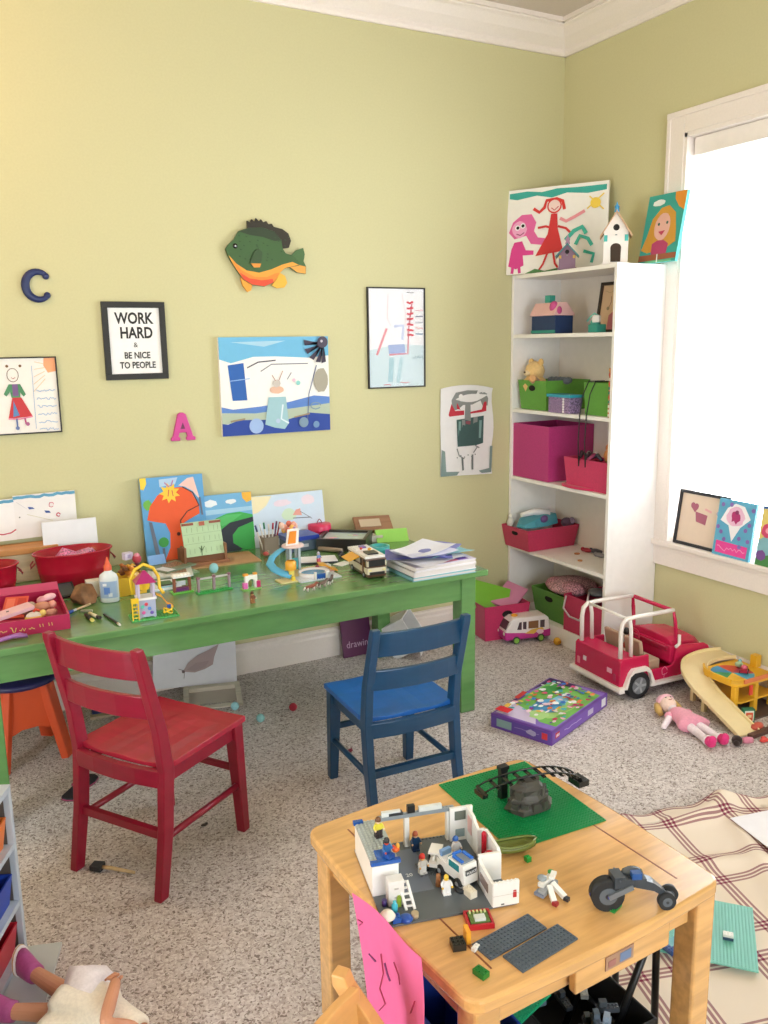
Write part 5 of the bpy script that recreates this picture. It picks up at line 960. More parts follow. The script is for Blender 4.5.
# gate fence
gf = thing('toy_fence', 'small brick fence with grey posts and green grass between kiosk and arch', 'building brick toy', (-2.127, -.635, D), math.radians(4))
m = M(); m.brick(-.068, -.02, 0, 17, 4, .0035, mat('#3fae58', .3)); m.obj('baseplate', gf)
for x in (-.06, 0, .06): m = M(); m.box((x, -.004, .03), (.008, .01, .053), mat('#a68f9a', .3)); m.box((x, -.004, .058), (.012, .012, .008), mat('#8a5a68', .3)); m.obj('post', gf)
m = M(); m.box((0, -.004, .054), (.12, .004, .006), mat('#c9c2c6', .3)); m.obj('rail', gf)
m = M(); [m.ball((-.055+.011*k, -.012, .005), (.006, .004, .003), '#39a04f', 6) for k in range(11)]; m.obj('grass', gf)
toy('toy_tree', 'tiny turquoise ball tree standing behind the brick fence', 'toy', (-2.105, -.575, D), lambda m: (m.cyl((0, 0, 0), (0, 0, .055), .004, '#8a7a68', n=8), m.ball((0, 0, .07), (.018, .016, .02), mat('#8cc4cc', .5))))
# arch
ar = thing('toy_arch', 'tiny brick doorway with pink and orange blocks', 'building brick toy', (-2.0, -.685, D), math.radians(4))
m = M(); m.brick(-.036, -.016, 0, 9, 4, .0035, mat('#8fc46a', .3)); m.obj('baseplate', ar)
m = M(); m.prism([(-.024, .0035), (-.014, .0035), (-.014, .026)]+[(.014*math.cos(a), .026+.014*math.sin(a)) for a in [PI-PI*i/8 for i in range(1, 8)]]+[(.014, .026), (.014, .0035), (.024, .0035), (.024, .054), (-.024, .054)], -.008, .006, WHT, 'y'); m.obj('doorway', ar)
m = M(); m.box((-.026, -.006, .018), (.016, .014, .022), mat('#e06ab0', .3)); m.obj('side_block', ar); m = M(); m.box((.027, -.006, .018), (.014, .014, .024), mat('#c02a68', .3)); m.obj('side_block', ar)
m = M(); m.box((-.02, 0, .057), (.018, .012, .008), mat('#eaa03a', .3)); m.box((.018, 0, .057), (.014, .012, .008), mat('#eaa03a', .3)); m.obj('top_block', ar)
m = M(); m.ball((0, .006, .02), (.008, .004, .014), '#8a8a48', 8); m.obj('plant', ar)
# water park
wp = thing('toy_water_park', 'brick water park with a curled light blue slide and orange umbrella tower', 'building brick toy', (-1.785, -.55, D), math.radians(0)); wp.scale = (1.28, 1.15, 1.18)
aq = mat('#5aaed6', .2)
m = M(); m.brick(-.075, -.12, 0, 7, 7, .0035, mat('#e8d9a0', .3)); m.brick(-.02, -.14, 0, 17, 9, .0035, mat('#dfe4ea', .3)); m.brick(-.02, -.07, 0, 16, 13, .0035, mat('#e8d9a0', .3)); m.obj('baseplate', wp)
m = M(); m.tube([(.0, .03, .085), (-.03, .02, .075), (-.06, .0, .062), (-.078, -.03, .05), (-.075, -.06, .038), (-.055, -.08, .025), (-.03, -.09, .015)], .013, aq, 10, flat=.45); m.obj('slide', wp)
m = M()
for x, y in ((.0, .0), (.03, .0), (.0, .03), (.03, .03)): m.box((x, y, .045), (.007, .007, .085), mat('#b8c4cc', .2))
m.box((.015, .0, .03), (.02, .003, .04), mat('#4fa0a8', .2)); m.obj('tower', wp)
m = M(); m.lathe([(.034, .086), (.036, .09), (.034, .094), (0, .094)], mat('#e6c9c4', .3), (.015, .015, 0), 20); m.obj('platform', wp)
m = M(); m.hull([[(-.012, y, .094), (.03, y, .094), (.034, y, .15), (-.004, y, .15)] for y in (.004, .008)], WHT); m.hull([[(-.006, y, .1), (.02, y, .1), (.024, y, .142), (.002, y, .142)] for y in (.0015, .0038)], mat('#ee9030', .3)); m.obj('sign_board', wp)
m = M(); m.lathe([(.045, .0035), (.05, .018), (.045, .02), (.04, .01), (0, .009)], mat('#f0eef2', .25), (.045, -.085, 0), 22); m.obj('pool_wall', wp)
m = M(); m.lathe([(.04, .014), (0, .0145)], mat('#2a86b4', .1), (.045, -.085, 0), 22); m.obj('pool_water', wp)
m = M(); m.box((.048, -.134, .012), (.03, .006, .018), BLU); m.box((.03, -.136, .015), (.006, .008, .026), WHT); m.box((.066, -.136, .015), (.006, .008, .026), WHT); m.obj('pool_steps', wp)
m = M(); m.lathe([(.016, .035), (.017, .04), (.017, .06), (.012, .066)], mat('#eeaa34', .3), (-.03, -.085, 0), 14); m.obj('bucket', wp)
m = M(); m.box((-.03, -.085, .02), (.016, .016, .035), mat('#e6cf6a', .3)); m.box((-.032, -.11, .01), (.01, .01, .014), mat('#efd24a', .3)); m.obj('stand', wp)
m = M(); m.tube([(.02, .03, .1), (.015, .035, .125), (.03, .03, .15)], .004, mat('#b482b8', .3), 6); m.obj('flower_stem', wp)
m = M(); m.brick(.085, -.06, .0, 5, 4, .0096, mat('#e9a8a0', .3)); m.brick(.09, -.04, .0096, 4, 3, .0096, mat('#f0ece8', .3)); m.brick(.085, -.02, 0, 5, 3, .012, mat('#c23a6c', .3)); m.obj('side_blocks', wp)
toy('toy_slide', 'orange plastic toy slide piece right of the water park', 'toy', (-1.645, -.60, D), lambda m: m.hull([[(x_, -.022, z_), (x_, .022, z_), (x_, .022, z_+.006), (x_, -.022, z_+.006)] for x_, z_ in ((-.04, .03), (-.015, .026), (.015, .008), (.035, .001))], mat('#eeab2f', .3)), rz=-.2)
minifig('tiny toy figure with pink legs and blue top standing on the note pad', (-1.63, -.475, D+.0085), .3, '#d85a78', '#7a98d0', '#e8c8a8', '#cfc6dc')
minifig('tiny brown toy figure standing alone at the front edge of the table', (-2.055, -.855, D), .2, '#9a6a42', '#7d4a34', '#d8a878', '#5a3020')
def horse(label, x, y, rz, c, c2):
    r = thing('toy_horse', label, 'toy animal', (x, y, D), rz)
    m = M(); m.tube([(-.02, 0, .014), (0, 0, .016), (.014, 0, .017), (.024, 0, .026), (.032, 0, .024)], [.006, .0075, .007, .005, .004], mat(c, .3), 8); m.obj('body', r)
    for xx in (-.016, .012):
        for yy in (-.004, .004): m = M(); m.cyl((xx, yy, 0), (xx, yy, .014), .0028, mat(c2, .3), n=6); m.obj('leg', r)
    m = M(); m.tube([(-.024, 0, .016), (-.032, 0, .006)], .003, mat(c2, .4), 6); m.obj('tail', r); return r
horse('small brown and white toy horse lying before the water park', -1.815, -.82, math.radians(8), '#8d4a38', '#e6ded2')
horse('tiny grey brown toy horse standing before the orange slide piece', -1.76, -.80, math.radians(20), '#6a5348', '#c4b8ac')
horse('tiny dark toy horse rightmost in front of the orange slide piece', -1.715, -.775, math.radians(50), '#4a3a36', '#d8d2cc')
# camper
cp = thing('toy_camper', 'cream and brown brick-built toy camper van with an orange awning', 'toy camper', (-1.522, -.705, D), math.radians(-95)); cp.scale = (1.0, 1.12, 1.05); crm = mat('#e6dcc6', .25); brn = mat('#5b3a2a', .3)
# built pointing +x (front), length .17
m = M(); m.box((0, 0, .013), (.20, .068, .010), brn); m.box((0, 0, .030), (.20, .07, .024), crm); m.box((0, 0, .045), (.201, .071, .005), brn); m.box((0, 0, .058), (.20, .07, .02), crm); m.box((0, 0, .071), (.201, .071, .005), brn); m.obj('body', cp)
m = M(); m.box((-.01, 0, .079), (.19, .074, .009), WHT); m.brick(-.09, -.032, .0835, 8, 8, .0032, WHT); m.box((.04, 0, .087), (.05, .04, .005), mat('#2a2c30', .3)); m.obj('roof', cp)
m = M(); m.box((.101, 0, .06), (.004, .06, .024), mat('#1c262c', .08)); m.obj('windshield', cp)
m = M(); m.box((.103, 0, .022), (.006, .055, .01), mat('#24242a', .3)); m.box((.103, -.026, .034), (.004, .01, .006), mat('#f2e6a8', .2)); m.box((.103, .026, .034), (.004, .01, .006), mat('#f2e6a8', .2)); m.obj('grille', cp)
for x, w_ in ((.075, .018), (.035, .014), (-.04, .03)): m = M(); m.box((x, -.0356, .055), (w_, .002, .026), mat('#2a3238', .1)); m.obj('side_window', cp)
m = M(); m.box((.055, -.0358, .045), (.014, .0022, .05), brn); m.obj('door', cp)
for x in (-.06, .065):
    for s in (-1, 1): m = M(); m.cyl((x, s*.026, .012), (x, s*.037, .012), .012, mat('#1e1e1e', .6), n=16); m.cyl((x, s*.0365, .012), (x, s*.0385, .012), .006, LG, n=10); m.obj('wheel', cp)
m = M(); m.hull([[(x, -.036, .073), (x, -.075, .058), (x, -.075, .055), (x, -.036, .068)] for x in (-.065, .02)], mat('#efae35', .3)); m.obj('awning', cp)
m = M(); m.box((-.05, .0, .09), (.03, .02, .006), mat('#7a60a8', .3)); m.ball((.0, .01, .091), (.008, .008, .005), '#e2a23a', 8); m.ball((-.02, -.015, .091), (.006, .006, .005), '#d24a3a', 8); m.obj('roof_cargo', cp)
# ================================================================ UNDER THE CRAFT TABLE
st = thing('step_stool', 'orange plastic child stool with a dark blue seat under the green table', 'stool', (-2.80, -.36, 0), math.radians(10)); orr = mat('#d9542a', .4)
m = M(); m.lathe([(0, .295), (.125, .295), (.14, .302), (.142, .315), (.13, .322), (0, .324)], mat('#2a2858', .4), n=32); plab(m.obj('seat', st), 'dark blue round seat')
for k in range(4):
    a = PI/4+k*PI/2; c_, s_ = math.cos(a), math.sin(a); m = M()
    m.bar((c_*.10, s_*.10, .296), (c_*.165, s_*.165, 0), .06, .035, orr, .05, .03, up=(c_, s_, .4)); m.obj('leg', st, bevel=.005)
for k in range(4):
    a = k*PI/2; c_, s_ = math.cos(a), math.sin(a); m = M(); R_ = Matrix.Rotation(a-PI/2, 3, 'Z')
    pts = [(-.085, .29), (.085, .29), (.10, .15), (.09, .12), (.055, .13), (.03, .14), (-.03, .14), (-.055, .13), (-.09, .12), (-.10, .15)]
    vs = [R_ @ Vector((x, .088+.07*(.29-z_)-d_, z_)) for d_ in (0, .012) for x, z_ in pts]; n_ = len(pts)
    m.add(vs, [tuple(range(n_)), tuple(reversed(range(n_, 2*n_)))]+[(i, (i+1) % n_, n_+(i+1) % n_, n_+i) for i in range(n_)], orr); m.obj('side_panel', st)
pb = thing('drawing_book', 'purple drawing book standing against the baseboard under the table', 'book', (0, 0, 0)); bw2, bh2 = .155, .21
m = M(); m.box((bw2/2, .007, bh2/2), (bw2, .014, bh2), mat('#5e2552', .4)); letters(m, 'drawing', .048, mat('#c9a6c4', .5), (bw2*.56, -.0006, .045), .0006, .9); o = m.obj('cover', pb)
frame3(pb, (-1.335, -.075, 0.001), (-1.18, -.075, .001), (-1.335, -.035, .20))
wbx = thing('white_box', 'white open cardboard box tipped on its side behind the blue chair', 'box', (-1.07, -.155, .098), rot=(math.radians(12), math.radians(58), math.radians(-35)))
m = bin_mesh(.17, .14, .15, mat('#eceaec', .5), 1.0, .004); m.v = [(x, y, z-.06) for x, y, z in m.v]; m.obj('body', wbx)
m = M(); m.box((.10, 0, .078), (.05, .14, .003), mat('#f1eff0', .5), rot=Matrix.Rotation(.5, 3, 'Y')); m.obj('flap', wbx)
# moth drawing sheet leaning
m = M(); n_ = 12; vs = []
A = Vector((-2.235, -.10, .002)); 
for j in range(n_+1):
    for i in range(n_+1):
        u, v_ = i/n_, j/n_; curl = .03*(1-u)**3*v_
        vs.append((u*.38+v_*.0, -.012*math.sin(PI*u)*(1-v_)-curl, v_*.30))
N = len(vs); fs = []
for j in range(n_):
    for i in range(n_): a = j*(n_+1)+i; fs += [(a, a+1, a+n_+2, a+n_+1), (N+a, N+a+n_+1, N+a+n_+2, N+a+1)]
rim = [i for i in range(n_)]+[j*(n_+1)+n_ for j in range(n_)]+[n_*(n_+1)+n_-i for i in range(n_)]+[(n_-j)*(n_+1) for j in range(n_)]
for q in range(len(rim)): a = rim[q]; b2 = rim[(q+1) % len(rim)]; fs.append((a, b2, N+b2, N+a))
m.add(vs+[(x, y+.001, z_) for x, y, z_ in vs], fs, '#e6e3ea')
art_on(m, .38, .30, [('p', '#b09a9a', [(.34, .22), (.4, .34), (.52, .45), (.66, .52), (.78, .6), (.72, .42), (.7, .3), (.6, .24), (.48, .2)]), ('p', '#a69092', [(.38, .24), (.5, .34), (.66, .36), (.6, .26), (.48, .22)]), ('c', '#6f5a5e', (.345, .22), .018), ('s', '#6f5a5e', .006, [(.36, .22), (.35, .12)]), ('s', '#6f5a5e', .006, [(.34, .24), (.29, .26)])], y0=-.0135)
o = m.obj('moth_drawing'); frame3(o, (-2.265, -.115, .055), (-1.895, -.11, .002), (-2.235, -.04, .24)); tag(o, 'white sheet with a brownish moth drawing leaning on the baseboard under the table', 'drawing')
# frame lying under
cf = thing('stretched_canvas', 'small stretched canvas lying face down with its pale wooden bars showing', 'canvas', (-2.04, -.235, .003), rot=(math.radians(14), 0, math.radians(-14))); wd = mat('#cfc4b4', .6, 'wood'); fw_, fd_ = .245, .17
for x in (-1, 1): m = M(); m.box((x*(fw_/2-.012), 0, .012), (.022, fd_, .02), wd); m.obj('bar', cf)
for y in (-1, 1): m = M(); m.box((0, y*(fd_/2-.012), .012), (fw_-.048, .022, .02), wd); m.obj('bar', cf)
m = M(); m.box((0, 0, .002), (fw_, fd_, .003), mat('#b9aca0', .8)); m.obj('canvas', cf)
for (px, py, c, lab) in ((235, 706, '#9fd4dc', 'pale turquoise pompom nearer the small canvas frame'), (260.5, 718, '#8fc6c8', 'pale turquoise pompom further from the small canvas frame'), (293, 707, '#a8283c', 'dark red pompom on the carpet under the table')):
    p = sz(px, py, .018); m = M(); m.ball((0, 0, .018), .0175, mat(c, .95, 'fabric'), 14); tag(m.obj('pompom', loc=(p.x, p.y, 0)), lab, 'pompom')
toy('folded_board', 'blue strip folder with a wooden slat lying under the table left of the moth drawing', 'folder', (-2.42, -.12, .0), lambda m: m.box((0, 0, .006), (.20, .06, .012), '#2a3f86').box((.02, -.05, .005), (.26, .03, .01), mat('#b9a68c', .6, 'wood')), rz=-.1)
for k, (px, py, c) in enumerate(((350, 752, '#8a2c44'), (336, 757, '#b04a5c'))):
    p = sz(px, py); toy('toy_scrap', ('dark red', 'pink')[k]+' little scrap on the carpet under the blue chair', 'toy', (p.x, p.y, 0), lambda m: m.ball((0, 0, .006), (.012, .008, .006), c).tube([(0, 0, .006), (.012, .01, .008)], .003, c, 6))
p = sz(204, 826); toy('toy_scrap', 'small dark scrap on the carpet behind the red chair leg', 'toy', (p.x, p.y, 0), lambda m: m.ball((0, 0, .004), (.010, .006, .004), '#4a4540').ball((.008, .003, .004), (.006, .005, .004), '#3a3a36'))
# flip-flop
ff = thing('flip_flop', 'small dark flip flop sandal with a pink edge under the red chair', 'sandal', (-2.668, -.735, .0), math.radians(-38))
sole = [(-.028, -.07), (-.02, -.08), (.0, -.084), (.02, -.08), (.027, -.065), (.024, -.03), (.026, .01), (.034, .045), (.03, .075), (.012, .088), (-.01, .088), (-.03, .07), (-.033, .04), (-.026, .0)]
m = M(); m.prism(sole, .0, .012, mat('#23242c', .7)); m.obj('sole', ff, bevel=.002); m = M(); m.prism([(x*1.02, y*1.01) for x, y in sole], .003, .007, mat('#a8486c', .6)); m.obj('sole_stripe', ff)
m = M(); m.tube([(-.028, -.0, .012), (-.018, .03, .03), (0, .055, .014), (.018, .03, .03), (.026, -.0, .012)], .0045, mat('#8a3a5c', .5), 8); m.obj('strap', ff)
# foam brush
p1, p2 = sz(92, 866, .012), sz(136, 873, .006); v = p2-p1
fb_ = thing('foam_brush', 'foam paint brush with black sponge head and wooden handle lying on the carpet', 'paint brush', (p1.x, p1.y, .013)); u_ = Vector((v.x, v.y, 0)).normalized()
m = M(); m.bar((0, 0, 0), u_*.034, .03, .014, mat('#17181a', .9, 'fabric'), .03, .018, up=(0, 0, 1)); plab(m.obj('sponge_head', fb_), 'black sponge head'); m = M(); m.tube([u_*.034, u_*.06, Vector((u_.x*.135, u_.y*.135, -.006))], [.005, .006, .0045], mat('#cdb082', .5, 'wood'), 10); m.obj('handle', fb_)
# ================================================================ ON THE ACTIVITY TABLE
T0 = TZ+.0006
PB = '#0f8a4c'
# green baseplate with rock and railway
gpl = sz(445, 787, T0)
def wr(px, py, z=T0): p = sz(px, py, z); return p
a_ = math.atan2(-2.33+2.035, 1) 
gb = thing('building_plate', 'large green studded building plate at the back of the play table', 'building plate', (-1.901, -2.196, T0), math.radians(-2))
m = M(); m.box((0, 0, .0012), (.248, .304, .0024), mat(PB, .3)); m.studs(-.124, -.152, .0024, 31, 38, mat(PB, .3), n=6); m.obj('plate', gb)
GZ = T0+.0044
rk = thing('toy_rock', 'dark grey brick-built rock pillar on the green plate under the track', 'building brick toy', (-1.900, -2.228, GZ), math.radians(-8)); rk.scale = (1.35, 1.15, 1.02)
rg = mat('#4a4742', .35)
rr = random.Random(12)
m = M()
m.hull([[(.042*math.cos(2*PI*i/9)*k*(1+.12*math.sin(i*2.3+j)), .032*math.sin(2*PI*i/9)*k*(1+.1*math.cos(i*3.1+j)), z_) for i in range(9)] for j, (k, z_) in enumerate(((1.0, 0), (.98, .01), (.82, .018), (.84, .03), (.68, .038), (.72, .05), (.5, .058), (.45, .068)))], rg)
for k in range(16): a = 2*PI*k/16+rr.uniform(-.2, .2); q = .8+.2*rr.random(); z_ = rr.choice((.005, .015, .027, .042)); m.box((.036*math.cos(a)*q*(1-z_*6), .028*math.sin(a)*q*(1-z_*6), z_), (.014, .012, .018), rg, rz=a)
m.obj('body', rk)
tk = thing('toy_track', 'arched black toy railway track running over the grey rock', 'toy track', (0, 0, 0)); bk = mat('#1c1e20', .22)
def track_pt(f):
    a = Vector((-1.972, -2.168, .488)); b_ = Vector((-1.752, -2.21, .487)); p = a.lerp(b_, f)
    p.z += .062*math.sin(PI*min(1, f*1.08))**.9 if f < .93 else .0; p.y += -.03*math.sin(PI*f); return p
def tp_(f): p = track_pt(f); return p
N_ = 20; pts = [Vector((-1.990+.226*i/N_, -2.175-.060*i/N_-.03*math.sin(PI*i/N_), .506+.043*math.sin(PI*i/N_)**.8)) for i in range(N_+1)]
for s in (-1, 1):
    m = M(); m.tube([p+Vector((.1, 1, 0)).normalized()*(s*.016)+Vector((0, 0, .004)) for p in pts], .0022, bk, 6); m.obj('rail', tk)
for k in range(0, N_+1, 2):
    m = M(); p = pts[k]; d_ = (pts[min(k+1, N_)]-pts[max(k-1, 0)]).normalized(); y_ = Vector((.1, 1, 0)).normalized(); m.bar(p-y_*.024, p+y_*.024, .0075, .003, bk, up=tuple(d_.cross(y_))); m.obj('sleeper', tk)
for (f, w_) in ((N_, .03),): m = M(); p = pts[N_]; m.box((p.x+.004, p.y, p.z-.009), (.03, .038, .014), bk); m.obj('end_block', tk)
m = M(); m.box((pts[0].x-.002, pts[0].y, pts[0].z-.006), (.014, .034, .010), bk); m.obj('end_block', tk)
toy('toy_block', 'black brick support with a slot behind the rock, beside the track', 'building brick', (-1.925, -2.165, GZ), lambda m: (m.box((0, 0, .036), (.018, .014, .072), mat('#212325', .3)), m.box((0, 0, .075), (.024, .016, .008), mat('#212325', .3))))
# police station base
SP = sz(385, 929, T0); SA = math.radians(-13.7)
def stn(name, label, cat='building brick toy', x=0, y=0, z=0, rz=0, group=None):
    c_, s_ = math.cos(SA), math.sin(SA); return thing(name, label, cat, (SP.x+x*c_-y*s_, SP.y+x*s_+y*c_, T0+z), SA+rz, group)
pg = mat('#5d6468', .35); WH = mat('#efece6', .22)
s0 = stn('toy_police_station', 'brick-built police station on a grey base with white walls and open roof')
m = M(); m.box((.128, .125, .002), (.256, .25, .004), pg); 
for q in range(32): m.studs(.008*q, .242, .004, 1, 1, pg, n=6); 
m.studs(.104, .12, .004, 18, 6, pg, n=5); letters(m, '20', .014, mat('#e8e8e4', .5), (0, 0, 0), .0004, T=Matrix.Translation((.085, .13, .0046)) @ Matrix.Rotation(math.radians(-90), 4, 'X'))
m.box((.085, .15, .0042), (.07, .14, .0006), mat('#6d7684', .3)); m.obj('base', s0)
m = M(); m.box((.002, .165, .035), (.005, .15, .062), WH); m.box((.026, .092, .035), (.05, .005, .062), WH); m.obj('guard_house_wall', s0)
m = M(); m.box((.026, .165, .068), (.054, .152, .0045), mat('#aab2b0', .25)); m.studs(-.001, .09, .0702, 6, 19, mat('#b9c0be', .25), n=6); plab(m.obj('roof', s0), 'grey studded roof')
m = M(); m.box((.026, .092, .0715), (.058, .009, .007), BLU); m.box((.02, .11, .072), (.016, .036, .007), BLU); plab(m.obj('roof_edge', s0), 'blue bricks'); m = M(); m.box((.006, .238, .0715), (.02, .009, .008), BLU); plab(m.obj('roof_edge', s0), 'blue brick')
for x in (.108, .2): m = M(); m.box((x, .235, .037), (.010, .012, .066), WH); m.obj('column', s0)
m = M(); m.box((.13, .235, .074), (.165, .010, .008), mat('#8d9498', .3)); m.studs(.05, .231, .078, 20, 1, mat('#8d9498', .3), n=6); m.obj('beam', s0)
m = M(); m.box((.075, .235, .083), (.04, .008, .010), mat('#d8dad6', .15)); m.box((.16, .235, .083), (.05, .008, .010), mat('#d8dad6', .15)); m.obj('clear_panel', s0)
m = M(); m.box((.118, .235, .087), (.016, .010, .016), mat('#17181a', .3)); m.box((.085, .236, .081), (.03, .011, .006), mat('#34373a', .3)); m.obj('camera_block', s0)
m = M(); m.box((.225, .225, .042), (.05, .006, .075), WH); m.box((.222, .2212, .062), (.024, .0012, .02), mat('#6b7268', .2)); m.box((.222, .2212, .022), (.02, .0012, .018), mat('#8fa0a0', .2)); m.obj('back_wall', s0)
m = M(); m.prism([(.228, .004), (.16, .004), (.16, .065), (.175, .07), (.185, .078), (.228, .08)], .236, .242, WH, 'x'); m.box((.2352, .20, .05), (.001, .022, .036), mat('#d8a9a4', .4)); m.obj('side_wall', s0)
m = M(); m.prism([(.16, .004), (.075, .004), (.075, .058), (.085, .066), (.15, .068), (.16, .062)], .249, .255, WH, 'x'); m.box((.244, .158, .035), (.016, .005, .06), WH); m.box((.23, .078, .033), (.044, .006, .058), WH); m.obj('cell_wall', s0)
m = M(); m.box((.242, .135, .045), (.008, .008, .045), mat('#b81a2c', .25)); m.ball((.242, .135, .068), (.005, .005, .005), mat('#b81a2c', .25)); m.ball((.240, .1, .045), (.01, .01, .006), mat('#c22034', .25)); m.box((.245, .088, .03), (.006, .004, .05), mat('#3a2a34', .3)); m.box((.242, .1, .02), (.008, .014, .03), mat('#c9b6bc', .3)); m.obj('red_equipment', s0)
m = M(); m.prism([(.075, .004), (.0, .004), (.0, .05), (.02, .05), (.062, .052), (.075, .058)], .206, .212, WH, 'x'); m.box((.209, .04, .028), (.0085, .04, .018), mat('#8c7a74', .2)); m.obj('low_side_wall', s0)
m = M(); m.box((.233, .0, .028), (.052, .006, .048), WH); m.box((.233, .0, .0262), (.053, .0065, .0012), '#d2cdc4'); m.box((.250, -.0035, .024), (.007, .0006, .011), '#c23030'); m.box((.250, -.0035, .032), (.006, .0006, .003), '#b85050'); m.box((.226, -.0035, .008), (.006, .0006, .003), '#6b6b6b'); m.studs(.209, -.004, .052, 6, 1, WH, n=6); m.obj('front_wall', s0)
m = M(); m.box((.036, .062, .03), (.03, .022, .05), mat('#e9e5dd', .3)); m.box((.036, .0505, .04), (.008, .001, .003), '#b9b3aa'); m.box((.036, .0505, .022), (.008, .001, .003), '#b9b3aa'); m.obj('cabinet', s0)
# truck
tr_ = stn('toy_police_truck', 'white brick-built police truck with teal windows and blue roof lights', x=.172, y=.10, z=.004, rz=math.radians(110))
# built along +x = rear..., local length .09
teal = mat('#2b7f84', .12)
m = M(); m.box((0, 0, .022), (.085, .034, .018), WH); m.box((0, 0, .012), (.08, .026, .006), mat('#2c2e30', .4)); m.obj('chassis', tr_)
m = M(); m.hull([[(x, y, z_) for x, z_ in ((-.042, .03), (.012, .03), (.006, .05), (-.038, .052))] for y in (-.017, .017)], WH); m.box((-.043, 0, .038), (.002, .026, .01), '#34363a'); letters(m, 'POLICE', .0072, mat('#f4f4f2', .4), (0, 0, 0), .0003, T=Matrix.Translation((-.0444, 0, .0355)) @ Matrix.Rotation(math.radians(-90), 4, 'Z')); m.obj('cabin', tr_)
for s in (-1, 1): m = M(); m.box((-.012, s*.0175, .041), (.03, .0012, .013), teal); m.obj('side_window', tr_)
m = M(); m.box((.011, 0, .041), (.002, .028, .016), teal, rot=Matrix.Rotation(-.28, 3, 'Y')); m.obj('windshield', tr_)
m = M(); m.box((-.018, 0, .0535), (.03, .03, .003), mat('#7c8794', .3)); m.box((-.018, -.012, .056), (.028, .006, .004), mat('#2f6fd0', .2)); m.box((-.018, .012, .056), (.028, .006, .004), mat('#2f6fd0', .2)); m.box((.0, 0, .056), (.005, .02, .004), mat('#2f6fd0', .2)); m.obj('light_bar', tr_)
m = M(); m.box((.028, 0, .032), (.026, .03, .006), WH); m.box((.036, 0, .04), (.008, .024, .012), mat('#7fa6d8', .3)); m.obj('hood', tr_)
for x in (-.026, .028):
    for s in (-1, 1): m = M(); m.cyl((x, s*.014, .0105), (x, s*.022, .0105), .0105, mat('#1b1b1d', .6), n=16); m.cyl((x, s*.0218, .0105), (x, s*.0228, .0105), .005, LG, n=10); m.obj('wheel', tr_)
# lying wheel, cart
cart = stn('toy_cart', 'small white brick-built quad bike left of the police truck', x=.145, y=.15, z=.004, rz=math.radians(60))
m = M(); m.box((0, 0, .016), (.05, .02, .008), WH); m.box((.008, 0, .028), (.016, .022, .014), WH); m.box((-.014, 0, .03), (.02, .004, .006), WH); m.box((.0, .0, .037), (.034, .024, .004), WH); m.box((.016, .0, .03), (.004, .02, .012), '#2c2e30'); m.obj('body', cart)
for x in (-.018, .018):
    for s in (-1, 1): m = M(); m.cyl((x, s*.009, .009), (x, s*.017, .009), .009, mat('#1b1b1d', .6), n=14); m.obj('wheel', cart)
def fig(label, x, y, z, rz, *a, **k):
    c_, s_ = math.cos(SA), math.sin(SA); return minifig(label, (SP.x+x*c_-y*s_, SP.y+x*s_+y*c_, T0+z), SA+rz, *a, **k)
fig('tiny toy figure in a yellow shirt with brown hair on the guard house roof', .034, .178, .0718, .2, '#3a3034', '#e6d84a', '#e9c8a0', '#6a4426')
fig('tiny toy figure in dark blue with reddish hair standing inside the station', .121, .213, .005, .1, '#22385c', '#1f3f63', '#e8b98e', '#a8502c')
fig('tiny toy figure in white with a yellow head standing in front of the truck', .137, .061, .004, 0, '#efece8', '#efece8', '#eec23c', None)
fig('tiny toy figure in white and red helmet riding the quad bike', .112, .135, .004, .3, '#e8e4de', '#d8cfc4', '#e9b46a', '#cf3328')
fig('tiny toy figure in white with a blue helmet beside the back wall', .196, .175, .004, .2, '#eceaea', '#eceaea', '#e8d2b8', '#3568b8')
fig('tiny toy figure in blue lying by the flames on the guard house roof', .032, .105, .0755, .5, '#2a5098', '#2f6aa8', '#c94838', '#2a2a2e', sit=True)
toy('toy_flame', 'tiny orange and red flame bricks on the guard house roof corner', 'building brick', tuple(Vector((SP.x, SP.y, T0+.0755))+Matrix.Rotation(SA, 3, 'Z') @ Vector((.052, .112, 0))), lambda m: (m.ball((0, 0, .005), (.008, .006, .006), mat('#ea6a28', .3)), m.ball((.004, 0, .011), (.004, .004, .007), mat('#f0b040', .3)), m.ball((-.005, 0, .01), (.004, .004, .006), mat('#d8402a', .3))))
def onb(name, label, cat, x, y, z, b, rz=0):
    c_, s_ = math.cos(SA), math.sin(SA); return toy(name, label, cat, (SP.x+x*c_-y*s_, SP.y+x*s_+y*c_, T0+z), b, rz=SA+rz)
onb('building_brick', 'small cream brick lying at the front of the station base', 'building brick', .18, .04, .004, lambda m: m.brick(-.008, -.008, 0, 2, 3, .0135, mat('#e9dfc8', .3)), .3)
onb('loose_tyre', 'dark loose wheel lying on the station base below the truck', 'toy', .168, .062, .004, lambda m: m.cyl((0, 0, 0), (0, 0, .008), .012, mat('#2a2c2e', .6), n=16).cyl((0, 0, .008), (0, 0, .009), .006, LG, n=12))
onb('toy_chair', 'white ladder shaped brick piece leaning in the front left corner', 'building brick', .058, .045, .004, lambda m: (m.bar((-.008, -.012, 0), (-.014, .02, .04), .005, .004, WH), m.bar((.008, -.012, 0), (.002, .02, .04), .005, .004, WH), [m.box((-.003-.0012*k, -.008+.007*k, .006+.008*k), (.018, .003, .003), WH) for k in range(5)]))
onb('toy_bottle', 'cyan clear brick bottle beside the white ladder piece', 'building brick', .028, .036, .004, lambda m: m.lathe([(0, 0), (.006, 0), (.006, .014), (.003, .018), (.003, .022), (0, .022)], mat('#4cc0d4', .15), n=12))
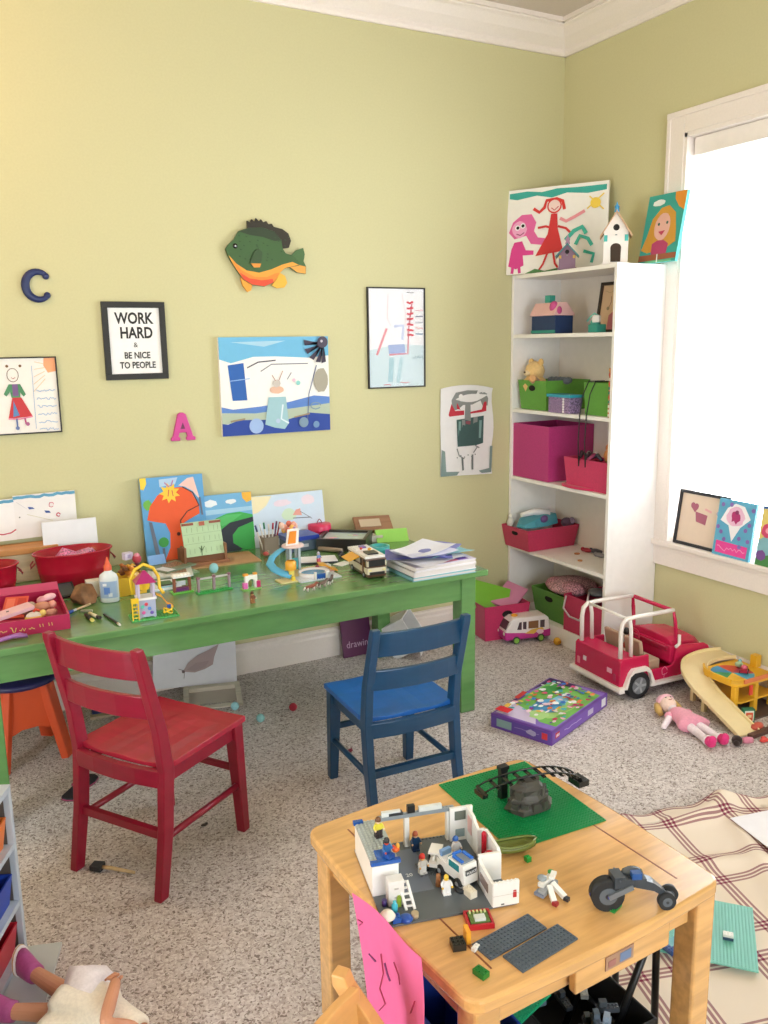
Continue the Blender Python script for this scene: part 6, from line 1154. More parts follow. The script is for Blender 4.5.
onb('toy_dome', 'white mushroom shaped dome at the front left corner of the base', 'building brick', .008, .012, .004, lambda m: (m.cyl((0, 0, 0), (0, 0, .01), .006, mat('#9a9c5a', .4), n=10), m.lathe([(.014, .01), (.015, .013), (.010, .02), (0, .023)], mat('#efe9d8', .4), n=18)))
onb('toy_disc', 'blue disc with a hub at the front edge of the station base', 'building brick', .042, .009, .004, lambda m: m.lathe([(0, 0), (.012, 0), (.013, .004), (.008, .008), (.004, .009), (0, .009)], mat('#2653a8', .3), n=16))
onb('building_brick', 'dark blue brick beside the white dome', 'building brick', .022, .008, .004, lambda m: m.brick(-.006, -.005, 0, 2, 2, .0096, BLU))
onb('building_brick', 'tan round brick at the right of the blue disc', 'building brick', .06, .012, .004, lambda m: m.cyl((0, 0, 0), (0, 0, .009), .007, mat('#b8a684', .3), n=12))
onb('building_brick', 'lime green tall brick behind the cyan bottle', 'building brick', .04, .05, .004, lambda m: m.brick(-.004, -.004, 0, 1, 2, .02, mat('#8fa83c', .3)))
onb('building_brick', 'purple round brick left of the cyan bottle', 'building brick', .014, .058, .004, lambda m: m.cyl((0, 0, 0), (0, 0, .012), .005, mat('#4a3a7c', .3), n=12))
onb('building_brick', 'orange brown clear brick in front of the quad bike', 'building brick', .13, .088, .004, lambda m: m.cyl((0, 0, 0), (0, 0, .024), .006, mat('#b0764a', .3), r2=.004, n=12))
# canoe
p = sz(518, 852, T0); cn = thing('toy_canoe', 'olive green toy canoe lying at the corner of the green plate', 'toy boat', (p.x-.008, p.y+.006, T0), math.radians(-14)); cn.scale = (1.25, 1.2, 1.2); ol_ = mat('#6f7a35', .4)
m = M(); rings = []
for k in range(9):
    f = k/8*2-1; w_ = .014*(1-f*f)**.5+.0015; z_ = .004*f*f
    rings.append([(f*.04, -w_, .014+z_), (f*.04, -w_*.8, .005+z_), (f*.04, 0, .0+z_), (f*.04, w_*.8, .005+z_), (f*.04, w_, .014+z_), (f*.04, w_*.75, .014+z_), (f*.04, 0, .005+z_), (f*.04, -w_*.75, .014+z_)])
m.hull(rings, ol_, True); m.obj('hull', cn)
for s in (-1, 1): m = M(); m.tube([(k/8*.08-.04, s*(.0135*(1-(k/4-1)**2)**.5+.001), .0165+.004*(k/4-1)**2) for k in range(9)], .0022, ol_, 6); m.obj('gunwale', cn)
p = sz(528, 861, T0); toy('building_brick', 'tiny bright green brick touching the toy canoe', 'building brick', (p.x, p.y, T0), lambda m: m.brick(-.006, -.005, 0, 1, 1, .010, mat('#1f9a3c', .3), p=.011))
# spaceship
p = sz(548, 893, T0); sp_ = thing('toy_aircraft', 'broken white and grey brick-built flyer beside the station', 'building brick toy', (p.x, p.y, T0), math.radians(20))
m = M(); m.box((0, .0, .012), (.05, .014, .010), LG); m.box((.005, .008, .02), (.04, .012, .008), WH); m.box((.02, .002, .027), (.022, .01, .005), WH, rz=.3); m.obj('fuselage', sp_)
m = M(); m.bar((-.005, -.005, .02), (-.025, -.028, .008), .010, .008, WH); m.obj('wing', sp_); m = M(); m.bar((.006, -.005, .02), (.0, -.036, .008), .010, .008, WH); m.obj('wing', sp_)
m = M(); m.box((-.026, -.031, .006), (.009, .010, .007), mat('#9c2a30', .3)); m.obj('wing_tip', sp_); m = M(); m.box((-.0, -.040, .006), (.008, .010, .007), mat('#2a2e34', .3)); m.obj('wing_tip', sp_)
m = M(); m.lathe([(0, 0), (.009, 0), (.009, .004), (.006, .006), (0, .006)], mat('#8e979c', .2), (.0, .014, .024), 14); m.obj('turret', sp_)
m = M(); m.box((.028, .012, .014), (.02, .006, .004), mat('#222426', .3)); m.obj('barrel', sp_); m = M(); m.cyl((.03, .012, .016), (.03, .012, .026), .0065, mat('#1f8a3e', .3), n=12); plab(m.obj('green_brick', sp_), 'round green brick')
m = M(); m.box((-.02, .004, .008), (.016, .02, .006), mat('#7f8aa0', .3)); m.obj('tail', sp_)
# motorcycle
a = sz(606, 908, T0); b_ = sz(664, 905, T0); v = (b_-a); ang = math.atan2(v.y, v.x)
mc = thing('toy_motorcycle', 'dark grey brick-built motorcycle with one big front wheel on the table', 'toy motorcycle', (a.x, a.y, T0), ang); Lm = v.length; dg = mat('#3b4046', .28); tyr = mat('#1d1f22', .55)
def wheel(mm, x, y0, y1, r_, zc): mm.cyl((x, y0, zc), (x, y1, zc), r_, tyr, n=24); mm.cyl((x, y0-.0006, zc), (x, y1+.0006, zc), r_*.55, mat('#5b6167', .25), n=18); mm.cyl((x, y0-.0012, zc), (x, y1+.0012, zc), r_*.18, mat('#23262a', .3), n=10)
m = M(); wheel(m, 0, -.011, .011, .031, .031); m.obj('front_wheel', mc)
m = M(); wheel(m, Lm, -.016, -.004, .0165, .0165); m.obj('rear_wheel', mc); m = M(); wheel(m, Lm+.012, .004, .016, .0165, .0165); m.obj('rear_wheel', mc)
m = M()
for s in (-1, 1): m.bar((0, s*.014, .031), (.045, s*.012, .05), .006, .010, mat('#6d7074', .28))
m.obj('fork', mc)
m = M(); m.box((.018, .0, .060), (.02, .03, .022), dg, rz=.1); m.box((.045, 0, .056), (.05, .024, .016), dg); m.hull([[(x, -w_, z_), (x, w_, z_), (x, w_, z_+h_), (x, -w_, z_+h_)] for x, w_, z_, h_ in ((.05, .013, .048, .02), (.085, .011, .038, .016), (Lm, .007, .02, .012))], dg); m.studs(.036, -.008, .064, 3, 2, dg, n=6); m.obj('body', mc)
m = M(); m.ball((.05, .012, .062), (.022, .012, .013), mat('#565b60', .2)); m.obj('engine', mc)
m = M(); m.box((.052, -.006, .07), (.018, .014, .012), mat('#24508f', .3)); plab(m.obj('seat', mc), 'blue bricks'); m = M(); m.box((-.03, 0, .031), (.004, .004, .004), mat('#3a4aa0', .3)); m.cyl((0, -.016, .031), (0, .016, .031), .002, mat('#3a4aa0', .3), n=8); m.obj('axle', mc)
m = M(); m.cyl((.02, -.022, .066), (.02, .022, .066), .0025, dg, n=8); m.obj('handlebar', mc)
p = sz(614, 907, T0); toy('building_brick', 'green plate brick lying beside the front wheel of the motorcycle', 'building brick', (p.x, p.y-.004, T0), lambda m: m.brick(-.016, -.006, 0, 4, 2, .0035, mat('#1f8a3c', .3), p=.0075), rz=.35)
# red tray, bricks
a = sz(463, 930, T0); b_ = sz(488, 934, T0)
rt_ = thing('toy_crate', 'small red tray with green and grey bricks in it', 'building brick toy', ((-2.253-2.179)/2, (-2.495-2.488)/2, T0), math.radians(-20))
bin_mesh(.048, .044, .010, mat('#b8202c', .3), 1.0, .004).obj('body', rt_); m = M(); m.box((0, .0, .009), (.036, .03, .004), mat('#5f7a3c', .4)); m.box((0, -.006, .013), (.02, .014, .006), mat('#d8dcd8', .3)); [m.box((-.014+.007*k, .012, .012), (.003, .006, .005), '#d8d89a') for k in range(5)]; m.obj('contents', rt_)
toy('building_brick', 'black square brick lying beside the orange brick', 'building brick', (-2.285, -2.528, T0), lambda m: m.brick(-.012, -.012, 0, 3, 3, .012, mat('#22231f', .3)), rz=-.3)
toy('building_brick', 'orange yellow tall brick leaning on the black brick', 'building brick', (-2.262, -2.522, T0), lambda m: m.box((0, 0, .012), (.008, .022, .024), mat('#f0a832', .3)), rz=-.3)
toy('building_brick', 'white little brick below the orange brick', 'building brick', (-2.262, -2.548, T0), lambda m: m.brick(-.008, -.004, 0, 2, 1, .0065, WH), rz=.4)
p = sz(481, 975, T0); toy('building_brick', 'dark green two by three brick near the front left table corner', 'building brick', (p.x, p.y, T0), lambda m: m.brick(-.008, -.012, 0, 2, 3, .0096, mat('#1f7a30', .3)), rz=.25)
slate = mat('#55606b', .3)
for k, (c4, lab) in enumerate(((((491, 959), (474, 944), (526, 913), (546, 928)), 'left one of the two dark grey studded plates'), (((524, 971), (503, 956), (556, 924), (578, 938)), 'right one of the two dark grey studded plates'))):
    q = [sz(*c, T0+.003) for c in c4]; o_ = q[0]; ex = (q[1]-q[0]); ey = (q[3]-q[0]); 
    A0 = sum(q, Vector())/4; ang = math.atan2(ey.y, ey.x); w_, h_ = (12, 7) if k == 0 else (12, 6)
    w_ = round(((q[3]-q[0]).length+(q[2]-q[1]).length)/2/.008); h_ = round(((q[1]-q[0]).length+(q[2]-q[3]).length)/2/.008)
    toy('building_plate', lab+' on the play table', 'building plate', (A0.x, A0.y, T0), lambda m: m.brick(-w_*.004, -h_*.004, 0, w_, h_, .0032, slate), rz=ang)
# ================================================================ PINK PAPER AND WOODEN CHAIR
pk = mat('#e8699c', .7); m = M(); n_ = 10; vs = []
c0, c1, c2, c3 = [sx(px, py, -2.405) for px, py in ((352, 893), (424, 957), (426, 1075), (376, 1075))]
for j in range(n_+1):
    for i in range(n_+1):
        u, v_ = i/n_, j/n_; p = c0.lerp(c1, u).lerp(c3.lerp(c2, u), v_); p.x += .006*math.sin(u*5)+.004*math.sin(v_*4) ; vs.append(p)
N = len(vs); fs = []
for j in range(n_):
    for i in range(n_): a = j*(n_+1)+i; fs += [(a, a+1, a+n_+2, a+n_+1), (N+a, N+a+n_+1, N+a+n_+2, N+a+1)]
rim = [i for i in range(n_)]+[j*(n_+1)+n_ for j in range(n_)]+[n_*(n_+1)+n_-i for i in range(n_)]+[(n_-j)*(n_+1) for j in range(n_)]
for q in range(len(rim)): a = rim[q]; b2 = rim[(q+1) % len(rim)]; fs.append((a, b2, N+b2, N+a))
m.add(vs+[p+Vector((.001, 0, 0)) for p in vs], fs, pk)
def pp(px, py): p = sx(px, py, -2.405); u = (p.y-c0.y)/(c1.y-c0.y); v_ = (c0.z-p.z)/(c0.z-c3.z); p.x += .006*math.sin(max(0, min(1, u))*5)+.004*math.sin(max(0, min(1, v_))*4)-.0025; return p
for c, w_, pts in (('#a8324a', .0028, [(378, 955), (380, 975), (376, 990), (382, 1005), (376, 1012)]), ('#7a3a6a', .004, [(382, 964), (385, 975), (388, 982)]), ('#7a3a6a', .004, [(366, 955), (372, 963)]), ('#b03a5c', .0025, [(394, 962), (400, 975), (401, 984)]), ('#a02048', .004, [(413, 1012), (418, 1000)]), ('#a83058', .003, [(357, 920), (361, 923), (358, 926)])):
    m.tube([pp(*q) for q in pts], w_*.5, mat(c, .7), 5, flat=.4)
tag(m.obj('paper_sheet'), 'bright pink paper with scribbles standing between the wooden chair and the play table', 'paper')
chair('child_chair', 'natural wood child chair at the bottom edge beside the pink paper', (-2.492, -2.80, 0), math.radians(-142), '#d9a262', .33, .30, .31, .505)
# ================================================================ UNDER THE PLAY TABLE
bin_('storage_bin', 'deep blue plastic bin under the play table behind the pink paper', (-2.235, -2.42, 0), .15, .26, .27, '#1f48b0', .88, 0, kind='plain')
toy('building_plate', 'dark green building plate standing in the deep blue bin', 'building plate', (-2.235, -2.47, .16), lambda m: m.box((0, 0, 0), (.11, .004, .22), mat('#1a5c38', .35)), rot=(math.radians(12), 0, .1))
p = sz(505, 1016, .12)
toy('building_plate', 'teal green studded plate lying in the black bin under the play table', 'building plate', (p.x-.01, p.y-.0, .16), lambda m: (m.box((0, 0, 0), (.17, .13, .003), mat('#18a878', .35)), m.studs(-.085, -.065, .0015, 21, 16, mat('#18a878', .35), n=5)), rz=.3)
bin_('storage_bin', 'black plastic bin of grey toy parts under the play table', (-1.93, -2.42, 0), .22, .28, .14, '#202226', .9, 0, kind='plain')
rr = random.Random(21)
for k in range(12):
    c = ['#5d6a78', '#8a94a0', '#33383e', '#9fb0c4', '#444a52', '#c8ccd0'][k % 6]
    toy('building_brick', 'loose grey building part heaped in the black bin', 'building brick', (-1.93+rr.uniform(-.08, .08), -2.42+rr.uniform(-.11, .11), .10+rr.uniform(0, .03)), lambda m: (m.brick(-.024, -.008, 0, 6, 2, .0096, mat(c, .3)), m.box((.01, 0, .018), (.016, .012, .012), mat(c, .3))), rz=rr.uniform(0, 3), group='loose parts in the black bin')
for (q, lab) in ((((-1.80, -2.50), (-1.72, -2.56)), 'black folding toy stand under the right front of the play table'),):
    ts_ = thing('folding_stand', lab, 'stand', (-1.80, -2.47, 0)); bkm = mat('#17181a', .4)
    for (a, b_) in (((-.10, -.02, .0), (.04, -.02, .30)), ((.05, -.02, .0), (.04, -.02, .31)), ((-.10, .10, .0), (.04, .10, .30)), ((.05, .10, 0), (.04, .10, .31))):
        m = M(); m.tube([a, b_], .008, bkm, 8); m.obj('leg', ts_)
    m = M(); m.tube([(.04, -.02, .305), (.04, .10, .305)], .009, bkm, 8); m.obj('hinge_bar', ts_); m = M(); m.tube([(-.06, -.02, .085), (-.06, .10, .085)], .006, bkm, 8); m.obj('cross_bar', ts_)
# ================================================================ BLANKET, PLATE, PAPER
U_ = Vector((.96, -.28, 0)).normalized(); V_ = Vector((-.28, -.96, 0)).normalized(); O_ = Vector((-1.17, -1.78, 0))
def uv_of(p): d_ = p-O_; return d_.dot(U_), d_.dot(V_)
plaid = plaid_material(.31, .29); nu, nv = 110, 120; V1 = 1.5; UR = .95
def uL(v_):
    l = uv_of(Vector((-1.735, -2.33, 0)));  # left outline: slants away behind the table, then runs straight
    return l[0]*min(1, (v_/l[1]))**.9 if v_ < l[1] else l[0]-.0*(v_-l[1])
me = bpy.data.meshes.new('blanket'); vs = []; uvs = []
def hgt(u, v_):
    h = .004+.0035*(1+math.sin(u*17+v_*9))*.5+.003*(1+math.sin(v_*23-u*11))*.5
    h += .030*math.exp(-((v_-.035-.05*math.sin(u*8))/.03)**2)*max(0, math.sin((u-.05)*7.5)) if .05 < u < .47 else 0
    h += .020*math.exp(-((v_-.30-.25*(u-.1))/.03)**2)*math.exp(-((u-.18)/.1)**2)+.016*math.exp(-((u-.36+.3*v_)/.035)**2)
    return h
for j in range(nv+1):
    for i in range(nu+1):
        v_ = V1*j/nv; ul = uL(v_); u = ul+(UR-ul)*i/nu; vv = v_+(.02*math.sin(u*14)+.012*math.sin(u*31) if j < 6 else .02*math.sin(u*14)*max(0, 1-v_*5)); p = O_+U_*u+V_*vv
        edge = min(1, min(i/nu*(UR-ul), v_+.004)/.01); vs.append((p.x, p.y, .002+hgt(u, v_)*max(.15, edge))); uvs.append((u+.02, v_))
N = len(vs); fs = []
for j in range(nv):
    for i in range(nu): a = j*(nu+1)+i; fs.append((a+nu+1, a+nu+2, a+1, a))
me.from_pydata(vs, [], fs); me.materials.append(plaid); me.polygons.foreach_set('use_smooth', [True]*len(fs)); uvl = me.uv_layers.new(name='weave')
for lp in me.loops: uvl.data[lp.index].uv = uvs[lp.vertex_index]
o = bpy.data.objects.new('blanket', me); C.objects.link(o); sd = o.modifiers.new('thick', 'SOLIDIFY'); sd.thickness = .0025; sd.offset = 1
tag(o, 'cream plaid blanket with maroon stripes spread over the carpet', 'blanket')
c0 = Vector((-1.41, -2.46, 0)); ang = math.atan2(.17, .19)
tq = mat('#78c2b2', .3); bp_ = thing('building_plate', 'pale turquoise studded building plate lying on the plaid blanket', 'building plate', (-1.408, -2.485, .024), ang)
m = M(); m.box((.125, .118, .0012), (.25, .236, .0024), tq); m.studs(0, 0, .0024, 31, 29, tq, n=5); m.obj('plate', bp_)
p = sz(728, 938, .03); toy('building_brick', 'white brick standing alone on the turquoise plate', 'building brick', (p.x, p.y, .0285), lambda m: m.brick(-.008, -.012, 0, 2, 3, .014, WH).box((0, 0, .004), (.0165, .0245, .008), mat('#39506a', .3)), rz=ang)
p = sz(672, 944, .03); toy('building_brick', 'dark blue low wall of bricks at the left of the turquoise plate', 'building brick', (p.x, p.y, .0285), lambda m: (m.brick(-.032, -.03, 0, 8, 2, .0096, mat('#1d4a8a', .3)), m.brick(-.032, -.014, 0, 2, 5, .0096, mat('#1d4a8a', .3)), m.box((.0, .0, .004), (.04, .025, .008), mat('#58a0a8', .3))), rz=ang-.75)
p = sz(671, 932, .04); toy('building_brick', 'white and grey bricks behind the dark blue brick wall', 'building brick', (p.x+.002, p.y+.022, .0285), lambda m: (m.brick(-.012, -.008, 0, 3, 2, .0096, WH), m.box((.0, .0, .018), (.01, .012, .014), mat('#9aa4a8', .3))), rz=ang)
p = [sz(730, 818, .035), sz(795, 868, .035), sz(780, 786, .035)]
m = sheet_mesh(.24, .27, .0015, '#f2eff6', [('s', '#8f86a8', .006, blob(.35, .6, .09, .12, 16, .15, 2)), ('s', '#b0628a', .006, scribble(.3, .6, .4, .05, 8, 3)), ('s', '#8f86a8', .006, scribble(.4, .9, .7, .06, 12, 5)), ('c', '#c46a8a', (.42, .52), .015)])
o = m.obj('drawing_sheet'); A = p[0]; B = A+(p[1]-A).normalized()*.24; Tt = A+(p[2]-A); frame3(o, A+Vector((0, 0, .0)), B, Tt); tag(o, 'white sheet with faint drawing lying on the plaid blanket', 'drawing')
# ================================================================ GAME BOX
a = Vector((-1.057, -1.296, 0)); b_ = Vector((-.625, -1.125, 0)); ang = math.atan2(b_.y-a.y, b_.x-a.x)
gx = thing('construction_toy_box', 'flat purple building brick box with a colourful garden scene lying on the carpet', 'box', (a.x, a.y, .001), ang); L1, L2, H1 = .465, .272, .058
pu = mat('#6a3f9c', .35); m = M(); m.box((L1/2, L2/2, H1/2), (L1, L2, H1), pu); m.obj('carton', gx, bevel=.0015)
art = [('p', '#8a6cc4', [(.02, .02), (.98, .02), (.98, .98), (.02, .98)]), ('p', '#d9cbe8', [(.04, .3), (.04, .96), (.3, .97), (.24, .6), (.14, .4)]), ('p', '#79c05a', [(.1, .04), (.9, .04), (.97, .5), (.9, .9), (.6, .93), (.3, .9), (.2, .5), (.1, .3)]), ('p', '#a9d67c', blob(.45, .3, .25, .15, 18, .2, 3)), ('p', '#5aa8dc', blob(.42, .5, .18, .2, 16, .25, 4)), ('p', '#8fd0ea', blob(.62, .42, .14, .12, 14, .25, 5)), ('p', '#3f9a48', blob(.75, .72, .12, .14, 14, .25, 6)), ('p', '#b4dc8c', blob(.22, .42, .1, .16, 14, .25, 7)),
       ('p', '#3a1c50', [(.9, .55), (.98, .5), (.98, .97), (.6, .97), (.75, .93), (.9, .88)]), ('p', '#6a2a80', [(.1, .93), (.5, .97), (.7, .985), (.1, .985)])]
rr = random.Random(31)
for k in range(120):
    cx, cy = rr.uniform(.13, .92), rr.uniform(.06, .93); c = rr.choice(['#f0efe9', '#e6508c', '#f0c24a', '#3f7fd0', '#e8824a', '#f4d4e0', '#7a4ab0', '#58b8c0', '#c23a5c', '#f2b8c8', '#2f6a8a', '#ffffff']); art.append(('p', c, blob(cx, cy, rr.uniform(.012, .035), rr.uniform(.015, .05), 7, .3, k)))
art += [('p', '#d81f2c', [(.02, .74), (.115, .74), (.115, .96), (.02, .96)]), ('p', '#c6352f', [(.33, .88), (.5, .9), (.5, .98), (.33, .96)]), ('p', '#f2c24a', [(.12, .84), (.2, .86), (.2, .93), (.12, .92)])]
tm = M(); art_on(tm, L1, L2, art, 0, .00012); letters(tm, 'LEGO', .034, mat('#ffffff', .4), (.031, -.0105, .225), .0004, .62, .0012)
tm.v = [(x, z_, H1-y*1.0+.0002) for x, y, z_ in tm.v]; tm.obj('printed_top', gx)
sm = M(); art_on(sm, L1, H1, [('p', '#7d5ab4', [(.02, .12), (.98, .12), (.98, .86), (.02, .86)]), ('p', '#e8e6ee', [(.88, .2), (.96, .2), (.96, .8), (.88, .8)]), ('p', '#c8c2d6', [(.62, .3), (.72, .3), (.72, .7), (.62, .7)]), ('p', '#c6303a', [(.05, .35), (.12, .35), (.12, .75), (.05, .75)]), ('s', '#b9a8d8', .008, scribble(.2, .5, .5, .05, 10, 2))]); sm.v = [(x, y-.0004, z_) for x, y, z_ in sm.v]; letters(sm, 'LEGO', .014, mat('#ffffff', .4), (.0395, -.003, .027), .0004, .75, .0003); sm.obj('printed_side', gx)
sm = M(); art_on(sm, L2, H1, [('p', '#5c4496', [(.02, .12), (.98, .12), (.98, .86), (.02, .86)]), ('p', '#7f9c9a', [(.1, .2), (.35, .2), (.35, .75), (.1, .75)]), ('p', '#c6303a', [(.84, .3), (.93, .3), (.93, .75), (.84, .75)]), ('p', '#a8a0c4', blob(.68, .5, .08, .2, 10, .2, 3)), ('s', '#9c8cc4', .006, scribble(.4, .8, .5, .05, 10, 5))])
sm.v = [(y-.0004, L2-x, z_) for x, y, z_ in sm.v]; sm.obj('printed_end', gx)
# ================================================================ TOY JEEP
jp = thing('toy_jeep', 'crimson doll-size open jeep with white roll bars and bumper beside the bookcase', 'toy jeep', (-.548, -.970, .0), math.radians(-3)); cr_ = mat('#c51f4e', .25); wj = mat('#efe6df', .35); tan = mat('#b99a82', .6)
LJ, WJ = .505, .30
m = M()
m.hull([[(x, y, z_) for x, z_ in ((0, .065), (0, .175), (.012, .185), (.155, .185), (.16, .125), (.17, .112), (.285, .112), (.30, .125), (.31, .19), (.33, .2), (.47, .185), (LJ-.01, .17), (LJ, .15), (LJ, .07), (.48, .06), (.02, .06))] for y in (-WJ/2, -WJ/2+.012)], cr_)
m.hull([[(x, -y, z_) for x, z_ in ((0, .065), (0, .175), (.012, .185), (.155, .185), (.16, .125), (.17, .112), (.285, .112), (.30, .125), (.31, .19), (.33, .2), (.47, .185), (LJ-.01, .17), (LJ, .15), (LJ, .07), (.48, .06), (.02, .06))] for y in (-WJ/2, -WJ/2+.012)], cr_)
m.box((.008, 0, .12), (.014, WJ-.02, .12), cr_); m.box((.25, 0, .07), (.49, WJ-.02, .02), cr_); m.box((LJ-.008, 0, .115), (.015, WJ-.02, .09), cr_); m.box((.05, 0, .178), (.10, WJ-.02, .012), cr_)
m.obj('body', jp, bevel=.004)
m = M(); m.hull([[(x, -w_, z0_), (x, w_, z0_), (x, w_, z1_), (x, w_*.7, z1_+.018), (x, 0, z1_+.022), (x, -w_*.7, z1_+.018), (x, -w_, z1_)] for x, w_, z0_, z1_ in ((.305, .125, .1, .2), (.36, .122, .1, .202), (.45, .11, .1, .19), (.495, .1, .1, .165))], cr_); m.obj('hood', jp, bevel=.006)
m = M(); m.box((.302, 0, .155), (.03, WJ-.03, .075), cr_); m.box((.285, 0, .178), (.02, WJ-.06, .02), mat('#9c1438', .3)); m.obj('dashboard', jp, bevel=.004)
m = M(); m.tube([(.262+.028*0.3*math.sin(a), .07+.036*math.cos(a), .178+.036*math.sin(a)) for a in [2*PI*i/18 for i in range(18)]], .004, mat('#b81440', .3), 8, closed=True); m.tube([(.265, .07, .178), (.29, .07, .17)], .005, cr_, 8); m.box((.264, .07, .178), (.006, .066, .008), cr_); m.obj('steering_wheel', jp)
# white sill / fender trim
for s in (-1, 1):
    y = s*(WJ/2+.006)
    m = M(); prof = lambda x0_, r_: [(x0_-r_-.014, .05), (x0_-r_*.78, .108), (x0_-r_*.55, .122), (x0_+r_*.55, .122), (x0_+r_*.8, .108), (x0_+r_+.014, .052)]
    for xc in (.098, .425):
        o_ = [(a_, b__*1.14) for a_, b__ in prof(xc, .070)]; i_ = [(xc-.068, .055), (xc-.053, .108), (xc-.032, .122), (xc+.032, .122), (xc+.053, .108), (xc+.068, .055)]
        for k in range(5): m.hull([[(o_[k][0], y+d_, o_[k][1]), (o_[k+1][0], y+d_, o_[k+1][1]), (i_[k+1][0], y+d_, i_[k+1][1]), (i_[k][0], y+d_, i_[k][1])] for d_ in (-.012, .012)], wj)
    m.box((.26, y, .053), (.20, .022, .014), wj); m.obj('fender_trim', jp)
m = M(); m.hull([[(x, -.17*k, z_) , (x, .17*k, z_), (x+.03, .17*k, z_), (x+.03, -.17*k, z_)] for x, k, z_ in ((-.012, 1, .042), (-.016, 1, .052), (-.012, 1, .066))], wj); plab(m.obj('rear_bumper', jp, bevel=.004), 'white rear bumper')
m = M(); m.box((LJ+.004, 0, .06), (.018, WJ, .024), wj); plab(m.obj('front_bumper', jp, bevel=.004), 'white front bumper')
for x in (.098, .425):
    for s in (-1, 1):
        m = M(); y0_, y1_2 = s*(WJ/2-.03), s*(WJ/2+.012); m.cyl((x, y0_, .060), (x, y1_2, .060), .060, mat('#26272a', .6), n=28); o_ = m.obj('wheel', jp, bevel=.004)
        m = M(); m.cyl((x, y1_2, .060), (x, y1_2+s*.002, .060), .037, mat('#7a7d82', .3), n=22); m.cyl((x, y1_2, .060), (x, y1_2+s*.005, .060), .010, mat('#9a9da2', .3), n=12)
        for k in range(5): a = 2*PI*k/5; m.bar((x+.008*math.cos(a), y1_2+s*.003, .060+.008*math.sin(a)), (x+.033*math.cos(a), y1_2+s*.003, .060+.033*math.sin(a)), .009, .003, mat('#a6a9ae', .3), up=(0, 1, 0))
        m.obj('hub_cap', o_)
# roll bars
for s in (-1, 1):
    y = s*(WJ/2-.022)
    m = M(); m.tube([(.018, y, .18), (.016, y, .30), (.022, y, .335), (.045, y, .352), (.09, y, .355), (.305, y*.97, .352)], .0095, wj, 10); m.obj('roll_bar', jp)
    m = M(); m.tube([(.075, y, .18), (.07, y, .30), (.06, y, .352)], .0085, wj, 10); m.obj('roll_bar', jp)
m = M(); m.tube([(.05, -(WJ/2-.022), .352), (.05, (WJ/2-.022), .352)], .0065, wj, 8); m.obj('cross_bar', jp)
m = M(); y = WJ/2-.022
m.tube([(.322, -y-.006, .2), (.31, -y-.004, .30), (.302, -y, .35), (.302, y, .35), (.31, y+.004, .30), (.322, y+.006, .2), (.322, 0, .2)], .009, cr_, 8, closed=True); m.obj('windshield_frame', jp)
m = M(); m.tube([(.322, -y-.02, .245), (.322, -y-.022, .205), (.30, -y-.024, .195)], .007, wj, 8); m.obj('mirror', jp)
for s in (-1, 1):
    m = M(); m.box((.205, s*.065, .115), (.09, .10, .05), tan); m.hull([[(x, s*.065-.05, z_), (x, s*.065+.05, z_), (x+.02, s*.065+.05, z_), (x+.02, s*.065-.05, z_)] for x, z_ in ((.15, .12), (.128, .235))], tan); m.obj('seat', jp, bevel=.006)
m = M(); m.box((-.001, -.085, .12), (.002, .03, .02), '#e9a8c0'); m.box((-.001, .08, .12), (.002, .02, .02), '#e4c9d4'); m.obj('sticker', jp)
m = M(); m.box((-.002, .12, .10), (.004, .016, .03), mat('#e07a8a', .2)); m.obj('tail_light', jp); m = M(); m.box((-.002, -.12, .10), (.004, .016, .03), mat('#b8365a', .2)); m.obj('tail_light', jp)
m = M(); art_on(m, .06, .06, [('s', '#e58fae', .04, blob(.5, .6, .28, .28, 12, .25, 4)), ('s', '#e58fae', .04, [(.5, .35), (.45, .1), (.6, .0)])]); m.obj('flower_decal', jp, loc=(.215, -WJ/2-.0006, .06))
toy('doll_accessory', 'red doll clothing with a dark ball on the jeep dashboard', 'toy', (-.548+.232, -.93, .165), lambda m: (m.ball((0, 0, -.02), (.03, .035, .03), mat('#c8201c', .4)), m.ball((-.005, .02, .045), .017, mat('#1c1a1a', .3)), m.tube([(0, 0, .0), (0, .01, .03)], .012, mat('#c8201c', .4), 8)))
# ================================================================ GARAGE WITH RAMP
ga = thing('toy_garage', 'yellow toy parking garage with a long cream curving ramp', 'toy garage', (0, 0, 0)); yl = mat('#e9b02c', .35); crm2 = mat('#ecd6a4', .4)
path = [(-.03, -1.225, .150), (-.12, -1.205, .150), (-.215, -1.215, .142), (-.285, -1.275, .125), (-.32, -1.36, .095), (-.33, -1.45, .06), (-.338, -1.53, .03), (-.348, -1.60, .006)]
def smooth_path(P, n=5):
    out = []; P = [Vector(p) for p in P]
    for i in range(len(P)-1):
        p0, p1, p2, p3 = P[max(i-1, 0)], P[i], P[i+1], P[min(i+2, len(P)-1)]
        for k in range(n):
            t = k/n; out.append(.5*((2*p1)+(-p0+p2)*t+(2*p0-5*p1+4*p2-p3)*t*t+(-p0+3*p1-3*p2+p3)*t**3))
    return out+[P[-1]]
sp = smooth_path(path); m = M(); rings = []
for i, p in enumerate(sp):
    d_ = (sp[min(i+1, len(sp)-1)]-sp[max(i-1, 0)]); d_.z = 0; d_.normalize(); r_ = Vector((d_.y, -d_.x, 0)); w_ = .054
    rings.append([p+r_*a_+Vector((0, 0, b__)) for a_, b__ in ((-w_, .012), (-w_, -.004), (w_, -.004), (w_, .012), (w_-.005, .012), (w_-.005, .0), (-w_+.005, .0), (-w_+.005, .012))])
m.hull(rings, crm2); m.obj('ramp', ga)
for k in (8, 14, 20): 
    p = sp[k]; m = M(); m.box((p.x, p.y, p.z/2-.002), (.016, .016, p.z-.003), crm2); m.obj('ramp_post', ga)
dx0, dx1, dy0, dy1 = -.275, -.03, -1.475, -1.265
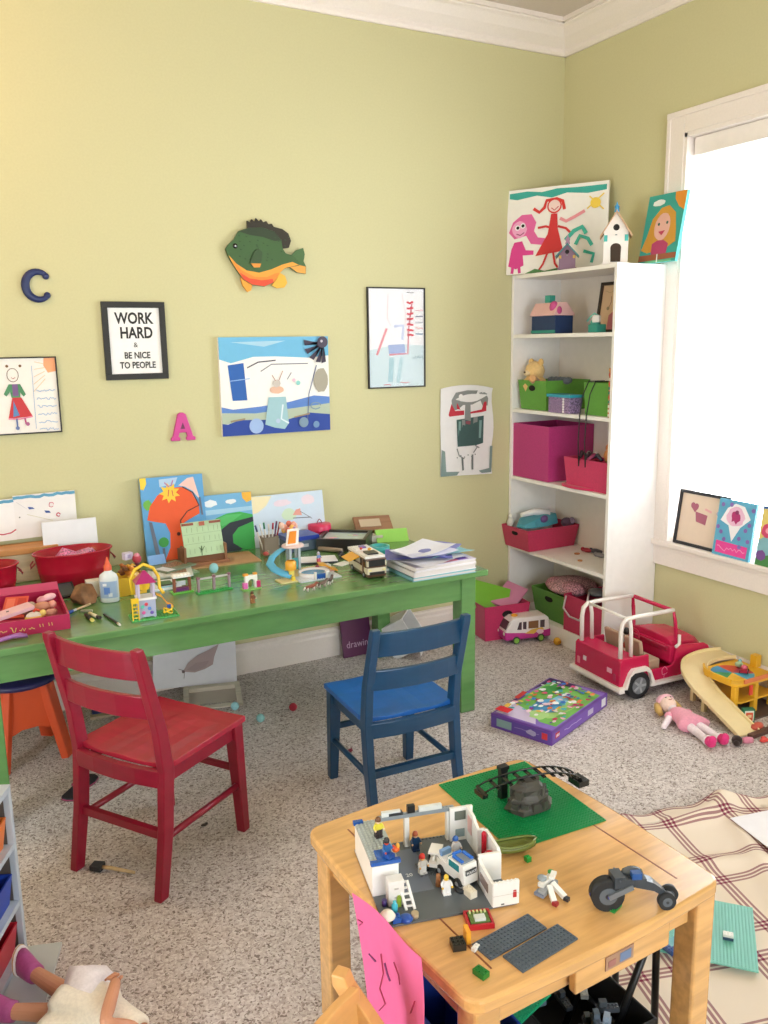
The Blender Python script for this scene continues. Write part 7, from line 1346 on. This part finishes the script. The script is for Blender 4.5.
dpoly = [(dx0+.05, dy1), (dx0+.015, dy1-.035), (dx0, dy1-.09), (dx0+.0, dy0+.03), (dx0+.03, dy0), (dx1, dy0), (dx1, dy1)]
def deck(z_, t_, poly, c): m = M(); m.prism(poly, z_-t_, z_, c); return m
deck(.14, .012, dpoly, yl).obj('upper_deck', ga, bevel=.002); deck(.065, .008, dpoly, yl).obj('middle_deck', ga, bevel=.002)
m = M()
cxg, cyg = dx0+.10, (dy0+dy1)/2; cs_ = ['#d94a34', '#3a8fc0', '#39a06a', '#edb832', '#4aa8c8', '#c23a5a']
for k in range(6):
    a0, a1 = 2*PI*k/6+.4, 2*PI*(k+1)/6+.4
    m.prism([(cxg, cyg)]+[(cxg+.085*math.cos(a0+(a1-a0)*i/5), cyg+.085*math.sin(a0+(a1-a0)*i/5)) for i in range(6)], .1402, .1415, mat(cs_[k], .4))
m.obj('coloured_turntable', ga)
m = M()
for i in range(len(dpoly)-1):
    a, b_ = dpoly[i], dpoly[i+1]
    if i in (0, 1, 2): m.bar((a[0], a[1], .148), (b_[0], b_[1], .148), .008, .02, yl)
m.obj('guard_rail', ga)
m = M(); m.bar((dx0+.04, dy0-.002, .15), (dx1, dy0-.002, .15), .006, .016, mat('#e07a48', .4)); plab(m.obj('front_rail', ga), 'orange rail')
for x, y in ((dx0+.018, dy0+.022), (dx1-.015, dy0+.015), (dx0+.03, dy1-.04), (dx1-.015, dy1-.015), ((dx0+dx1)/2, dy0+.012)):
    m = M(); m.box((x, y, .064), (.022, .022, .128), yl); m.obj('post', ga, bevel=.003)
m = M(); m.box((-.2, dy0-.008, .112), (.016, .006, .04), mat('#e2452e', .3)); m.obj('lever', ga)
m = M(); m.box((-.14, -1.40, .004), (.24, .24, .008), mat('#5d4a40', .5)); m.obj('base', ga)
m = M(); m.box((-.03, dy1-.10, .165), (.03, .03, .05), yl); m.obj('tower', ga)
toy('toy_gas_pump', 'green and orange toy fuel pump standing under the yellow garage', 'toy', (-.255, -1.52, 0), lambda m: (m.box((0, 0, .03), (.045, .022, .06), mat('#2f7a5a', .4)), m.box((0, -.0115, .032), (.036, .001, .044), mat('#eceadf', .4)), m.box((0, -.0122, .03), (.028, .001, .034), mat('#e0603a', .4)), m.box((0, -.013, .032), (.016, .001, .012), mat('#f0d0a0', .4))), rz=-.45)
toy('toy_car', 'small red and pink toy car on the turntable deck of the garage', 'toy car', (cxg+.045, cyg-.02, .1417), lambda m: (m.box((0, 0, .012), (.05, .028, .014), mat('#a8203a', .3)), m.ball((0, 0, .022), (.016, .012, .010), mat('#d8627a', .3)), [m.cyl((x, y, .006), (x, y+.004, .006), .006, '#1c1c1c', n=10) for x in (-.015, .015) for y in (-.017, .013)]), rz=.6)
toy('toy_piece', 'small pale green and white toy piece behind the red toy car', 'toy', (cxg+.075, cyg+.03, .1417), lambda m: (m.ball((0, 0, .012), (.018, .016, .013), mat('#a8c49c', .3)), m.ball((.01, .004, .024), (.008, .008, .008), mat('#7fb0b8', .3))))
toy('toy_piece', 'flat dark brown bar lying at the foot of the ramp', 'toy', (-.235, -1.615, 0), lambda m: m.box((0, 0, .008), (.26, .022, .016), mat('#5b3a30', .5)), rz=math.radians(2))
p = sz(757, 730); toy('toy_car', 'flat orange red toy car on the brown bar near the right frame edge', 'toy car', (p.x, p.y, .0), lambda m: (m.ball((0, 0, .016), (.035, .02, .014), mat('#c0503c', .4)), m.box((0, 0, .008), (.05, .035, .010), mat('#8a4a40', .4))), rz=.2)
p = sz(764, 742); toy('toy_piece', 'bright red toy bit on the carpet at the right frame edge', 'toy', (p.x, p.y, .0), lambda m: m.ball((0, 0, .008), (.022, .012, .008), mat('#d8403a', .4)).ball((.012, .01, .008), (.012, .012, .007), mat('#d8403a', .4)))
# little doll head by the ramp
p = sz(738, 745); dh = thing('doll', 'tiny dark-haired doll in pink lying face down by the ramp foot', 'doll', (p.x, p.y, .0), math.radians(-10))
m = M(); m.tube([(.02, 0, .014), (.04, 0, .013), (.062, 0, .010)], [.010, .014, .012], mat('#d9829c', .8, 'fabric'), 8); m.obj('body', dh)
m = M(); m.ball((0, 0, .018), .0165, mat('#d8a890', .6)); m.obj('head', dh); m = M(); m.ball((-.006, .0, .02), (.02, .02, .0185), mat('#2e1e1c', .9, 'fabric')); m.ball((-.018, -.012, .016), (.012, .012, .012), mat('#2e1e1c', .9, 'fabric')); m.obj('hair', dh)
# ---- skinned doll bodies
def skin_body(name, parent, joints, edges, radii, m_, root=0, sub=2):
    me = bpy.data.meshes.new(name); me.from_pydata(joints, edges, []); me.materials.append(m_); o = bpy.data.objects.new(name, me); C.objects.link(o); o.parent = parent
    md = o.modifiers.new('skin', 'SKIN'); me.skin_vertices.new(name='') if not me.skin_vertices else None
    for i, r_ in enumerate(radii): me.skin_vertices[0].data[i].radius = (r_, r_) if not isinstance(r_, tuple) else r_; me.skin_vertices[0].data[i].use_root = (i == root)
    sb = o.modifiers.new('sub', 'SUBSURF'); sb.levels = sb.render_levels = sub; return o
# rag doll: local x along body (head at 0, feet at +.34), lying on the back
rd = thing('rag_doll', 'soft rag doll in a pink dress lying on the carpet between box and ramp', 'doll', (-.462, -1.285, 0), math.atan2(-1.60+1.285, -.535+.462)); rd.scale = (1.05, 1.12, 1.12); skn = mat('#f3d4c4', .9, 'fabric'); sox = mat('#efdfe4', .9, 'fabric')
J = [(.15, 0, .026), (.11, 0, .028), (.075, 0, .028), (.055, 0, .03), (.02, 0, .034), (.085, .03, .027), (.12, .055, .02), (.15, .072, .014), (.162, .078, .012), (.085, -.03, .027), (.115, -.06, .02), (.135, -.085, .014), (.147, -.096, .012), (.17, .018, .024), (.225, .03, .018), (.285, .034, .016), (.17, -.018, .024), (.23, -.012, .018), (.29, -.016, .016)]
E_ = [(0, 1), (1, 2), (2, 3), (3, 4), (2, 5), (5, 6), (6, 7), (7, 8), (2, 9), (9, 10), (10, 11), (11, 12), (0, 13), (13, 14), (14, 15), (0, 16), (16, 17), (17, 18)]
Rr = [.024, .024, .018, .011, .029, .013, .012, .011, .009, .013, .012, .011, .009, .016, .0145, .0125, .016, .0145, .0125]
skin_body('body', rd, J, E_, Rr, sox)
m = M(); m.ball((.018, 0, .036), (.034, .03, .029), skn, 18); hd = m.obj('head', rd)
for s in (-1, 1): m = M(); m.ball((.018, s*.010, .0645), (.0035, .003, .0015), '#2a2a2e', 8); m.obj('eye', hd)
m = M(); m.tube([(.032, -.007, .0625), (.036, 0, .062), (.032, .007, .0625)], .0012, '#b03a50', 6); m.obj('mouth', hd)
m = M(); m.hull([[(x, w_*math.cos(a), .038+h_*math.sin(a)) for a in [2*PI*i/12 for i in range(12)]] for x, w_, h_ in ((-.03, .008, .008), (-.024, .024, .02), (-.008, .034, .03), (.004, .035, .033), (.009, .033, .030))], mat('#f0b8c4', .9, 'fabric'), True); plab(m.obj('hat', rd), 'pink soft hat')
for s, z_ in ((-1, .018), (1, .018)):
    m = M(); m.tube([(.0, s*.034, .035), (.02, s*.04, .022), (.045, s*.042, .014)], [.011, .014, .009], mat('#c9a25c', .9, 'fabric'), 8); m.obj('hair', rd)
m = M(); m.hull([[(x, w_*math.cos(a), max(.003, .028+h_*math.sin(a))) for a in [2*PI*i/16 for i in range(16)]] for x, w_, h_ in ((.058, .017, .014), (.075, .034, .022), (.10, .036, .026), (.135, .042, .026), (.165, .055, .028), (.19, .062, .026))], mat('#ef9fb4', .9, 'fabric'), True); m.obj('dress', rd)
for s in (-1, 1):
    m = M(); m.ball((.09, s*.040, .027), (.018, .014, .014), mat('#ef9fb4', .9, 'fabric')); m.obj('sleeve', rd)
for (x, y) in ((.302, .035), (.307, -.017)):
    m = M(); m.ball((x, y, .02), (.026, .017, .018), mat('#e0307c', .8, 'fabric')); m.ball((x+.012, y, .03), (.014, .015, .016), mat('#e0307c', .8, 'fabric')); m.hull([[(x-.018+d_, y+.0185*math.cos(a), .02+.017*math.sin(a)) for a in [2*PI*i/12 for i in range(12)]] for d_ in (0, .008)], mat('#f4e4ea', .8), True); m.obj('shoe', rd)
# big doll at the lower left, lying on its back; feet towards the toy shelf
bd = thing('doll', 'large doll in a white dress and magenta shoes lying at the lower left', 'doll', (0, 0, 0)); sk2 = mat('#d99a78', .5); bd.scale = (.88, .88, .88); bd.location = (-2.925*.12, -1.655*.12, 0)
hip = Vector((-2.80, -1.895, .05)); 
f1 = Vector((-2.925, -1.655, .055)); k1 = Vector((-2.868, -1.77, .06)); f2 = Vector((-3.0, -1.765, .045)); k2 = Vector((-2.895, -1.84, .052)); ch = Vector((-2.725, -2.02, .055)); nk = Vector((-2.69, -2.075, .055)); h_ = Vector((-2.66, -2.125, .065))
s1 = Vector((-2.77, -2.06, .06)); s2 = Vector((-2.71, -2.03, .07)); e1 = Vector((-2.86, -2.02, .06)); w1 = Vector((-2.88, -1.94, .05)); e2 = Vector((-2.795, -2.035, .13)); w2 = Vector((-2.748, -1.925, .135)); h2_ = Vector((-2.742, -1.902, .13))
h1a = hip+Vector((-.03, -.005, 0)); h1b = hip+Vector((.0, .03, 0))
J = [hip, ch, nk, h_, s1, e1, w1, s2, e2, w2, h2_, h1b, k1, f1, h1a, k2, f2]
E_ = [(0, 1), (1, 2), (2, 3), (1, 4), (4, 5), (5, 6), (1, 7), (7, 8), (8, 9), (9, 10), (0, 11), (11, 12), (12, 13), (0, 14), (14, 15), (15, 16)]
Rr = [.038, .036, .018, .022, .02, .017, .014, .02, .0185, .0155, .013, .03, .025, .019, .03, .025, .019]
skin_body('body', bd, [tuple(p) for p in J], E_, Rr, sk2)
hm_ = M(); hm_.ball(tuple(h_+Vector((.015, -.03, .012))), (.05, .055, .052), sk2, 20); hd = hm_.obj('head', bd)
hc = h_+Vector((.015, -.03, .012))
for s in (-1, 1): m = M(); m.ball(tuple(hc+Vector((s*.016+.008, .008-s*.008, .049))), (.006, .006, .003), '#3a2a22', 8); m.obj('eye', hd)
m = M(); m.ball(tuple(hc+Vector((-.004, .022, .046))), (.008, .005, .003), '#b84a5c', 8); m.obj('mouth', hd)
m = M(); m.ball(tuple(hc+Vector((.012, -.02, -.008))), (.058, .06, .05), mat('#5b3a26', .8), 18); m.obj('hair', bd)
for k in range(4): m = M(); q = h2_+Vector((-.012-.002*k, .012+.002*k, -.004)); b0 = h2_+Vector((-.008+.006*k, .006-.0+.003*k, 0)); m.tube([b0, b0+Vector((-.008, .014, -.003)), b0+Vector((-.013, .022+.001*(k % 2), -.012))], [.0042, .004, .003], sk2, 6); m.obj('finger', bd)
m = M(); b0 = h2_+Vector((.008, -.002, 0)); m.tube([b0, b0+Vector((.008, .010, -.003)), b0+Vector((.007, .018, -.008))], [.005, .0045, .0035], sk2, 6); m.obj('thumb', bd)
# dress: a flared cloth with folds from the chest over the knees
ax = (k1.lerp(k2, .5)-hip).normalized(); sd_ = Vector((ax.y, -ax.x, 0)).normalized(); m = M(); rings = []
tq_ = (ch-hip); tl_ = tq_.length; tq_ = tq_.normalized()
stops = ((-.165, .03, .03), (-.15, .044, .04), (-.09, .05, .046), (-.04, .06, .052), (.0, .08, .058), (.035, .095, .062), (.065, .105, .064), (.08, .11, .062))
for t_, w_, hh in stops:
    c = hip+(ax*t_ if t_ > 0 else tq_*(-t_)); ring = []; dd = ax if t_ > 0 else -tq_; sd_ = Vector((dd.y, -dd.x, 0)).normalized()
    for i in range(48):
        a = 2*PI*i/48; fold = 1+(.16*math.sin(a*7+t_*6)+.08*math.sin(a*12))*max(0, (t_+.05)/.145)
        ring.append(c+sd_*(w_*fold*math.cos(a))+Vector((0, 0, max(.004-c.z, hh*fold*math.sin(a)+.008))))
    rings.append(ring)
m.hull(rings, mat('#faf1e0', .8, 'fabric'), True, cap=False); dr = m.obj('dress', bd); sf = dr.modifiers.new('thick', 'SOLIDIFY'); sf.thickness = .003
m = M(); rings = []; sd_ = Vector((ax.y, -ax.x, 0)).normalized()
for t_, w_, hh in ((-.0, .06, .064), (.035, .075, .07), (.06, .062, .074), (.09, .03, .07)):
    c = hip+ax*t_+sd_*.03; rings.append([c+sd_*(w_*(1+.12*math.sin(3*a))*math.cos(a))+Vector((0, 0, max(.0, hh*math.sin(a)*(1+.06*math.sin(5*a))+.014))) for a in [2*PI*i/24 for i in range(24)]])
m.hull(rings, mat('#f6eef2', .7, 'fabric'), True); plab(m.obj('underskirt', bd), 'white gathered petticoat')
for f, kk in ((f1, k1), (f2, k2)):
    d_ = (f-kk).normalized(); up = Vector((0, 0, 1)); up = (up-d_*up.dot(d_)).normalized(); rt = d_.cross(up); m = M(); mg2 = mat('#a8447f', .6, 'fabric')
    def ell(c, a_w, b_lo, b_hi, n=16): return [c+rt*(a_w*math.cos(t))+up*((b_hi if math.sin(t) > 0 else b_lo)*math.sin(t)) for t in [2*PI*i/n for i in range(n)]]
    m.hull([ell(f-d_*.03, .025, .026, .025), ell(f-d_*.012, .026, .028, .03), ell(f+d_*.008, .026, .028, .044), ell(f+d_*.026, .025, .028, .056), ell(f+d_*.034, .02, .024, .05)], mg2, True); sh = m.obj('shoe', bd)
    m = M(); m.hull([ell(f+d_*.032, .028, .031, .061), ell(f+d_*.041, .028, .031, .061)], mat('#f1ece6', .6)); plab(m.obj('sole', sh), 'white sole')
    m = M(); m.hull([ell(f+d_*.0355, .0286, .0316, .0616), ell(f+d_*.0375, .0286, .0316, .0616)], mat('#c9a64c', .6)); m.obj('sole_line', sh)
# ================================================================ TOY SHELF AT THE LEFT EDGE
ts = thing('toy_rack', 'pale grey three-tier toy rack at the left edge of the picture', 'shelf', (-2.918, -1.52, 0), math.radians(90-25.2+180)); gy = mat('#b9c2cc', .4)
# local x runs along the open front towards the camera, local y points away from the room (behind the front)
WS, DS, HS = .62, .30, .46
sgn = -1
for x in (.007, WS-.007):
    m = M(); m.box((x, sgn*(DS/2+.008), HS/2), (.014, DS-.016, HS), mat('#5c534e', .6)); o_ = m.obj('side_panel', ts); m = M(); m.box((x, sgn*.008, HS/2), (.016, .016, HS), gy); m.obj('front_edge', o_, bevel=.002)  # inner side panels carry the rack's interior shade in their dark colour
m = M(); m.box((WS/2, sgn*DS/2, HS+.001), (WS, DS, .004), gy); m.obj('top_board', ts)
for z_ in (HS-.007, .305, .152, .02): m = M(); m.box((WS/2, sgn*DS/2, z_), (WS-.03, DS-.004, .014), gy); m.obj('shelf', ts)
m = M(); m.box((WS/2, sgn*(DS-.004), HS/2), (WS-.03, .006, HS-.02), mat('#4a4642', .6)); plab(m.obj('back_panel', ts), 'back panel darkened like the shaded interior')  # back coloured dark too, standing in for shade inside the rack
R3 = Matrix.Rotation(math.radians(90-25.2+180), 3, 'Z')
def rk_(x, y, z_): return tuple(Vector((-2.918, -1.52, 0))+R3 @ Vector((x, sgn*y, z_)))
for z_, c, n_, lab in ((.313, '#e0762c', 'toy_tray', 'orange toy tray on the upper tier of the grey rack'), (.16, '#1d3fa8', 'toy_tray', 'blue toy tray on the middle tier of the grey rack'), (.028, '#c02234', 'toy_tray', 'red toy tray on the bottom tier of the grey rack')):
    r = thing(n_, lab, 'tray', rk_(.155, .128, z_), math.radians(90-25.2+180)); bin_mesh(.27, .235, .075, mat(c, .35), .92, .004).obj('body', r)
def onr(name, label, cat, x, y, z_, b, rz=0): return toy(name, label, cat, rk_(x, y, z_), b, rz=math.radians(65+180)+rz)
onr('toy_bottle', 'white little bottle standing in the orange tray', 'bottle', .09, .05, .318, lambda m: m.lathe([(0, 0), (.013, 0), (.013, .05), (.007, .058), (.007, .068), (0, .068)], mat('#ece4d0', .4), n=14))
onr('picture_book', 'orange book lying over the orange tray', 'book', .12, .10, .366, lambda m: m.box((0, 0, .005), (.16, .12, .01), mat('#ea8a24', .4)), .2)
onr('toy_bottle', 'silver grey little bottle standing in the blue tray', 'bottle', .085, .045, .165, lambda m: m.lathe([(0, 0), (.012, 0), (.012, .058), (.008, .062), (.008, .07), (0, .07)], mat('#a8b4c4', .25), n=14))
onr('toy_block', 'brown wooden block on the blue tray', 'toy', .10, .10, .215, lambda m: m.box((0, 0, .012), (.11, .06, .024), mat('#8a6250', .6, 'wood')), .3)
onr('picture_book', 'pink book leaning in the red tray', 'book', .12, .045, .045, lambda m: m.box((0, 0, .045), (.11, .012, .09), mat('#e79aa8', .4)).box((.02, -.0065, .055), (.05, .001, .05), '#e4e2e0').box((.02, -.0075, .055), (.025, .001, .025), '#7a8a90'), .5)
onr('toy_block', 'dark brown block standing in the red tray behind the pink book', 'toy', .08, .11, .04, lambda m: m.box((0, 0, .04), (.05, .06, .08), mat('#5a2c28', .6)), .1)
p = [sz(47, 945), sz(28, 1010), sz(0, 990)]
toy('plastic_board', 'pale grey plastic board lying on the carpet under the magenta shoes', 'board', (-2.945, -1.665, 0), lambda m: m.box((0, 0, .004), (.12, .32, .008), mat('#c4c9ca', .35)), rz=math.radians(-18))
